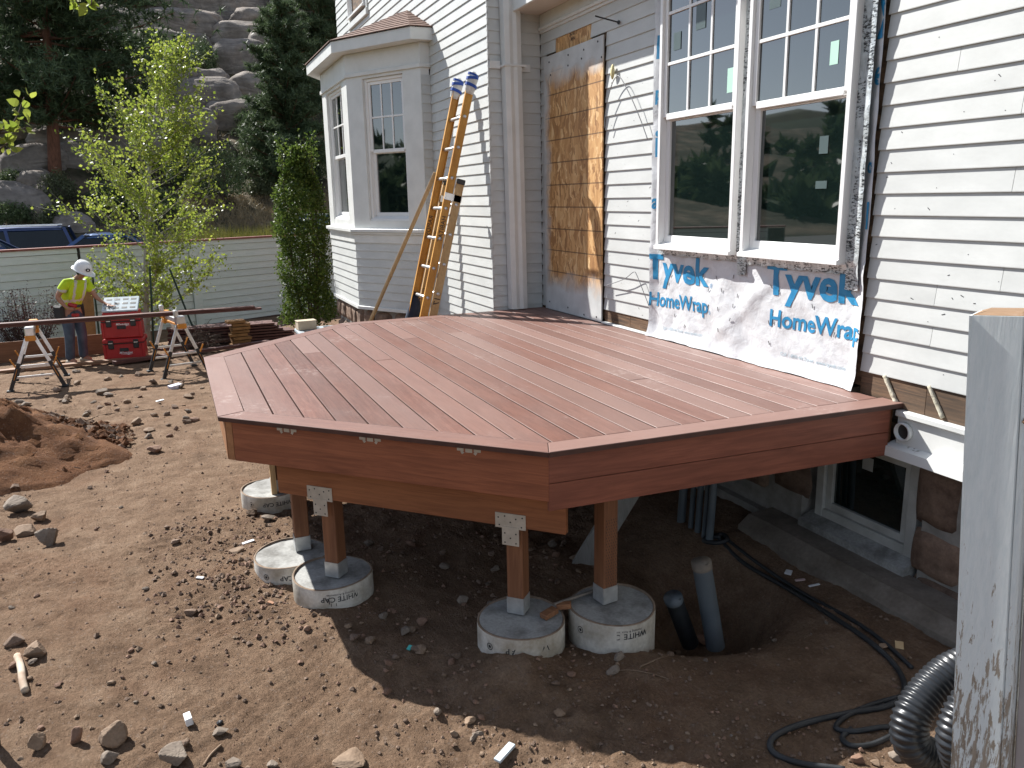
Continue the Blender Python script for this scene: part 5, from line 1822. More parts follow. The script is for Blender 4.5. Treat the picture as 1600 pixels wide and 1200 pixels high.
def conifer(name, label, bpx, top_z, crown0, rad, leafm, kind, trunk_r, seed):
    r2 = random.Random(seed); g2 = np.random.default_rng(seed)
    p, s = hill_hit(*bpx)
    b0 = np.array([p[0], p[1], float(hz(p[0], p[1])) - 0.3])
    H = top_z - b0[2]
    t = thing(name, label, 'tree', b0 + [0, 0, 0.3])
    lean = np.array([0.2, 1.3 if kind == 'pine' else 0.0, 0])
    axis = lambda q: b0 + np.array([0, 0, H * q]) + lean * q * (1 - 0.3 * q)
    mb = MB(); mb.tube([axis(q) for q in np.linspace(0, 1, 12)], trunk_r * (1 - 0.93 * np.linspace(0, 1, 12)), 12)
    mb.build('trunk', BARK, t, smooth=True)
    lb, pts = MB(), []
    nb = 150 if kind == 'pine' else 230
    for i in range(nb):
        q = crown0 + (1 - crown0) * (i + r2.random()) / nb
        u = (q - crown0) / (1 - crown0)
        L = rad * ((1 - u) ** 0.7 * 0.8 + 0.22) * r2.uniform(0.55, 1.1) if kind == 'fir' else rad * (0.45 + 0.75 * math.sin(math.pi * min(1, u * 0.8 + 0.22))) * r2.uniform(0.5, 1.05)
        a = r2.uniform(0, 6.28)
        d = np.array([math.cos(a), math.sin(a), r2.uniform(-0.15, 0.35) if kind == 'pine' else r2.uniform(0.05, 0.5)])
        p0 = axis(q); e = p0 + d * L
        cv = curve_pts(p0, e, -0.06 * L, 5)
        lb.tube(cv, np.linspace(trunk_r * 0.22 * (1 - 0.7 * u), 0.012, 5), 5, caps=False)
        nt_ = int((20 if kind == 'pine' else 26) * L) + 5
        for k in range(nt_):
            s_ = r2.uniform(0.25 if kind == 'pine' else 0.12, 1.03)
            c = p0 + (e - p0) * s_
            sp = 0.36 * L * (0.35 + 0.65 * s_) * (0.75 if kind == 'pine' else 0.5)
            pts.append(c + np.array([r2.gauss(0, sp * 0.5), r2.gauss(0, sp * 0.5), r2.gauss(0.05, sp * 0.28)]))
    lb.build('limbs', BARK, t)
    mb = MB(); needle_tufts(mb, pts, 0.36 if kind == 'pine' else 0.30, 15, g2, 0.085, 0.3 if kind == 'pine' else 0.5)
    mb.build('crown', leafm, t)
    return t


conifer('ponderosa_pine', 'big ponderosa pine with a red trunk on the hillside at left', (86, 284), 15.5, 0.20, 4.9, PINEL, 'pine', 0.34, 3)
conifer('fir_tree', 'dense green fir on the slope just left of the bay roof', (458, 300), 10.2, 0.04, 2.9, FIRL, 'fir', 0.22, 5)
conifer('fir_tree', 'dark fir high on the slope behind the bay roof', (505, 150), 17.5, 0.05, 2.6, FIRL, 'fir', 0.2, 8)
conifer('fir_tree', 'small dark fir at the top edge above the left ledges', (200, 24), 26.5, 0.05, 2.4, PINEL, 'fir', 0.2, 9)


def hill_shrub(px, py, w_px, h_px, m_, label, seed, size=0.11, name='hill_shrub'):
    r2 = random.Random(seed); g2 = np.random.default_rng(seed)
    p, s = hill_hit(px, py)
    w_, h_ = w_px / FPX * s / 2, h_px / FPX * s
    b0 = np.array([p[0], p[1], float(hz(p[0], p[1])) - 0.05])
    t = thing(name, label, 'shrub', b0, 'shrubs on the hillside')
    mb = MB(); pts = []
    for i in range(18):
        a = r2.uniform(0, 6.28); q = r2.uniform(0.2, 0.9)
        mb.tube(curve_pts(b0, b0 + [math.cos(a) * w_ * q, math.sin(a) * w_ * q, h_ * r2.uniform(0.5, 0.95)], 0.1, 5), np.linspace(0.03, 0.006, 5), 4)
    mb.build('stems', TWIG, t)
    n = int(900 + 90 * w_ * h_ * 4)
    n = min(n, 2600)
    while len(pts) < n:
        v = np.array([r2.gauss(0, 1) for _ in range(3)]); v /= np.linalg.norm(v)
        k = (0.62 + 0.38 * r2.random() ** 0.5) * (0.9 + 0.45 * noise.noise(Vector(v * 2.2) + Vector((seed * 3.0, 0, 0))))
        q = v * k
        if q[2] < -0.35:
            continue
        pts.append(b0 + [q[0] * w_, q[1] * w_, h_ * (0.38 + 0.6 * q[2])])
    mb = MB(); leaf_cloud(mb, pts, size, 3, 0.10, 0.45, 0, 0.0, g2)
    mb.build('leaves', m_, t)


for i, a in enumerate([
    (350, 318, 84, 92, SHRUBL, 'large dark shrub behind the right part of the aspen'),
    (405, 262, 66, 70, SHRUBL, 'dark shrub under the boulder stack'),
    (300, 300, 70, 70, SHRUBL, 'dark shrub hidden behind the aspen crown'),
    (398, 214, 52, 50, SHRUBL, 'green shrub in the shade below the cracked block'),
    (320, 122, 44, 60, SHRUBL, 'dark shrub in the cleft left of the egg shaped boulder'),
    (350, 160, 44, 26, SHRUBL, 'low dark shrub under the egg shaped boulder'),
    (92, 318, 52, 50, SAGE, 'sage green shrub beside the great round boulder'),
    (88, 356, 40, 34, SAGE, 'small grey green shrub behind the cars'),
    (22, 300, 50, 26, SHRUBL, 'low shrub on top of the great round boulder'),
    (175, 330, 60, 44, SHRUBL, 'dim shrub behind the left part of the aspen'),
    (250, 345, 70, 50, SHRUBL, 'dim shrub behind the aspen trunk'),
    (488, 290, 60, 70, SHRUBL, 'dark shrub behind the column bush'),
    (408, 306, 40, 26, SAGE, 'pale shrub at the foot of the large dark shrub'),
    (440, 12, 30, 26, SHRUBL, 'small shrub on the rocks left of the fir top'),
    (285, 2, 40, 20, SHRUBL, 'low shrub growing on the topmost ledge'),
    (22, 352, 60, 36, SHRUBL, 'dark shrub in front of the great round boulder'),
]):
    hill_shrub(*a, seed=20 + i)
# dry grass on the bank and tall grass behind the fence
mb = MB(); pts = []
for q in range(1500):
    px, py = random.uniform(355, 480), random.uniform(285, 330)
    p = ray(px, py) * 40
    x = random.uniform(-46, -35); y = x * (-0.055) + random.uniform(-1.5, 6.5)
    pts.append((x, y, float(hz(x, y)) + 0.02))
needle_tufts(mb, pts, 0.42, 9, np.random.default_rng(4), 0.03, 1.6)
pts = []
for q in range(2600):
    x = random.uniform(-64, -35); y = random.uniform(-14, 16); pts.append((x, y, float(hz(x, y)) + 0.02))
needle_tufts(mb, pts, 0.38, 7, np.random.default_rng(5), 0.035, 1.4)
tag(mb.build('dry_grass', DRYG), kind='stuff')
mb = MB(); pts = []
for q in range(900):
    x = random.uniform(-24.2, -23.0); y = random.uniform(0.3, 2.9)
    pts.append((x, y, -2.2))
needle_tufts(mb, pts, 1.45, 12, np.random.default_rng(6), 0.012, 2.6)
tag(mb.build('tall_grass', TALLG), kind='stuff')
# white sign and litter on the bank
t = thing('bank_sign', 'small white sign on a post in the dry bank', 'sign', at_depth(440, 320, 37.0))
p = at_depth(440, 304, 37.0)
mb = MB(); mb.box(p, (0.02, 0.26, 0.2), ch=0.004); mb.build('board', VINYL, t)
mb = MB(); mb.bar(p + [-0.02, 0, -0.75], p + [-0.02, 0, 0.08], 0.04, 0.03, (1, 0, 0)); mb.build('post', GALV, t)

# wooded ridge across the valley, seen in the window glass
rx = np.linspace(-420, 260, 90); rr_ = []
mb = MB()
rows = []
for k, (yy, f_) in enumerate(((-78, 0.0), (-130, 0.35), (-190, 0.75), (-260, 1.0), (-330, 0.9), (-420, 0.2))):
    hgt = 30 + 14 * vnoise(rx / 60, rx * 0, 5) * 2 + 6 * vnoise(rx / 14, rx * 0 + k, 6)
    rows.append(np.c_[rx, np.full(90, yy), -5 + hgt * f_])
mb.loft(rows, cap0=False, cap1=False, closed=False)
tag(mb.build('far_ridge', pm('wooded_ridge', (0.02, 0.035, 0.018), (0.05, 0.075, 0.035), 0.12, 0.95, bmp=0, world_=True), smooth=True), kind='structure')
mb = MB(); pts = []
g3 = np.random.default_rng(14)
for q in range(420):
    x = g3.uniform(-80, 50); y = g3.uniform(-78, -30); h_ = g3.uniform(4, 11) * (0.45 if y > -45 else 1)
    for k in range(22):
        u = g3.random(); pts.append((x + g3.normal(0, 1.5 * (1 - u) + 0.2), y + g3.normal(0, 1.5 * (1 - u) + 0.2), -2.4 + h_ * (0.12 + 0.88 * u)))
needle_tufts(mb, pts, 1.5, 7, g3, 0.28, 0.4)
tag(mb.build('far_forest', PINEL), kind='stuff')
# ------------------------------------------------------------------ parked cars beyond the fence
TYRE = pm('tyre_rubber', (0.01, 0.01, 0.01), (0.02, 0.02, 0.02), 10, 0.8, bmp=0.1)
CARGL = pm('car_glass', (0.006, 0.012, 0.016), (0.01, 0.018, 0.022), 2, 0.05, bmp=0)


def car_paint(name, c):
    m, nt, b = new_mat(name)
    b.inputs['Base Color'].default_value = c4(c)
    b.inputs['Roughness'].default_value = 0.3
    b.inputs['Metallic'].default_value = 0.55
    b.inputs['Coat Weight'].default_value = 0.8
    b.inputs['Coat Roughness'].default_value = 0.05
    return m


def car(name, label, pos, ang, paint, L, W, H, suv):
    """a saloon or an estate built round its middle: nose towards +s"""
    t = thing(name, label, 'car', pos, 'cars parked beyond the fence')
    M = rotz(ang)
    tr = lambda p: np.array(pos) + M @ np.array(p, float)
    P = lambda pts, w: [tr((x, w, z)) for x, z in pts]
    h0, hb = 0.26, (0.98 if suv else 0.88)
    low = [(-L / 2, 0.42), (-L / 2 + 0.05, h0), (L / 2 - 0.08, h0), (L / 2, 0.45), (L / 2 - 0.03, 0.66), (L / 2 - 0.25, hb - 0.16), (L * 0.20, hb - 0.02), (-L * 0.33 if not suv else -L * 0.46, hb), (-L / 2 + 0.05, hb - 0.06), (-L / 2, 0.7)]
    sc = lambda k: [(x * (1 - 0.02 * k), z if z > 0.5 else z) for x, z in low]
    mb = MB(); mb.loft([P(sc(2), -W / 2 + 0.06), P(sc(0), -W / 2), P(sc(0), W / 2), P(sc(2), W / 2 - 0.06)][0:4])
    mb.build('body', paint, t, smooth=False)
    if suv:
        b4 = [(-L * 0.475, hb - 0.01), (L * 0.20, hb - 0.02), (L * 0.08, H - 0.05), (-L * 0.43, H - 0.06)]
    else:
        b4 = [(-L * 0.36, hb - 0.01), (L * 0.21, hb - 0.02), (L * 0.05, H - 0.05), (-L * 0.19, H - 0.05)]
    mb = MB(); mb.loft([P(b4, -W / 2 + 0.05 + 0.0), P(b4, W / 2 - 0.05)])
    v = np.array(mb.v)
    for i in (2, 3, 6, 7):                                     # tumblehome
        loc = np.linalg.inv(M) @ (v[i] - np.array(pos)); loc[1] *= 0.80; v[i] = tr(loc)
    mb.v = [tuple(p) for p in v]
    mb.build('glasshouse', CARGL, t)
    rw = (W / 2 - 0.05) * 0.80
    (xf, xr) = (b4[2][0] + 0.03, b4[3][0] - 0.03)
    mb = MB()
    rings = []
    for w, dz in ((-rw - 0.03, -0.035), (-rw * 0.9, 0.015), (0, 0.05), (rw * 0.9, 0.015), (rw + 0.03, -0.035)):
        rings.append([tr((xr - 0.02, w, H - 0.055 + dz - 0.045)), tr((xr + 0.25, w, H - 0.055 + dz)), tr(((xf + xr) / 2, w, H - 0.05 + dz + 0.012)), tr((xf - 0.25, w, H - 0.055 + dz)), tr((xf + 0.02, w, H - 0.055 + dz - 0.045)), tr(((xf + xr) / 2, w, H - 0.12 + dz))])
    mb.loft(rings); mb.build('roof', paint, t, smooth=True)
    for s_ in (-1, 1):
        for (x0_, z0_), (x1_, z1_) in (((b4[1][0], hb), (b4[2][0], H - 0.06)), ((-0.12 * L, hb), (-0.10 * L, H - 0.05)), ((b4[0][0], hb), (b4[3][0], H - 0.06))):
            mb = MB(); mb.bar(tr((x0_, s_ * (W / 2 - 0.045), z0_)), tr((x1_, s_ * (rw + 0.005), z1_)), 0.03, 0.09, M @ np.array([1.0, 0, 0])); mb.build('pillar', paint, t)
        mb = MB(); mb.box(tr((L * 0.17, s_ * (W / 2 + 0.07), hb + 0.06)), (0.1, 0.18, 0.13), M, ch=0.03); mb.build('mirror', paint, t)
        mb = MB(); mb.box(tr((-L / 2 + 0.02, s_ * (W / 2 - 0.2), 0.76)), (0.05, 0.3, 0.14), M, ch=0.02); mb.build('tail_lamp', pm('tail_lamp_red', (0.3, 0.01, 0.01), (0.35, 0.015, 0.012), 4, 0.2, bmp=0), t)
        mb = MB(); mb.box(tr((L / 2 - 0.07, s_ * (W / 2 - 0.25), 0.66)), (0.1, 0.36, 0.13), M, ch=0.03); mb.build('headlight', ALU, t)
        if suv:
            mb = MB(); mb.bar(tr((xr + 0.2, s_ * rw * 0.92, H + 0.01)), tr((xf - 0.2, s_ * rw * 0.92, H + 0.01)), 0.03, 0.03); mb.build('roof_rail', ALU, t)
        for x in (-L * 0.3, L * 0.31):
            Mw = M @ rotx(R(90))
            mb = MB(); mb.lathe(tr((x, s_ * (W / 2 - 0.13), 0.33)), [(0.2, -0.11), (0.31, -0.11), (0.335, -0.08), (0.335, 0.08), (0.31, 0.11), (0.2, 0.11)], 24, M=Mw)
            wh = mb.build('wheel', TYRE, t, smooth=True)
            mb = MB(); mb.lathe(tr((x, s_ * (W / 2 - 0.13), 0.33)), [(0.205, -0.115), (0.205, 0.115)], 18, M=Mw); mb.build('rim', ALU, wh)
    return t


NAVYP = car_paint('navy_car_paint', (0.03, 0.055, 0.15))
BLUEP = car_paint('blue_car_paint', (0.05, 0.11, 0.26))
TEALP = car_paint('dark_teal_car_paint', (0.015, 0.05, 0.075))
LOTZ = -2.229
car('parked_car', 'navy estate car at far left, tallest roof behind the fence', (-29.5, -5.0, LOTZ), R(-90), NAVYP, 4.8, 1.86, 1.66, True)
car('parked_car', 'dark blue saloon in front of the navy estate car at far left', (-26.4, -4.75, LOTZ), R(90), NAVYP, 4.7, 1.82, 1.42, False)
car('parked_car', 'blue saloon with a bright roof just left of the aspen', (-26.6, -1.95, LOTZ + 0.02), R(-90), BLUEP, 4.5, 1.8, 1.45, False)
car('parked_car', 'blue hatchback behind the fence, half hidden by the column bush', (-27.3, 4.3, LOTZ + 0.06), R(-90), BLUEP, 4.4, 1.8, 1.62, True)
car('parked_car', 'dark teal car with a raised hatch line behind the tall grass', (-30.0, 4.6, LOTZ), R(-90), TEALP, 4.7, 1.86, 1.80, True)

# ------------------------------------------------------------------ green stakes
GREEN = pm('green_stake_paint', (0.008, 0.035, 0.022), (0.02, 0.06, 0.04), 12, 0.6, bmp=0.1)
for (pb_, pt2, x_, lab) in (((152, 497), (144, 426), -16.5, 'green steel stake standing just behind the red tool boxes'), ((241, 556), (234, 416), -15.4, 'upright green steel stake right of the aspen trunk'), ((309, 531), (265, 420), -16.3, 'slanting green steel stake leaning on the fence')):
    a, b_ = at_x(*pb_, x_), at_x(*pt2, x_)
    g_ = ground_z(a[0], a[1]); a = a + (a - b_) / (b_[2] - a[2]) * (a[2] - g_ + 0.05)
    mb = MB(); mb.bar(a, b_, 0.034, 0.006, (1, 0, 0)); mb.bar(a, b_, 0.006, 0.034, (1, 0, 0))
    tag(mb.build('steel_stake', GREEN, base=a), lab, 'stake')

# ------------------------------------------------------------------ boards on the ground, lumber stack
RB = wood('red_board_wood', (0.095, 0.035, 0.027), (0.18, 0.075, 0.058), R(95), 0.25, 0.6, 0.8, None, 0.15)
RB2 = wood('tan_board_wood', (0.22, 0.11, 0.06), (0.38, 0.22, 0.13), R(95), 0.25, 0.65, 0.8, None, 0.15)
YEL = wood('orange_cut_wood', (0.26, 0.12, 0.035), (0.44, 0.23, 0.08), 0, 0.3, 0.7, 1.4, None, 0.2)


def lying(name, label, p0, p1, w, h, mat_, group=None, z0=0.0, z1=None, cat='board'):
    a = np.array([p0[0], p0[1], ground_z(p0[0], p0[1]) + h / 2 + z0]); b_ = np.array([p1[0], p1[1], ground_z(p1[0], p1[1]) + h / 2 + (z0 if z1 is None else z1)])
    mb = MB(); mb.bar(a, b_, w, h, ch=0.003)
    return tag(mb.build(name, mat_), label, cat, group)


g0, g1 = stand(0, 585), stand(300, 556)
lying('board', 'long tan board lying on the dirt in front of the worker\'s boots', g0 - [0, 0.6, 0], g1, 0.14, 0.045, RB2, 'boards lying on the dirt', 0.03)
g0, g1 = stand(178, 572), stand(420, 538)
lying('board', 'red board lying on the dirt below the right sawhorse', g0, g1, 0.14, 0.05, RB, 'boards lying on the dirt', 0.03)
g0, g1 = stand(250, 556), stand(430, 526)
lying('board', 'dark red board lying behind the right sawhorse, reaching the deck', g0, g1 + [0, 0.5, 0], 0.14, 0.045, RB, 'boards lying on the dirt', 0.09)
lying('board', 'broad plywood strip propped on edge behind the worker', (-15.9, -3.6), (-16.1, -0.9), 0.03, 0.36, wood('plywood_strip_wood', (0.17, 0.075, 0.035), (0.27, 0.13, 0.065), R(90), 0, 0.7, 0.6), 'boards lying on the dirt', 0.0)
lying('board', 'pale board end lying left of the worker\'s boots', (-14.75, -2.55), (-15.2, -1.75), 0.10, 0.03, YEL, 'boards lying on the dirt', 0.02)
for k in range(8):
    z = -2.66 + 0.055 * k
    y1 = 2.28 - 0.055 * (k % 8) - (0.12 if k > 4 else 0) - random.uniform(0, 0.06)
    for q in range(3):
        mb = MB(); x = -16.0 - 0.15 * q + random.uniform(-.01, .01)
        mb.bar((x, -0.15 + random.uniform(-.05, .05), z), (x + 0.03, y1 + random.uniform(-.03, .03), z), 0.142, 0.036, ch=0.003)
        tag(mb.build('stacked_board', RB), '%s row of the stepped red stack, %s board from the ground' % (('front', 'middle', 'back')[q], ('first', 'second', 'third', 'fourth', 'fifth', 'sixth', 'seventh', 'topmost')[k]), 'board', 'dark red boards in the stepped stack')
for k in range(9):
    z = -2.63 + 0.062 * k
    mb = MB(); y = 0.78 + random.uniform(-.05, .05)
    mb.bar((-15.55 + random.uniform(-.05, .05), y + 0.1, z), (-15.6, y + 0.42, z), 0.24, 0.05, ch=0.004)
    tag(mb.build('offcut', YEL), '%s orange brown offcut of the small pile by the red stack' % ('lowest', 'second lowest', 'third lowest', 'fourth lowest', 'middle', 'fourth from top', 'third from top', 'second from top', 'topmost')[k], 'offcut', 'orange offcuts in a pile')
mb = MB(); pts = []
for q in range(260):
    a = random.uniform(0, 6.28); r_ = random.random() ** 0.5 * 0.32
    c = np.array([-15.6 + r_ * math.cos(a), 0.35 + r_ * math.sin(a) * 0.9, -2.6 + random.uniform(0, 0.42) * (1 - r_ / 0.4)])
    d = np.array([random.gauss(0, 1), random.gauss(0, 1), random.gauss(0, .6)]); d /= np.linalg.norm(d)
    mb.tube(curve_pts(c, c + d * 0.3, 0.05, 4), 0.004, 4)
tag(mb.build('brush_heap', TWIG), 'tangled heap of dry brush left of the orange offcuts', 'brush heap')

# ------------------------------------------------------------------ sawhorses and the long board across them
ORANGE = pm('orange_plastic', (0.55, 0.20, 0.02), (0.66, 0.27, 0.04), 8, 0.5, bmp=0.05)


def sawhorse(label, c, ang, H, clampz):
    """folding metal sawhorse: cross bar on two A-frames with orange clamps"""
    t = thing('sawhorse', label, 'sawhorse', c, 'folding sawhorses')
    M = rotz(ang)
    tr = lambda x, y, z: np.array(c) + M @ np.array([x, y, z])
    mb = MB(); mb.box(tr(0, 0, H - 0.05), (0.95, 0.06, 0.07), M, ch=0.006); mb.build('cross_bar', ALU, t)
    mb = MB(); mb.box(tr(0, 0, H - 0.105), (0.80, 0.075, 0.035), M, ch=0.006); mb.build('handle_grip', ORANGE, t)
    for x in (-0.40, 0.42):
        mb = MB(); mb.box(tr(x, 0, H - 0.03), (0.16, 0.12, 0.13), M, ch=0.012); mb.build('clamp_block', ALU if x > 0 else ORANGE, t)
        mb = MB(); mb.box(tr(x + 0.081, 0, H - 0.115), (0.05, 0.13, 0.075), M, ch=0.01); mb.build('clamp_pad', ORANGE, t)
        if clampz:
            mb = MB(); mb.box(tr(x, -0.05, H + 0.075), (0.12, 0.05, 0.10), M, ch=0.01); mb.build('clamp_jaw', ALU, t)
        for s_ in (-1, 1):
            a, k, b_ = tr(x, s_ * 0.045, H - 0.10), tr(x + 0.03, s_ * 0.20, H * 0.42), tr(x + 0.05, s_ * 0.335, 0.0)
            mb = MB(); mb.bar(a, k, 0.045, 0.03, M @ np.array([1.0, 0, 0]), ch=0.004); lg = mb.build('leg', ALU, t)
            mb = MB(); mb.bar(k + (a - k) * 0.08, b_, 0.05, 0.038, M @ np.array([1.0, 0, 0]), ch=0.004); mb.build('leg_sleeve', BLACK, lg)
            mb = MB(); mb.box(b_ + [0, 0, 0.01], (0.10, 0.09, 0.025), M, ch=0.006); mb.build('foot', RUBBER, lg)
            mb = MB(); mb.bar(k + M @ np.array([0.02, s_ * 0.03, -0.02]), k + M @ np.array([0.02, s_ * 0.085, 0.10]), 0.014, 0.02, ch=0.003); mb.bar(k + (b_ - k) * 0.12 + M @ np.array([0.024, 0, 0]), k + (b_ - k) * 0.55 + M @ np.array([0.024, 0, 0]), 0.016, 0.006); mb.build('leg_lock', ORANGE, lg)
        for zz, w_ in ((0.40, 0.20), (0.22, 0.26)):
            mb = MB(); mb.bar(tr(x + 0.03, -w_, H * zz), tr(x + 0.03, w_, H * zz), 0.03, 0.03, ch=0.003); mb.build('brace', ALU, t)
    return t


c1 = np.array([-13.2, -1.93, ground_z(-12.9, -1.9)]); c2 = np.array([-13.3, -0.06, ground_z(-13.1, -0.1)])
h1, h2 = -1.655 - c1[2], -1.655 - c2[2]
sawhorse('grey and orange folding sawhorse under the left end of the long board', c1, R(4), h1, False)
sawhorse('grey and orange folding sawhorse with raised clamps near the deck', c2, R(14), h2, True)
mb = MB()
pa, pbb = np.array([-12.95, -3.9, -1.615]), np.array([-13.1, 1.24, -1.615])
mb.bar(pa, pbb, 0.14, 0.030, ch=0.003)
tag(mb.build('long_board', RB), 'long dark red board laid across the two sawhorses', 'board')
mb = MB(); mb.bar(pa + [0.02, 0.2, 0.033], pbb + [0.02, -0.10, 0.033], 0.13, 0.030, ch=0.003)
tag(mb.build('long_board', RB), 'second red board lying on top of the long board across the sawhorses', 'board')

# ------------------------------------------------------------------ stacked red tool boxes
REDP = pm('red_toolbox_plastic', (0.36, 0.012, 0.014), (0.44, 0.02, 0.02), 6, 0.42, bmp=0.05)
LIDW = pm('clear_grey_lid', (0.42, 0.48, 0.52), (0.58, 0.64, 0.68), 9, 0.25, bmp=0.05)
tb = np.array([-14.95, -0.84, ground_z(-14.95, -0.84) + 0.01])
Mb = rotz(R(-6))
tbp = lambda x, y, z: tb + Mb @ np.array([x, y, z])


def red_box(label, z0_, h_, w_, logo):
    t = thing('tool_box', label, 'tool box', tbp(0, 0, z0_), 'stacked red tool boxes')
    mb = MB(); mb.box(tbp(0, 0, z0_ + h_ * 0.40), (0.44, w_ - 0.04, h_ * 0.80), Mb, ch=0.02); mb.build('body', REDP, t)
    mb = MB(); mb.box(tbp(0, 0, z0_ + h_ * 0.89), (0.47, w_, h_ * 0.2), Mb, ch=0.02); mb.build('lid', REDP, t)
    mb = MB(); mb.box(tbp(0, 0, z0_ + h_ * 0.795), (0.455, w_ - 0.01, 0.014), Mb); mb.build('seam', BLACK, t)
    for y in (-w_ * 0.30, w_ * 0.30):
        mb = MB(); mb.box(tbp(0.232, y, z0_ + h_ * 0.76), (0.03, 0.085, 0.15), Mb, ch=0.01); lt_ = mb.build('latch', BLACK, t)
        mb = MB(); mb.bar(tbp(0.252, y - 0.03, z0_ + h_ * 0.83), tbp(0.252, y + 0.03, z0_ + h_ * 0.83), 0.012, 0.012); mb.build('latch_bar', ALU, lt_)
    for y in (-w_ / 2 + 0.025, w_ / 2 - 0.025):
        mb = MB(); mb.box(tbp(0.215, y, z0_ + h_ * 0.40), (0.035, 0.05, h_ * 0.76), Mb, ch=0.012); mb.build('corner_rib', REDP, t)
    mb = MB(); mb.box(tbp(0.222, 0, z0_ + h_ * 0.52), (0.012, 0.14, 0.06), Mb, ch=0.01); mb.build('handle_recess', BLACK, t)
    if logo:
        V, F = text_mesh('Milwaukee', 0.036, 0.012)
        w2 = V[:, 0].max()
        V[:, 0] = (V[:, 0] - w2 / 2) * (0.2 / w2) + V[:, 1] * 0.25
        mb = MB(); mb.add([tbp(0.2225, 0.02 + v[0], z0_ + h_ * logo + v[1]) for v in V], F)
        q = np.array([(-0.09, -0.012), (0.07, -0.004), (0.02, -0.014), (0.12, -0.008), (0.03, -0.024), (0.05, -0.014)])
        mb.add([tbp(0.2225, 0.02 + a, z0_ + h_ * logo + b_) for a, b_ in q], [(0, 5, 1), (2, 3, 4)])
        mb.build('lettering', VINYL, t)
    return t


red_box('bottom red tool box of the stack beside the worker', 0.0, 0.40, 0.64, 0.36)
red_box('upper red tool box, standing on the bottom one', 0.402, 0.36, 0.62, 0.62)
to = thing('parts_organiser', 'parts organiser with its grey slotted lid tipped open, topmost on the red stack', 'organiser', tbp(0, 0, 0.764))
mb = MB(); mb.box(tbp(0, 0, 0.80), (0.42, 0.54, 0.07), Mb, ch=0.012); mb.build('tray', REDP, to)
mb = MB(); mb.bar(tbp(-0.195, -0.2, 0.83), tbp(-0.185, -0.2, 1.02), 0.012, 0.02); mb.bar(tbp(-0.195, 0.2, 0.83), tbp(-0.185, 0.2, 1.02), 0.012, 0.02); mb.build('lid_stay', BLACK, to)
Mt = Mb @ roty(R(26))
mb = MB(); mb.box(tbp(-0.02, 0, 0.945), (0.44, 0.555, 0.034), Mt, ch=0.01); lid = mb.build('lid', LIDW, to)
for x in (-0.13, 0.0, 0.13):
    for y in (-0.19, -0.065, 0.065, 0.19):
        mb = MB(); mb.box(tbp(-0.02, 0, 0.945) + Mt @ np.array([x, y, 0.0182]), (0.05, 0.085, 0.003), Mt, ch=0.0012); mb.build('slot', BLACK, lid)
# a second kit behind the far edge of the deck
kx = np.array([-9.75, 1.62, ground_z(-9.75, 1.62)])
to = thing('parts_organiser', 'grey lidded organiser on a tool box peeping over the far deck edge', 'organiser', kx)
kz = -1.50
mb = MB(); mb.box((kx[0], kx[1], (kx[2] + kz - 0.05) / 2), (0.44, 0.60, kz - 0.05 - kx[2]), ch=0.02); mb.build('body', BLACK, to)
mb = MB(); mb.box((kx[0], kx[1], kz - 0.024), (0.46, 0.62, 0.05), ch=0.012); lid = mb.build('lid', LIDW, to)
for x in (-0.13, 0.0, 0.13):
    for y in (-0.2, -0.07, 0.07, 0.2):
        mb = MB(); mb.box((kx[0] + x, kx[1] + y, kz + 0.0022), (0.06, 0.09, 0.004), ch=0.0015); mb.build('slot', BLACK, lid)
cbx = thing('carton', 'small tan carton standing on the organiser behind the deck', 'carton', (kx[0] - 0.05, kx[1] - 0.2, kz + 0.004))
CARD = pm('tan_card', (0.42, 0.35, 0.25), (0.55, 0.47, 0.35), 8, 0.85, bmp=0.1)
mb = MB(); mb.box((kx[0] - 0.05, kx[1] - 0.19, kz + 0.055), (0.14, 0.22, 0.10), rotz(0.1), ch=0.003); mb.build('body', CARD, cbx)
mb = MB(); mb.box((kx[0] - 0.05, kx[1] - 0.19, kz + 0.107), (0.15, 0.23, 0.012), rotz(0.1), ch=0.003); mb.build('flap', CARD, cbx)

# ------------------------------------------------------------------ worker
SKIN = pm('skin', (0.32, 0.16, 0.10), (0.40, 0.21, 0.14), 9, 0.55, bmp=0)
JEANS = pm('faded_jeans', (0.035, 0.055, 0.085), (0.09, 0.125, 0.17), 5, 0.85, bmp=0.3, bdist=0.01)
HIVIS = pm('lime_shirt', (0.42, 0.60, 0.01), (0.56, 0.74, 0.02), 5, 0.8, bmp=0.3, bdist=0.01)
SILVER = pm('silver_band', (0.48, 0.50, 0.48), (0.62, 0.64, 0.61), 9, 0.45, bmp=0.1)
HAT = pm('white_hard_hat', (0.74, 0.75, 0.76), (0.8, 0.81, 0.82), 3, 0.25, bmp=0)
BOOT = pm('dusty_boot', (0.30, 0.26, 0.20), (0.46, 0.41, 0.34), 9, 0.85, bmp=0.2)
HAIR = pm('dark_hair', (0.02, 0.013, 0.01), (0.04, 0.028, 0.02), 20, 0.7, bmp=0.2)
wpos = np.array([-15.05, -1.60, ground_z(-15.05, -1.60) + 0.012])
wf = np.array([0.66, 0.75, 0.0]); wf /= np.linalg.norm(wf); wr = np.array([wf[1], -wf[0], 0.0])
WM = np.stack([wr, wf, [0, 0, 1.0]], 1)


def WPV(V):
    """body point to place, the trunk bowed forward from the hips"""
    V = np.array(V, float)
    k = np.clip((V[:, 2] - 0.93) / 0.22, 0, 1) * R(15)
    y, z = V[:, 1], V[:, 2] - 0.97
    out = np.c_[V[:, 0], y * np.cos(k) + z * np.sin(k), 0.97 - y * np.sin(k) + z * np.cos(k)]
    return wpos + out @ WM.T


def WP(p):
    return WPV(np.array(p, float)[None])[0]


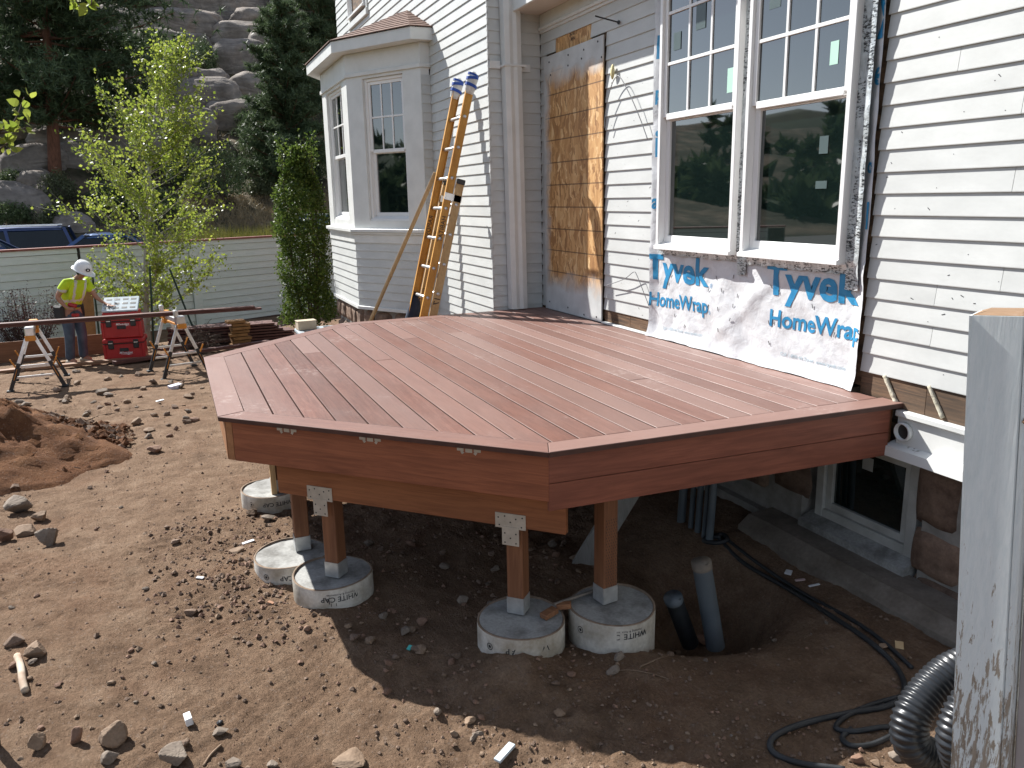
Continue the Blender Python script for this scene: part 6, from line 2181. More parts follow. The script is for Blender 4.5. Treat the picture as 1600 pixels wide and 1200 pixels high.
person = thing('person', 'worker in lime shirt, jeans and white hard hat reaching to the red tool boxes', 'person', wpos)


def skinned(name, mat_, joints, edges, root, levels=2, post=None, parent=person, smooth=True, mats=None):
    """one continuous surface grown round a skeleton"""
    names = list(joints)
    me_ = bpy.data.meshes.new(name)
    me_.from_pydata([joints[n][:3] for n in names], [(names.index(a), names.index(b_)) for a, b_ in edges], [])
    o = bpy.data.objects.new(name, me_)
    COL.objects.link(o)
    sk = o.modifiers.new('skin', 'SKIN')
    sk.use_smooth_shade = True
    for i, n in enumerate(names):
        sv = me_.skin_vertices[0].data[i]
        r_ = joints[n][3]
        sv.radius = r_ if isinstance(r_, tuple) else (r_, r_)
        sv.use_root = (n == root)
    ss = o.modifiers.new('sub', 'SUBSURF'); ss.levels = levels; ss.render_levels = levels
    dg = bpy.context.evaluated_depsgraph_get(); dg.update()
    mt = bpy.data.meshes.new_from_object(o.evaluated_get(dg))
    bpy.data.objects.remove(o); bpy.data.meshes.remove(me_)
    V = np.array([v.co[:] for v in mt.vertices]); F = [tuple(p.vertices) for p in mt.polygons]
    bpy.data.meshes.remove(mt)
    if post is not None:
        V = post(V)
    mb = MB()
    mi = [0] * len(F)
    if mats is not None:
        mi = [mats(V[list(f)].mean(0)) for f in F]
    mb.add(WPV(V), F); mb.m = mi
    return mb.build(name, mat_, parent, smooth=True)


J = {
    'pelvis': (0, 0, .96, (.135, .105)), 'waist': (0, .02, 1.10, (.115, .08)), 'chest': (0, .06, 1.30, (.12, .075)), 'neckb': (0, .115, 1.455, (.075, .07)), 'neck': (0, .15, 1.52, .052),
    'jaw': (0, .195, 1.565, (.062, .072)), 'skull': (0, .205, 1.64, (.076, .090)), 'crown': (0, .215, 1.705, (.06, .07)),
    'rsh': (.185, .08, 1.415, .062), 'relb': (.275, .0, 1.16, .043), 'rwr': (.235, .17, .995, .029), 'rpalm': (.215, .235, .965, (.026, .036)),
    'lsh': (-.185, .10, 1.405, .062), 'lelb': (-.265, .235, 1.175, .043), 'lwr': (-.30, .44, 1.035, .029), 'lpalm': (-.305, .515, 1.00, (.036, .02)),
    'rhip': (.095, .0, .90, .10), 'rkn': (.125, .035, .50, .063), 'ran': (.135, -.02, .09, .045), 'rto': (.155, .13, .045, (.045, .032)),
    'lhip': (-.095, .0, .90, .10), 'lkn': (-.11, .05, .50, .063), 'lan': (-.115, .01, .09, .045), 'lto': (-.125, .17, .045, (.045, .032)),
}
E_ = [('pelvis', 'waist'), ('waist', 'chest'), ('chest', 'neckb'), ('neckb', 'neck'), ('neck', 'jaw'), ('jaw', 'skull'), ('skull', 'crown'), ('chest', 'rsh'), ('rsh', 'relb'), ('relb', 'rwr'), ('rwr', 'rpalm'), ('chest', 'lsh'), ('lsh', 'lelb'), ('lelb', 'lwr'), ('lwr', 'lpalm'), ('pelvis', 'rhip'), ('rhip', 'rkn'), ('rkn', 'ran'), ('ran', 'rto'), ('pelvis', 'lhip'), ('lhip', 'lkn'), ('lkn', 'lan'), ('lan', 'lto')]
for k, dx in enumerate((-.030, -.010, .010, .029)):              # left hand reaches out flat over the lid
    ln_ = (.058, .068, .064, .05)[k]
    J['lf%da' % k] = (-.305 + dx, .555, .995, .0095); J['lf%db' % k] = (-.305 + dx * 1.15, .555 + ln_ * .55, .988, .0085); J['lf%dc' % k] = (-.305 + dx * 1.2, .555 + ln_, .968, .007)
    E_ += [('lpalm', 'lf%da' % k), ('lf%da' % k, 'lf%db' % k), ('lf%db' % k, 'lf%dc' % k)]
J['lth'] = (-.258, .515, .992, .0105); J['lth2'] = (-.243, .548, .978, .0085); E_ += [('lpalm', 'lth'), ('lth', 'lth2')]
for k, dz in enumerate((.030, .010, -.010, -.029)):              # right hand curls round the drill grip
    J['rf%da' % k] = (.205, .272, .965 + dz, .0095); J['rf%db' % k] = (.170, .290, .962 + dz, .0085); J['rf%dc' % k] = (.150, .262, .962 + dz, .0078)
    E_ += [('rpalm', 'rf%da' % k), ('rf%da' % k, 'rf%db' % k), ('rf%db' % k, 'rf%dc' % k)]
J['rth'] = (.175, .225, 1.0, .0105); J['rth2'] = (.150, .245, 1.0, .009); E_ += [('rpalm', 'rth'), ('rth', 'rth2')]


def face(V):
    """nose, brow, chin, eye hollows and ears pulled out of the head surface"""
    c = np.array([0, .205, 1.635])
    out = V.copy()
    up = np.array([0, .30, .954]); fw_ = np.array([0, .954, -.30])
    d = V - c
    f_, u_, s_ = d @ fw_, d @ up, d[:, 0]
    hd = (V[:, 2] > 1.53) & (f_ > 0.0)
    out += fw_ * (hd * 0.026 * np.exp(-((s_ / .013) ** 2 + ((u_ + .012) / .022) ** 2)))[:, None]
    out += fw_ * (hd * 0.012 * np.exp(-((s_ / .022) ** 2 + ((u_ + .085) / .016) ** 2)))[:, None]
    for sg in (-1, 1):
        out -= fw_ * (hd * 0.010 * np.exp(-(((s_ - sg * .032) / .014) ** 2 + ((u_ - .012) / .012) ** 2)))[:, None]
    er = (V[:, 2] > 1.55) & (np.abs(f_ + .005) < .03) & (np.abs(u_ + .005) < .035)
    out[:, 0] += np.where(er, np.sign(s_) * 0.014 * np.exp(-((f_ + .005) / .014) ** 2 - ((u_ + .005) / .022) ** 2), 0)
    return out


body = skinned('body', SKIN, J, E_, 'pelvis', 2, face)
sj = {'hem': (0, .0, .93, (.172, .138)), 'waist': (0, .02, 1.10, (.172, .135)), 'chest': (0, .065, 1.30, (.195, .150)), 'top': (0, .112, 1.455, (.088, .085)), 'rsh': (.19, .08, 1.408, .084), 'rsl': (.25, .03, 1.235, .078), 'lsh': (-.19, .10, 1.40, .084), 'lsl': (-.24, .19, 1.235, .078)}


def bands(c):
    x, y, z = c
    if 1.06 < z < 1.115 and abs(x) < .19:
        return 1
    if z > 1.10 and abs(x) < .2 and .075 < abs(x) < .125:
        return 1
    if z < 1.305 and abs(x) > .2 and 1.255 < z - (abs(x) - .24) * .2:
        return 1
    return 0


shirt = skinned('shirt', [HIVIS, SILVER], sj, [('hem', 'waist'), ('waist', 'chest'), ('chest', 'top'), ('chest', 'rsh'), ('rsh', 'rsl'), ('chest', 'lsh'), ('lsh', 'lsl')], 'waist', 3, None, person, True, bands)
pj = {'w': (0, .0, .99, (.148, .118)), 'pelvis': (0, 0, .92, (.150, .122)), 'rhip': (.095, .0, .84, .112), 'rkn': (.125, .035, .50, .084), 'rc': (.13, .005, .28, .075), 'ran': (.137, -.015, .06, .078), 'lhip': (-.095, .0, .84, .112), 'lkn': (-.11, .05, .50, .084), 'lc': (-.112, .025, .28, .075), 'lan': (-.117, .012, .06, .078)}
skinned('jeans', JEANS, pj, [('w', 'pelvis'), ('pelvis', 'rhip'), ('rhip', 'rkn'), ('rkn', 'rc'), ('rc', 'ran'), ('pelvis', 'lhip'), ('lhip', 'lkn'), ('lkn', 'lc'), ('lc', 'lan')], 'pelvis', 2)
for sx, y0 in ((.14, -.02), (-.12, .01)):
    mb = MB()
    k = 1 if sx > 0 else -1
    rings = []
    for y, w_, h_ in ((-.075, .03, .07), (-.05, .045, .09), (.03, .047, .085), (.09, .05, .065), (.15, .047, .05), (.185, .03, .035)):
        rings.append([WP([sx + .012 * k * (y + .05) / .2 + w_ * math.cos(a), y0 + y, max(0, h_ / 2 + h_ / 2 * math.sin(a) * 1.0)]) for a in np.arange(10) * math.pi / 5])
    mb.loft(rings); mb.build('boot', BOOT, person, smooth=True)
LEATH = pm('dark_tool_belt', (0.014, 0.014, 0.016), (0.035, 0.032, 0.03), 9, 0.7, bmp=0.3)
mb = MB()
a = np.arange(24) * math.pi / 12
rg = lambda k, z: [WP([(.166 + k) * math.cos(t), (.136 + k) * math.sin(t), z + .01 * math.sin(t * 2)]) for t in a]
mb.loft([rg(.0, .955), rg(.012, .957), rg(.012, 1.005), rg(.0, 1.007)], cap0=False, cap1=False); belt = mb.build('tool_belt', LEATH, person)
for (x, y, w_, h_, d_) in ((.20, -.02, .12, .24, .16), (.13, -.15, .15, .22, .09), (-.19, .0, .09, .24, .15), (-.10, -.155, .13, .2, .08)):
    mb = MB(); mb.box(WP([x, y, .975 - h_ / 2 + .02]), (w_ * .75, d_, h_), WM, ch=0.025); mb.build('pouch', LEATH, belt)
for k in range(4):
    mb = MB(); mb.lathe(WP([.075, .152, .955 - .045 * k]), [(.012, 0), (.016, .004), (.012, .008)], 8, M=WM @ rotx(R(90))); mb.build('ring', ALU, belt)
hc = np.array([0, .205, 1.655]); Mh = WM @ rotx(R(-27))
mb = MB()
prof = [(.150, -.012), (.146, .0), (.139, .035), (.128, .075), (.103, .115), (.062, .14), (.02, .148)]
mb.lathe(WP(hc), prof, 28, M=Mh @ np.diag([.88, 1.04, 1.0]), cap0=False)
hat = mb.build('hard_hat', HAT, person, smooth=True)
mb = MB()
br = []
for rr2 in (.128, .152, .170):
    br.append([WP(hc) + Mh @ np.array([rr2 * .88 * math.cos(t) * (1 if rr2 < .16 else 1), rr2 * 1.04 * math.sin(t) + (.06 * max(0, math.sin(t)) ** 2 if rr2 > .16 else 0), -.012 - (.012 if rr2 > .16 else 0)]) for t in np.arange(28) * math.pi / 14])
mb.loft(br, cap0=False, cap1=False); mb.loft([[q + np.array([0, 0, .006]) for q in r_] for r_ in br], cap0=False, cap1=False); mb.build('brim', HAT, hat, smooth=True)
mb = MB(); mb.box(WP(hc) + Mh @ np.array([0, 0, .128]), (.022, .20, .03), Mh, ch=.01); mb.build('ridge', HAT, hat)
for (t, zz) in ((R(70), .055),):
    mb = MB(); q = np.array([.88 * .139 * math.cos(t), 1.04 * .139 * math.sin(t), zz]); n_ = np.array([math.cos(t), math.sin(t), .28]); n_ /= np.linalg.norm(n_)
    zax = n_; xax = np.cross([0, 0, 1.0], zax); xax /= np.linalg.norm(xax); Ms = Mh @ np.stack([xax, np.cross(zax, xax), zax], 1)
    mb.lathe(WP(hc) + Mh @ q, [(.028, -.006), (.028, .003)], 14, M=Ms @ np.diag([1.3, 1, 1])); mb.build('badge', BLACK, hat)
    mb = MB(); mb.lathe(WP(hc) + Mh @ q, [(.013, -.006), (.013, .0042)], 10, M=Ms); mb.build('badge_centre', VINYL, hat)
mb = MB()
rings = []
for z, k in ((1.555, .8), (1.59, 1.0), (1.64, 1.06)):
    rings.append([WP([.084 * k * math.cos(t), .195 + (z - 1.6) * .2 + .094 * k * math.sin(t), z]) for t in np.linspace(R(170), R(370), 14)])
mb.loft(rings, cap0=False, cap1=False, closed=False); mb.build('hair', HAIR, person, smooth=True)
for sg in (-1, 1):
    mb = MB(); mb.lathe(WP([sg * .031, .205 + .074, 1.622]), [(.002, -.011), (.009, -.006), (.011, 0), (.009, .006), (.002, .011)], 10); mb.build('eye', VINYL, person, smooth=True)
mb = MB(); mb.box(WP([0, .205 + .074, 1.556]), (.042, .008, .008), WM, ch=.003); mb.build('mouth', pm('lips', (0.25, 0.09, 0.07), (0.28, 0.11, 0.085), 5, 0.5, bmp=0), person)
# red drill held in the right hand
dr = thing('cordless_drill', 'red and black cordless drill in the worker\'s right hand at the hip', 'drill', WP([.18, .25, .90]))
dp = lambda x, y, z: WP([.178 + x, .248 + y, .965 + z])
mb = MB(); mb.tube([dp(0, -.01, .05), dp(0, .02, -.09)], [.018, .021], 10); mb.build('grip', BLACK, dr)
mb = MB(); mb.box(dp(0, .025, -.115), (.07, .11, .05), WM, ch=.01); mb.build('battery', REDP, dr)
mb = MB(); mb.tube([dp(0, -.09, .075), dp(0, -.08, .075), dp(0, .06, .075), dp(0, .09, .075)], [.025, .034, .034, .024], 12); mb.build('motor_housing', REDP, dr)
mb = MB(); mb.tube([dp(0, .09, .075), dp(0, .12, .075), dp(0, .14, .075)], [.02, .02, .01], 10); mb.build('chuck', BLACK, dr)

mb = MB(); a, b_ = at_x(137, 520, -16.4), at_x(133, 446, -16.9)
a[2] = ground_z(a[0], a[1])
mb.bar(a, b_, 0.24, 0.02, (1, 0, 0), ch=0.003)
tag(mb.build('board', YEL), 'short broad tan board leaning upright between the worker and the tool boxes', 'board', 'boards lying on the dirt')
# ------------------------------------------------------------------ old porch post at right
def post_paint():
    m, nt, b = new_mat('peeling_post_paint')
    tc = nt.nodes.new('ShaderNodeTexCoord')
    mp = nt.nodes.new('ShaderNodeMapping'); mp.inputs['Scale'].default_value = (30, 30, 1.6)
    nt.links.new(tc.outputs['Object'], mp.inputs[0])
    gr = noise_tex(nt, mp.outputs[0], 2.2, 8, 0.7, 0.6)
    mp2 = nt.nodes.new('ShaderNodeMapping'); mp2.inputs['Scale'].default_value = (42, 42, 6.5)
    nt.links.new(tc.outputs['Object'], mp2.inputs[0])
    pe = noise_tex(nt, mp2.outputs[0], 2.0, 8, 0.72, 0.4)
    sp = nt.nodes.new('ShaderNodeSeparateXYZ'); nt.links.new(tc.outputs['Object'], sp.inputs[0])
    mr = nt.nodes.new('ShaderNodeMapRange'); mr.inputs[1].default_value = 1.5; mr.inputs[2].default_value = 0.55; mr.inputs[3].default_value = -0.20; mr.inputs[4].default_value = 0.10
    nt.links.new(sp.outputs[2], mr.inputs[0])               # the lower half has lost most of its paint
    ad = nt.nodes.new('ShaderNodeMath'); ad.operation = 'ADD'; nt.links.new(pe, ad.inputs[0]); nt.links.new(mr.outputs[0], ad.inputs[1])
    ad2 = nt.nodes.new('ShaderNodeMath'); ad2.operation = 'MULTIPLY_ADD'; nt.links.new(gr, ad2.inputs[0]); ad2.inputs[1].default_value = 0.35; nt.links.new(ad.outputs[0], ad2.inputs[2])
    k = ramp(nt, ad2.outputs[0], [(0.66, 0.0), (0.70, 1.0)])
    woodc = ramp(nt, gr, [(0.25, (0.10, 0.075, 0.05)), (0.5, (0.34, 0.29, 0.23)), (0.75, (0.46, 0.41, 0.34))])
    pc = ramp(nt, pe, [(0.3, (0.66, 0.73, 0.74)), (0.6, (0.78, 0.83, 0.83))])
    pc = mixc(nt, ramp(nt, gr, [(0.24, 0.75), (0.34, 0.0)]), pc, (0.20, 0.19, 0.17))
    nt.links.new(mixc(nt, k, pc, woodc), b.inputs['Base Color'])
    b.inputs['Roughness'].default_value = 0.7
    inv = ramp(nt, k, [(0.0, 1.0), (1.0, 0.0)])
    p = bump(nt, b, gr, 0.8, 0.004)
    bump(nt, b, inv, 0.5, 0.003, p)
    return m


PPOST = post_paint()
CUTW = wood('cut_end_wood', (0.17, 0.085, 0.04), (0.34, 0.19, 0.10), 0.4, 0.0, 0.8, 1.6, (0.40, 0.30, 0.2), 0.4)
GREYP = pm('grey_board_paint', (0.40, 0.37, 0.37), (0.48, 0.45, 0.45), 3, 0.6, bmp=0.15, fine=0.1)
ptop = at_depth(1556, 494, 2.0); pbot = at_depth(1522, 1202, 2.0)
pbot = pbot * (np.dot(ptop[:2], pbot[:2]) / np.dot(pbot[:2], pbot[:2]))
ax = (pbot - ptop) / np.linalg.norm(pbot - ptop)
gg = ground_z(pbot[0], pbot[1])
pfoot = ptop + ax * ((gg - 0.05 - ptop[2]) / ax[2])
up_ = -ax
toc = np.array([-ptop[0], -ptop[1], 0]); toc /= np.linalg.norm(toc)
side = np.cross(up_, toc); side /= np.linalg.norm(side)           # to the right as seen
if np.dot(side, CR) < 0:
    side = -side
th = R(11)
fr_ = toc * math.cos(th) - side * math.sin(th); sd_ = side * math.cos(th) + toc * math.sin(th)
fr_ = fr_ - up_ * np.dot(fr_, up_); fr_ /= np.linalg.norm(fr_)
sd_ = np.cross(fr_, up_); sd_ = sd_ if np.dot(sd_, CR) > 0 else -sd_
pst = thing('porch_post', 'old square porch post with peeling white paint at the right edge', 'post', pfoot)
Hh = np.linalg.norm(ptop - pfoot)
def outline(w0, w1, d0, d1, t, wob=0.0):
    c = pfoot + up_ * t
    n_ = [noise.noise(Vector((t * 3 + i * 9.1, w0 * 5, 0))) * wob for i in range(4)]
    return [c + sd_ * (w0 + n_[0]) - fr_ * (d0 - 0.003), c + sd_ * (w0 + 0.004 + n_[0]) - fr_ * d0 * 1.0, c + sd_ * (w1 - 0.004 + n_[1]) - fr_ * d0, c + sd_ * (w1 + n_[1]) - fr_ * (d0 + 0.004), c + sd_ * (w1 + n_[2]) - fr_ * d1, c + sd_ * (w0 + n_[3]) - fr_ * d1]
mb = MB(); ts = list(np.linspace(0, Hh, 16))
mb.loft([outline(-0.058, 0.062, 0.0, 0.115, t, 0.0012) for t in ts]); mb.build('shaft', PPOST, pst)
mb = MB(); mb.loft([outline(0.0635, 0.079, 0.004, 0.115, t, 0.0012) for t in np.linspace(0, Hh - 0.005, 10)]); mb.build('edge_strip', PPOST, pst)
mb = MB()
mb.loft([[p + up_ * (0.001 + 0.0015 * noise.noise(Vector(p * 40))) for p in outline(-0.054, 0.060, 0.004, 0.112, Hh)], [p + up_ * 0.009 for p in outline(-0.030, 0.056, 0.03, 0.10, Hh)]], cap0=False); mb.build('cut_top', CUTW, pst)
mb = MB(); c = pfoot + up_ * (Hh - 0.265) + sd_ * 0.080 - fr_ * 0.012
mb.add([tuple(c + np.array(d)) for d in (sd_ * 0 + up_ * 0.035, sd_ * 0.02 + up_ * 0.004, sd_ * 0.004 - up_ * 0.022, -sd_ * 0.012 + up_ * 0.0 + fr_ * 0.012, sd_ * 0.006 + fr_ * 0.014)], [(0, 1, 4), (1, 2, 4), (2, 3, 4), (3, 0, 4)])
mb.build('splinter', CUTW, pst)
gb = thing('grey_board', 'smooth grey painted board standing close behind the porch post', 'board', pfoot + sd_ * 0.18 - fr_ * 0.06)
mb = MB(); mb.bar(pfoot + sd_ * 0.18 - fr_ * 0.075, pfoot + up_ * (Hh + 0.02) + sd_ * 0.18 - fr_ * 0.075, 0.19, 0.03, fr_, ch=0.003); mb.build('board', GREYP, gb)

# ------------------------------------------------------------------ pipes, hoses, ducting under the deck and at right
def G(px, py, up=0.0):
    p = stand(px, py); p[2] += up
    return p


def smooth_path(P, n=12):
    P = np.array(P, float); out = []
    Q = np.concatenate([[2 * P[0] - P[1]], P, [2 * P[-1] - P[-2]]])
    for i in range(1, len(Q) - 2):
        for t in np.linspace(0, 1, n, endpoint=False):
            a, b_, c, d = Q[i - 1:i + 3]
            out.append(0.5 * ((2 * b_) + (c - a) * t + (2 * a - 5 * b_ + 4 * c - d) * t * t + (3 * b_ - a - 3 * c + d) * t ** 3))
    out.append(P[-1])
    return np.array(out)


def hose(pxs, r, label, mat_=RUBBER, name='hose'):
    mb = MB(); mb.tube(smooth_path([G(x, y, r * 0.8 + dz) for x, y, dz in [(q + (0,))[:3] for q in pxs]], 10), r, 8)
    return tag(mb.build(name, mat_, smooth=True), label, 'hose')


hose([(1118, 838), (1160, 872), (1230, 922), (1300, 966), (1362, 1008), (1402, 1048), (1413, 1083), (1390, 1105), (1330, 1117), (1262, 1132), (1216, 1150), (1203, 1166), (1212, 1182), (1250, 1196), (1320, 1206)], 0.0135, 'long black hose along the footing ending in a wide loop at bottom right')
hose([(1130, 840), (1180, 878), (1250, 926), (1330, 970), (1380, 1005), (1425, 1046)], 0.011, 'thinner black hose running beside the long black hose')
hose([(1405, 1092), (1360, 1105), (1322, 1122), (1306, 1140), (1330, 1146), (1372, 1140), (1400, 1138)], 0.012, 'black hose forming the small inner loop beside the ducting')
hose([(1330, 1142), (1316, 1156), (1330, 1168), (1362, 1166), (1398, 1150)], 0.012, 'short black hose bend just in front of the ducting')


def duct(path, r, label):
    P = smooth_path(path, 26)
    # even spacing, then ribs
    L = np.concatenate([[0], np.cumsum(np.linalg.norm(np.diff(P, axis=0), axis=1))])
    s = np.arange(0, L[-1], 0.0042)
    Q = np.stack([np.interp(s, L, P[:, i]) for i in range(3)], 1)
    mb = MB(); mb.tube(Q, r + 0.0042 * np.sign(np.sin(s * 2 * math.pi / 0.017)) * np.abs(np.sin(s * 2 * math.pi / 0.017)) ** 0.6, 22)
    return tag(mb.build('corrugated_pipe', pm('ribbed_black_pipe', (0.012, 0.014, 0.017), (0.03, 0.033, 0.038), 10, 0.32, bmp=0.05), smooth=True), label, 'pipe')


d0 = lambda px, py, s: at_depth(px, py, s)
duct([d0(1520, 1035, 2.62), d0(1482, 1052, 2.60), d0(1447, 1085, 2.58), d0(1424, 1122, 2.56), d0(1424, 1160, 2.56), d0(1455, 1182, 2.58), d0(1500, 1185, 2.62), d0(1560, 1180, 2.66)], 0.056, 'thick ribbed black drain pipe bending round beside the porch post')
duct([d0(1530, 1080, 2.42), d0(1503, 1115, 2.40), d0(1492, 1160, 2.40), d0(1510, 1215, 2.42)], 0.05, 'second ribbed black pipe just showing behind the porch post')

dt, db = at_z(1096, 880, -1.93), at_z(1118, 1010, -2.45)
dp_ = thing('drain_pipe', 'grey drain pipe with a pale rim standing in the dug hole', 'pipe', db)
mb = MB(); mb.tube([db, db * 0.5 + dt * 0.5, dt], 0.052, 20, caps=False); mb.build('barrel', PVC, dp_, smooth=True)
dx = (dt - db) / np.linalg.norm(dt - db)
mb = MB(); mb.tube([dt - dx * 0.03, dt + dx * 0.012, dt + dx * 0.014, dt + dx * 0.0], [0.0545, 0.0545, 0.047, 0.045], 20, caps=False); mb.build('rim', OLDCONC, dp_, smooth=True)
mb = MB(); mb.tube([dt - dx * 0.012, dt - dx * 0.010], 0.051, 16); mb.build('mouth', BLACK, dp_)
dt, db = at_z(1052, 935, -2.16), at_z(1078, 1005, -2.50)
dp_ = thing('drain_pipe', 'short black drain pipe low in the hole left of the tall grey pipe', 'pipe', db)
mb = MB(); mb.tube([db, dt], 0.05, 18, caps=False); mb.build('barrel', RUBBER, dp_, smooth=True)
dx = (dt - db) / np.linalg.norm(dt - db)
mb = MB(); mb.tube([dt - dx * 0.02, dt + dx * 0.012, dt + dx * 0.013, dt], [0.053, 0.053, 0.046, 0.044], 18, caps=False); mb.build('rim', PVC, dp_, smooth=True)
mb = MB(); mb.tube([dt - dx * 0.012, dt - dx * 0.010], 0.05, 14); mb.build('mouth', BLACK, dp_)
for k, (px, r_) in enumerate(((1063, 0.030), (1078, 0.018), (1089, 0.022), (1099, 0.016), (1108, 0.026))):
    b0 = at_y(px, 832, 3.12); b0[2] = -2.33
    mb = MB(); mb.tube(smooth_path([b0, b0 + [0, 0.02, 0.45], b0 + [-0.02, 0.04, 0.85], b0 + [-0.02, 0.25, 1.0]], 8), r_, 10)
    tag(mb.build('conduit', PVC, smooth=True), ['thickest grey conduit at the left of the bundle under the deck', 'thin grey conduit second from left in the bundle', 'middle grey conduit of the bundle under the deck', 'thinnest grey conduit, second from right in the bundle', 'right hand grey conduit of the bundle under the deck'][k], 'conduit', 'grey conduits under the deck')
hose([(1112, 842), (1128, 838), (1136, 846), (1120, 852), (1100, 848), (1108, 841), (1126, 842)], 0.016, 'coil of black cable at the foot of the grey conduits', RUBBER, 'cable_coil')

# plank under the deck, stake, scraps
a, b_ = np.array([-4.32, 2.26, -2.42]), np.array([-4.22, 2.75, -1.62])
mb = MB(); mb.bar(a, b_, 0.15, 0.035, np.cross(b_ - a, [1.0, 0.35, 0]) * 0 + np.array([1.0, -0.4, 0.2]), ch=0.003)
tag(mb.build('plank', wood('grey_plank_wood', (0.22, 0.21, 0.19), (0.36, 0.35, 0.33), 0, 0, 0.8, 0.7, None, 0.2, vert=True)), 'grey plank propped in the shade behind the unplated post', 'plank')
s0 = G(431, 795); s0[2] -= 0.1
mb = MB()
e = np.array([0.016, 0.0, 0])
mb.loft([[s0 + np.array([x * k, y * k, z]) for x, y in ((-.019, -.019), (.019, -.019), (.019, .019), (-.019, .019))] for z, k in ((0.0, 0.1), (0.16, 1.0), (0.42, 1.0), (0.60, 1.0))])
tag(mb.build('wooden_stake', POLE, base=s0), 'pale yellow wooden stake driven in beside the far left footing', 'stake')
SCRAP = wood('wood_scrap', (0.22, 0.09, 0.04), (0.40, 0.20, 0.10), 0.5, 0.3, 0.7, 1.2, None, 0.2)
for (px, py, z, w_, l_, rz_, lab) in ((858, 958, -2.085, .05, .09, .3, 'larger brown wood scrap lying on the plated right footing'), (881, 946, -2.072, .04, .075, -.5, 'smaller brown wood scrap on the edge between the two right footings')):
    p = at_z(px, py, z)
    mb = MB(); mb.box(p, (w_, l_, 0.028), rotz(rz_) @ rotx(0.12), ch=0.003); tag(mb.build('wood_scrap', SCRAP), lab, 'wood scrap')
p, q = at_z(866, 944, -2.062), at_z(930, 922, -2.062)
mb = MB(); mb.bar(p, q, 0.016, 0.012, ch=0.002); tag(mb.build('lath', wood('grey_lath', (0.2, 0.17, 0.14), (0.3, 0.26, 0.22), 0, 0, 0.8)), 'thin grey lath bridging the two right footings', 'lath')

# ------------------------------------------------------------------ red soil heap at left
mc = np.array([-8.95, -2.05]); mr_ = 1.35
mb = MB(); nr, na = 42, 110
rings = []
for i in range(nr):
    q = i / (nr - 1)
    a = np.arange(na) * 2 * math.pi / na
    rad = mr_ * 1.12 * q * (1 + 0.16 * np.sin(a * 2 + 0.6) + 0.07 * np.sin(a * 5 + 2) + 0.05 * np.sin(a * 13))
    x = mc[0] + rad * np.cos(a); y = mc[1] + rad * np.sin(a)
    prof_ = (1 - q) ** 1.25 * 0.80 * (1 - 0.18 * np.exp(-((q - 0.0) / 0.2) ** 2))
    z = np.array([ground_z(xx, yy) for xx, yy in zip(x, y)]) * (1 if True else 0) + prof_ - 0.03 * (q > 0.97)
    k = (1 - q ** 3)
    z = z + k * (0.10 * fbm(x, y, 2.0, 2, 120) + 0.10 * fbm(x, y, 4, 3, 121) + 0.16 * np.abs(fbm(x, y, 8, 4, 124)) + 0.06 * np.abs(fbm(x, y, 17, 2, 128)))
    rings.append(np.c_[x, y, z])
mb.loft(rings, cap0=True, cap1=False)
tag(mb.build('soil_heap', RED_DIRT, smooth=True), 'heap of freshly dug red brown soil at the left edge', 'soil heap')


def heap_z(x, y):
    d = math.hypot(x - mc[0], y - mc[1]) / (mr_ * 1.05)
    return ground_z(x, y) + (max(0, 1 - d)) * 0.58


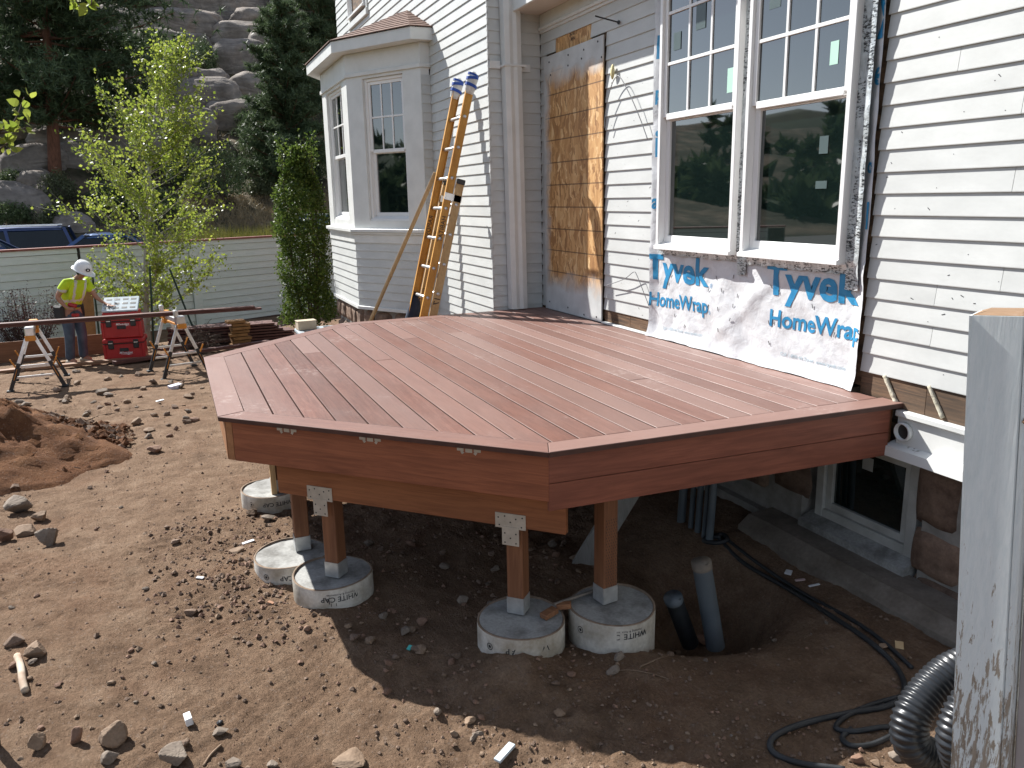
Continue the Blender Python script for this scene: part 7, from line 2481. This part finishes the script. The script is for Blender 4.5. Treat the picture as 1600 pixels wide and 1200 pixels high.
# ------------------------------------------------------------------ stones and clods
ST_TAN = pm('tan_stone', (0.19, 0.125, 0.08), (0.31, 0.22, 0.15), 9, 0.9, bmp=0.6, bdist=0.006, fine=0.3)
ST_GREY = pm('grey_stone', (0.165, 0.128, 0.098), (0.28, 0.228, 0.18), 9, 0.9, bmp=0.6, bdist=0.006, fine=0.3)
ST_RED = pm('red_brown_stone', (0.16, 0.09, 0.06), (0.28, 0.17, 0.115), 9, 0.9, bmp=0.6, bdist=0.006, fine=0.3)
CLOD = pm('soil_clod', (0.15, 0.10, 0.07), (0.28, 0.195, 0.14), 12, 0.95, bmp=0.7, bdist=0.006, fine=0.4)
STONES = [
    (77, 850, 44, 46, ST_GREY, .8, 'squared grey stone block with a red underside by the soil heap'),
    (30, 800, 52, 40, ST_GREY, .8, 'flat topped grey stone leaning on the soil heap'),
    (40, 836, 48, 22, ST_TAN, .6, 'long rounded stone in front of the flat topped grey stone'),
    (64, 812, 30, 22, ST_TAN, .7, 'small tan brick like stone beside the heap'),
    (8, 845, 30, 34, ST_RED, .5, 'dark stone cut by the left picture edge'),
    (55, 1024, 38, 34, ST_TAN, .6, 'orange tan stone at the left edge of the lower dirt'),
    (24, 1005, 40, 26, CLOD, .4, 'lumpy brown clods left of the orange tan stone'),
    (176, 1160, 54, 48, ST_TAN, .45, 'pointed triangular tan stone in the bottom left corner'),
    (276, 1192, 56, 46, ST_GREY, .5, 'large sloping grey stone at the bottom edge'),
    (58, 1168, 30, 36, ST_TAN, .4, 'rounded tan stone with a pale chip beside it, bottom left'),
    (172, 1190, 32, 26, ST_GREY, .6, 'dark grey stone below the pointed triangular stone'),
    (120, 1160, 26, 40, ST_RED, .5, 'flaky dark red stone left of the pointed triangular stone'),
    (366, 1196, 32, 20, ST_GREY, .3, 'round pebble half buried at the bottom edge'),
    (345, 1146, 30, 16, ST_GREY, .6, 'flat grey chip beside a black lump near the bottom'),
    (345, 1132, 14, 12, BLACK, .4, 'small black lump near the bottom edge'),
    (240, 706, 32, 20, ST_RED, .5, 'dark red stone right of the soil heap'),
    (215, 662, 22, 16, ST_TAN, .8, 'squared tan brick piece beyond the soil heap'),
    (157, 616, 30, 16, ST_GREY, .5, 'grey brown stone lying in front of the sawhorses'),
    (104, 627, 28, 9, ST_TAN, .5, 'long flat tan stone left of the grey brown one'),
    (40, 634, 22, 10, ST_GREY, .5, 'grey stone beyond the soil heap at left'),
    (275, 672, 14, 12, ST_RED, .4, 'small rounded stone near the left deck corner'),
    (232, 674, 24, 9, ST_TAN, .6, 'flat tan chip by the squared brick piece'),
    (370, 864, 36, 13, ST_TAN, .5, 'stubby root like stone left of the footings'),
    (274, 848, 20, 11, CLOD, .3, 'brown clod lying alone on smooth dirt'),
    (262, 826, 14, 9, CLOD, .3, 'small brown clod above the lone one'),
    (328, 834, 12, 9, CLOD, .3, 'round dark clod left of the footings'),
    (394, 805, 24, 18, ST_TAN, .5, 'orange tan stone between the two left footings'),
    (418, 812, 26, 14, ST_GREY, .6, 'blue grey stone chip by the left footings'),
    (1100, 1013, 42, 22, ST_RED, .6, 'red brown stone lying in front of the drain pipe'),
    (1060, 1022, 18, 12, ST_TAN, .5, 'small orange stone beside the red brown one at the hole'),
    (873, 1116, 26, 17, ST_TAN, .5, 'orange stone lying alone in the shade at lower middle'),
    (962, 1106, 14, 10, ST_RED, .4, 'small stone alone in the shade right of the orange one'),
    (722, 942, 30, 22, ST_GREY, .5, 'pinkish grey stone in the rubble under the deck'),
    (480, 985, 18, 14, ST_RED, .4, 'small dark stone at the shadow edge below the left footing'),
    (545, 980, 18, 12, ST_TAN, .5, 'small rounded stone just inside the deck shadow'),
    (632, 990, 26, 18, ST_GREY, .5, 'grey stone of the rubble between the footings'),
    (660, 975, 24, 18, ST_RED, .5, 'red brown stone of the rubble between the footings'),
    (600, 965, 22, 16, ST_GREY, .5, 'dull stone of the rubble nearest the left footing'),
    (735, 1130, 30, 14, ST_TAN, .6, 'flat tan stone on the shadow line near the bottom'),
    (545, 1192, 74, 20, ST_TAN, .5, 'long flat tan stone at the bottom edge'),
    (425, 1196, 24, 14, ST_GREY, .5, 'pale grey stone at the bottom edge'),
    (1340, 1192, 26, 20, ST_RED, .5, 'red stone among the hoses at the bottom right'),
    (1368, 1196, 20, 16, ST_TAN, .4, 'small tan stone among the hoses at the bottom right'),
    (1400, 1185, 28, 22, ST_GREY, .5, 'grey stone close to the ribbed pipe'),
    (1470, 1199, 46, 26, ST_RED, .5, 'big red brown stone in front of the porch post foot'),
    (1378, 1012, 22, 14, ST_TAN, .5, 'tan stone caught between the two black hoses'),
]
for i, (px, py, w_, h_, m_, bx, lab) in enumerate(STONES):
    p = stand(px, py)
    if math.hypot(p[0] - mc[0], p[1] - mc[1]) < 1.2:
        p[2] = min(heap_z(p[0], p[1]), p[2] + 0.25)
    dist = np.linalg.norm(p)
    W_, H_ = w_ / FPX * dist * 0.70, h_ / FPX * dist * 0.66
    big_ = w_ > 26
    S = broken_rock(i * 2.3 + 1.1, ICO_V if big_ else ICO3_V, 11 + i % 7, 1.0, 0.05)
    sd2 = view_y(p); fw2 = np.array([p[0], p[1], 0]) / math.hypot(p[0], p[1])
    q = S @ rotz(i * 1.3).T
    V = p + np.array([0, 0, H_ * 0.36]) + q[:, :1] * sd2 * W_ / 2 + q[:, 1:2] * fw2 * W_ / 2 * 0.9 + q[:, 2:] * np.array([0, 0, H_ / 2])
    mb = MB(); mb.add(V, ICO_F if big_ else ICO3_F)
    tag(mb.build('stone', m_, smooth=False), lab, 'stone', 'loose stones on the dirt')
# scattered clods and small stones, each its own object
protos = []
r5 = random.Random(55)
shapes = []
for k in range(10):
    S = broken_rock(k * 3.1 + 0.7, ICO2_V, 12, 1.0, 0.12)
    me_ = bpy.data.meshes.new('small_stone'); me_.from_pydata([tuple(v * np.array([1, .85, .6])) for v in S], [], ICO2_F)
    me_.materials.append((CLOD, ST_RED, ST_TAN, ST_GREY, CLOD)[k % 5]); shapes.append(me_)


def small_stone(x, y, s, label, group):
    o = bpy.data.objects.new('small_stone', r5.choice(shapes)); COL.objects.link(o)
    o.location = (x, y, ground_z(x, y) + s * 0.28 + Z0); o.scale = (s, s, s); o.rotation_euler = (r5.uniform(-.4, .4), r5.uniform(-.4, .4), r5.uniform(0, 6.28))
    return tag(o, label, 'stone', group)


n = 0
while n < 60:
    px, py = r5.uniform(10, 760), r5.uniform(600, 1190)
    p = gp(px, py)
    if p[1] > -0.1 + 0.0 and p[0] < -3.4 or math.hypot(p[0] - mc[0], p[1] - mc[1]) < 1.5:
        continue
    small_stone(p[0], p[1], r5.uniform(0.008, 0.022) * (1.7 if r5.random() < 0.12 else 1), 'small stone or clod lying loose on the sunlit churned dirt', 'small stones on the sunlit dirt'); n += 1
n = 0
while n < 55:
    px, py = r5.uniform(5, 320), r5.uniform(582, 690)
    p = gp(px, py)
    if math.hypot(p[0] - mc[0], p[1] - mc[1]) < 1.5:
        continue
    small_stone(p[0], p[1], r5.uniform(0.025, 0.075), 'flat stone or clod on the rough dirt between sawhorses and deck', 'stones on the rough dirt near the sawhorses'); n += 1
n = 0
while n < 70:
    x, y = r5.uniform(-5.2, -2.9), r5.uniform(0.6, 2.4)
    if any(math.hypot(x - fx, y - fy) < 0.27 for fx, fy in ((-4.385, .683), (-4.80, .505), (-3.445, 1.47), (-3.34, 1.945))):
        continue
    small_stone(x, y, r5.uniform(0.012, 0.04), 'rubble stone lying in the shade among the deck footings', 'rubble in the shade under the deck'); n += 1
n = 0
while n < 30:
    x, y = r5.uniform(-3.2, -1.8), r5.uniform(1.4, 3.2)
    small_stone(x, y, r5.uniform(0.006, 0.018), 'small stone lying on the shaded dirt right of the footings', 'small stones on the shaded dirt'); n += 1

# fine gravel and crumbs that nobody could count
def crumbs(name, n_, pick, smin, smax, mats, seed):
    g4 = np.random.default_rng(seed)
    oct_v = np.array([(1, 0, 0), (-1, 0, 0), (0, 1, 0), (0, -1, 0), (0, 0, 1), (0, 0, -.6), (.6, .6, .5), (-.6, .5, .45)])
    fs = [(0, 6, 4), (6, 2, 4), (2, 7, 4), (7, 1, 4), (1, 3, 4), (3, 0, 4), (0, 2, 6), (2, 1, 7), (0, 5, 2), (2, 5, 1), (1, 5, 3), (3, 5, 0)]
    mb = MB()
    for q in range(n_):
        x, y, z = pick(g4)
        s = smin + (smax - smin) * g4.random() ** 3
        v = oct_v * g4.uniform(0.6, 1.3, (8, 1)) * s
        t = g4.uniform(0, 6.28); ct, st_ = math.cos(t), math.sin(t)
        v = np.c_[v[:, 0] * ct - v[:, 1] * st_, v[:, 0] * st_ + v[:, 1] * ct, v[:, 2] * 0.75]
        mb.add(v + [x, y, z + s * 0.25], fs, int(g4.integers(0, len(mats))))
    o = mb.build(name, mats)
    return tag(o, kind='stuff')


def pick_ground(g4):
    while True:
        px, py = g4.uniform(-20, 1480), g4.uniform(590, 1205) if g4.random() < 0.55 else g4.uniform(580, 800)
        d = ray(px, py)
        if d[2] > -0.05:
            continue
        p = gp(px, py) if g4.random() < 0.02 else at_z(px, py, -2.28 - 0.02 * max(0, px < 300) * 4)
        x, y = p[0], p[1]
        if y > 3.3 or x < -15:
            continue
        if g4.random() > 0.25 + 2.2 * max(0, float(fbm(np.array([x]), np.array([y]), 1.1, 3, 11)[0]) + 0.1):
            continue
        return x, y, ground_z(x, y)


crumbs('gravel', 7000, pick_ground, 0.0025, 0.014, [CLOD, ST_RED, CLOD, CLOD, ST_TAN], 31)


def pick_heap(g4):
    a, q = g4.uniform(0, 6.28), g4.random() ** 0.5 * 1.12
    x, y = mc[0] + mr_ * q * math.cos(a), mc[1] + mr_ * q * math.sin(a)
    d = q / 1.0
    return x, y, ground_z(x, y) + max(0, 1 - d) * 0.60 + 0.02


crumbs('heap_crumbs', 5200, pick_heap, 0.008, 0.06, [RED_DIRT, RED_DIRT, CLOD], 33)


def pick_left(g4):
    k = g4.integers(0, 4)
    cx_, cy_, r_ = ((-4.95, 0.25, 0.45), (-5.6, 0.25, 0.5), (-4.5, 0.35, 0.4), (-4.2, 1.2, 0.8))[k]
    while True:
        x, y = g4.normal(cx_, r_ * 0.85), g4.normal(cy_, r_ * 0.7)
        if all(math.hypot(x - fx, y - fy) > 0.245 for fx, fy in ((-4.385, .683), (-4.80, .505), (-3.445, 1.47), (-3.34, 1.945), (-6.065, .538))):
            return x, y, ground_z(x, y)


crumbs('footing_soil_crumbs', 2000, pick_left, 0.003, 0.020, [CLOD, ST_RED, CLOD, ST_RED, ST_TAN], 37)

# ------------------------------------------------------------------ litter, roots, twigs
PAPER = pm('white_paper', (0.62, 0.63, 0.64), (0.75, 0.76, 0.77), 12, 0.7, bmp=0.2)
def scrap(name, label, px, py, l_, w_, h_, rz_, mat_, cat='litter', tilt=0.1):
    p = stand(px, py)
    mb = MB(); mb.box(p + [0, 0, h_ / 2 + 0.004], (l_, w_, h_), rotz(rz_) @ rotx(tilt), ch=min(0.002, h_ / 3))
    return tag(mb.build(name, mat_), label, cat)


o = scrap('carton_strip', 'pale blue printed carton strip lying on the dirt near the bottom', 789, 1186, 0.035, 0.115, 0.014, 0.55, pm('pale_blue_card', (0.46, 0.55, 0.60), (0.62, 0.70, 0.74), 9, 0.6, bmp=0.05))
scrap('wood_block', 'small pale square block standing out on the lower left dirt', 295, 1130, 0.06, 0.03, 0.035, 0.15, PAPER, 'block')
scrap('white_chip', 'white chip lying in the middle of the sunlit dirt', 313, 904, 0.05, 0.022, 0.006, 0.9, PAPER)
scrap('crumpled_paper', 'bluish white crumpled paper left of the far deck corner', 274, 607, 0.12, 0.16, 0.05, 0.4, pm('lilac_paper', (0.42, 0.42, 0.58), (0.75, 0.75, 0.8), 20, 0.7, bmp=0.4))
scrap('white_chip', 'white chip on the dirt just below the crumpled paper', 250, 627, 0.05, 0.10, 0.01, 0.3, PAPER)
scrap('turquoise_scrap', 'bright turquoise plastic scrap in the deck shadow', 640, 1014, 0.022, 0.03, 0.008, 0.7, pm('turquoise_plastic', (0.05, 0.38, 0.36), (0.08, 0.5, 0.46), 9, 0.4, bmp=0), 'litter', 0.4)
scrap('white_chip', 'white splinter beside the left pair of footings', 388, 848, 0.03, 0.08, 0.005, 0.2, PAPER)
scrap('pale_chip', 'squared pale chip lying right of the left footing', 424, 943, 0.05, 0.02, 0.006, 0.6, SCRAP)
scrap('white_chip', 'white chip by the footing ledge under the deck', 1232, 896, 0.04, 0.045, 0.012, 0.6, PAPER)
scrap('pink_chip', 'pinkish chip by the footing ledge beside the hoses', 1250, 908, 0.02, 0.06, 0.008, -0.4, pm('pinkish_paper', (0.5, 0.36, 0.34), (0.62, 0.48, 0.45), 9, 0.7))
scrap('white_chip', 'long white chip beside the black hoses', 1272, 916, 0.018, 0.07, 0.006, -0.2, PAPER)
scrap('dry_leaf', 'pale dry leaf on the dirt near the porch post', 1405, 1010, 0.04, 0.05, 0.006, 0.8, pm('dry_leaf_tan', (0.42, 0.28, 0.14), (0.55, 0.4, 0.22), 14, 0.7, bmp=0.3), 'leaf', 0.35)
mb = MB(); mb.tube(smooth_path([G(32, 1030, .02), G(36, 1050, .025), G(33, 1068, .02), G(40, 1084, .015)], 6), [.012] + [.017] * 17 + [.012], 8) if False else mb.tube(smooth_path([G(28, 1030, .02), G(34, 1050, .025), G(36, 1068, .02), G(40, 1084, .015)], 6), 0.017, 8)
tag(mb.build('root_piece', pm('pale_root', (0.30, 0.17, 0.10), (0.62, 0.55, 0.44), 9, 0.85, bmp=0.4), smooth=True), 'thick pale root piece lying at the left edge of the lower dirt', 'root')
for pts_, r_, lab in (([(955, 1050), (985, 1048), (1020, 1054), (1045, 1062)], .003, 'thin pale root lying in the shade at lower middle'), ([(318, 1198), (330, 1180), (346, 1165)], .005, 'pale twig standing out at the bottom edge'), ([(110, 668), (140, 656), (166, 648), (240, 640), (290, 634)], .006, 'long thin twig lying beyond the soil heap'), ([(1000, 1046), (1030, 1030), (1052, 1024)], .004, 'forked root poking out near the tallest footing')):
    mb = MB(); mb.tube(smooth_path([G(x, y, r_) for x, y in pts_], 6), r_, 5); tag(mb.build('twig', ST_TAN, smooth=True), lab, 'twig')
# wire and cable loops on the wall
WIRE = pm('grey_wire', (0.16, 0.16, 0.17), (0.24, 0.24, 0.25), 10, 0.5, bmp=0)
def wall_wire(pxs, label, r=0.0035, mat_=WIRE, name='wire', off=0.03):
    P = smooth_path([at_y(x, y, YS - off - 0.025) for x, y in pxs], 8)
    mb = MB(); mb.tube(P, r, 6); return tag(mb.build(name, mat_, smooth=True), label, 'wire')
wall_wire([(944, 200), (947, 170), (955, 135), (963, 120), (970, 122), (985, 150), (1000, 185), (1012, 218)], 'grey cable looping up beside the plywood panel', 0.004)
wall_wire([(948, 446), (975, 436), (990, 425), (995, 430), (1005, 455), (1014, 478)], 'bent grey wire low on the wall between plywood and house wrap', 0.0035)
p0 = at_y(930, 25, 3.45); p1 = at_y(967, 35, YS - 0.025)
mb = MB(); mb.tube([p0, p1], 0.006, 8); mb.lathe(p1 + [0, -0.004, 0], [(0.016, -.006), (0.016, .004)], 10, M=rotx(R(90))); tag(mb.build('wall_bolt', INK), 'black bolt sticking out of the siding above the plywood panel', 'bolt')
mb = MB()
rings = []
for t, r_ in ((0, .004), (.02, .018), (.05, .026), (.09, .022), (.12, .008)):
    c = at_y(957, 112, YS - 0.035) + np.array([0, 0, -t + .06]); rings.append([c + np.array([r_ * math.cos(a), r_ * .6 * math.sin(a), 0]) for a in np.arange(8) * math.pi / 4])
mb.loft(rings); tag(mb.build('foam_blob', pm('yellow_foam', (0.55, 0.46, 0.2), (0.68, 0.6, 0.34), 20, 0.8, bmp=0.5), smooth=True), 'blob of yellow foam on the siding at the plywood edge', 'foam')
FOAM = pm('old_cream_foam', (0.42, 0.38, 0.28), (0.66, 0.62, 0.50), 30, 0.9, bmp=0.8, bdist=0.01)
for (x, lab) in ((-3.22, 'cream foam streak on the bare sheathing beside the deck corner'), (-2.93, 'second cream foam streak farther right on the bare sheathing')):
    mb = MB(); P = [(x + 0.10 * t, YS - 0.012, -1.005 - 0.15 * t) for t in np.linspace(0, 1, 16)]
    mb.tube(P, [0.011 + 0.012 * abs(noise.noise(Vector((t * 9, x, 0)))) for t in range(16)], 7); tag(mb.build('foam_streak', FOAM, smooth=True), lab, 'foam')

# ------------------------------------------------------------------ sapling whose twigs hang into the picture at the left edge
sp0 = at_depth(-95, 700, 3.1); sp0[2] = ground_z(sp0[0], sp0[1])
sp = thing('leafy_sapling', 'leafy branch tips of a near sapling poking in at the left edge', 'sapling', sp0)
mb = MB(); lv = []
tops = [at_depth(-70, 190, 3.0), at_depth(-60, 330, 3.0)]
mb.tube(smooth_path([sp0, at_depth(-100, 450, 3.05), at_depth(-80, 200, 3.0), at_depth(-20, -60, 3.0)], 8), np.linspace(.02, .006, 25), 7)
for pts_ in ([(-85, 260), (-40, 225), (0, 205), (22, 190), (38, 152)], [(-85, 290), (-40, 262), (0, 232), (14, 222)], [(-85, 250), (-20, 215), (20, 205), (40, 200)], [(-40, -20), (40, -30), (100, -16), (122, 4)], [(60, -26), (110, -20), (140, -6), (143, 8)]):
    P = smooth_path([at_depth(x, y, 3.0) for x, y in pts_], 6)
    mb.tube(P, np.linspace(.006, .0018, len(P)), 5)
    for q in P[len(P) // 3:: 2]:
        lv.append(q)
mb.build('stems', TWIG, sp, smooth=True)
mb = MB(); leaf_cloud(mb, lv, 0.036, 3, 0.012, 0.75, 0, 0.0, np.random.default_rng(8), True); mb.build('leaves', ASPEN, sp)
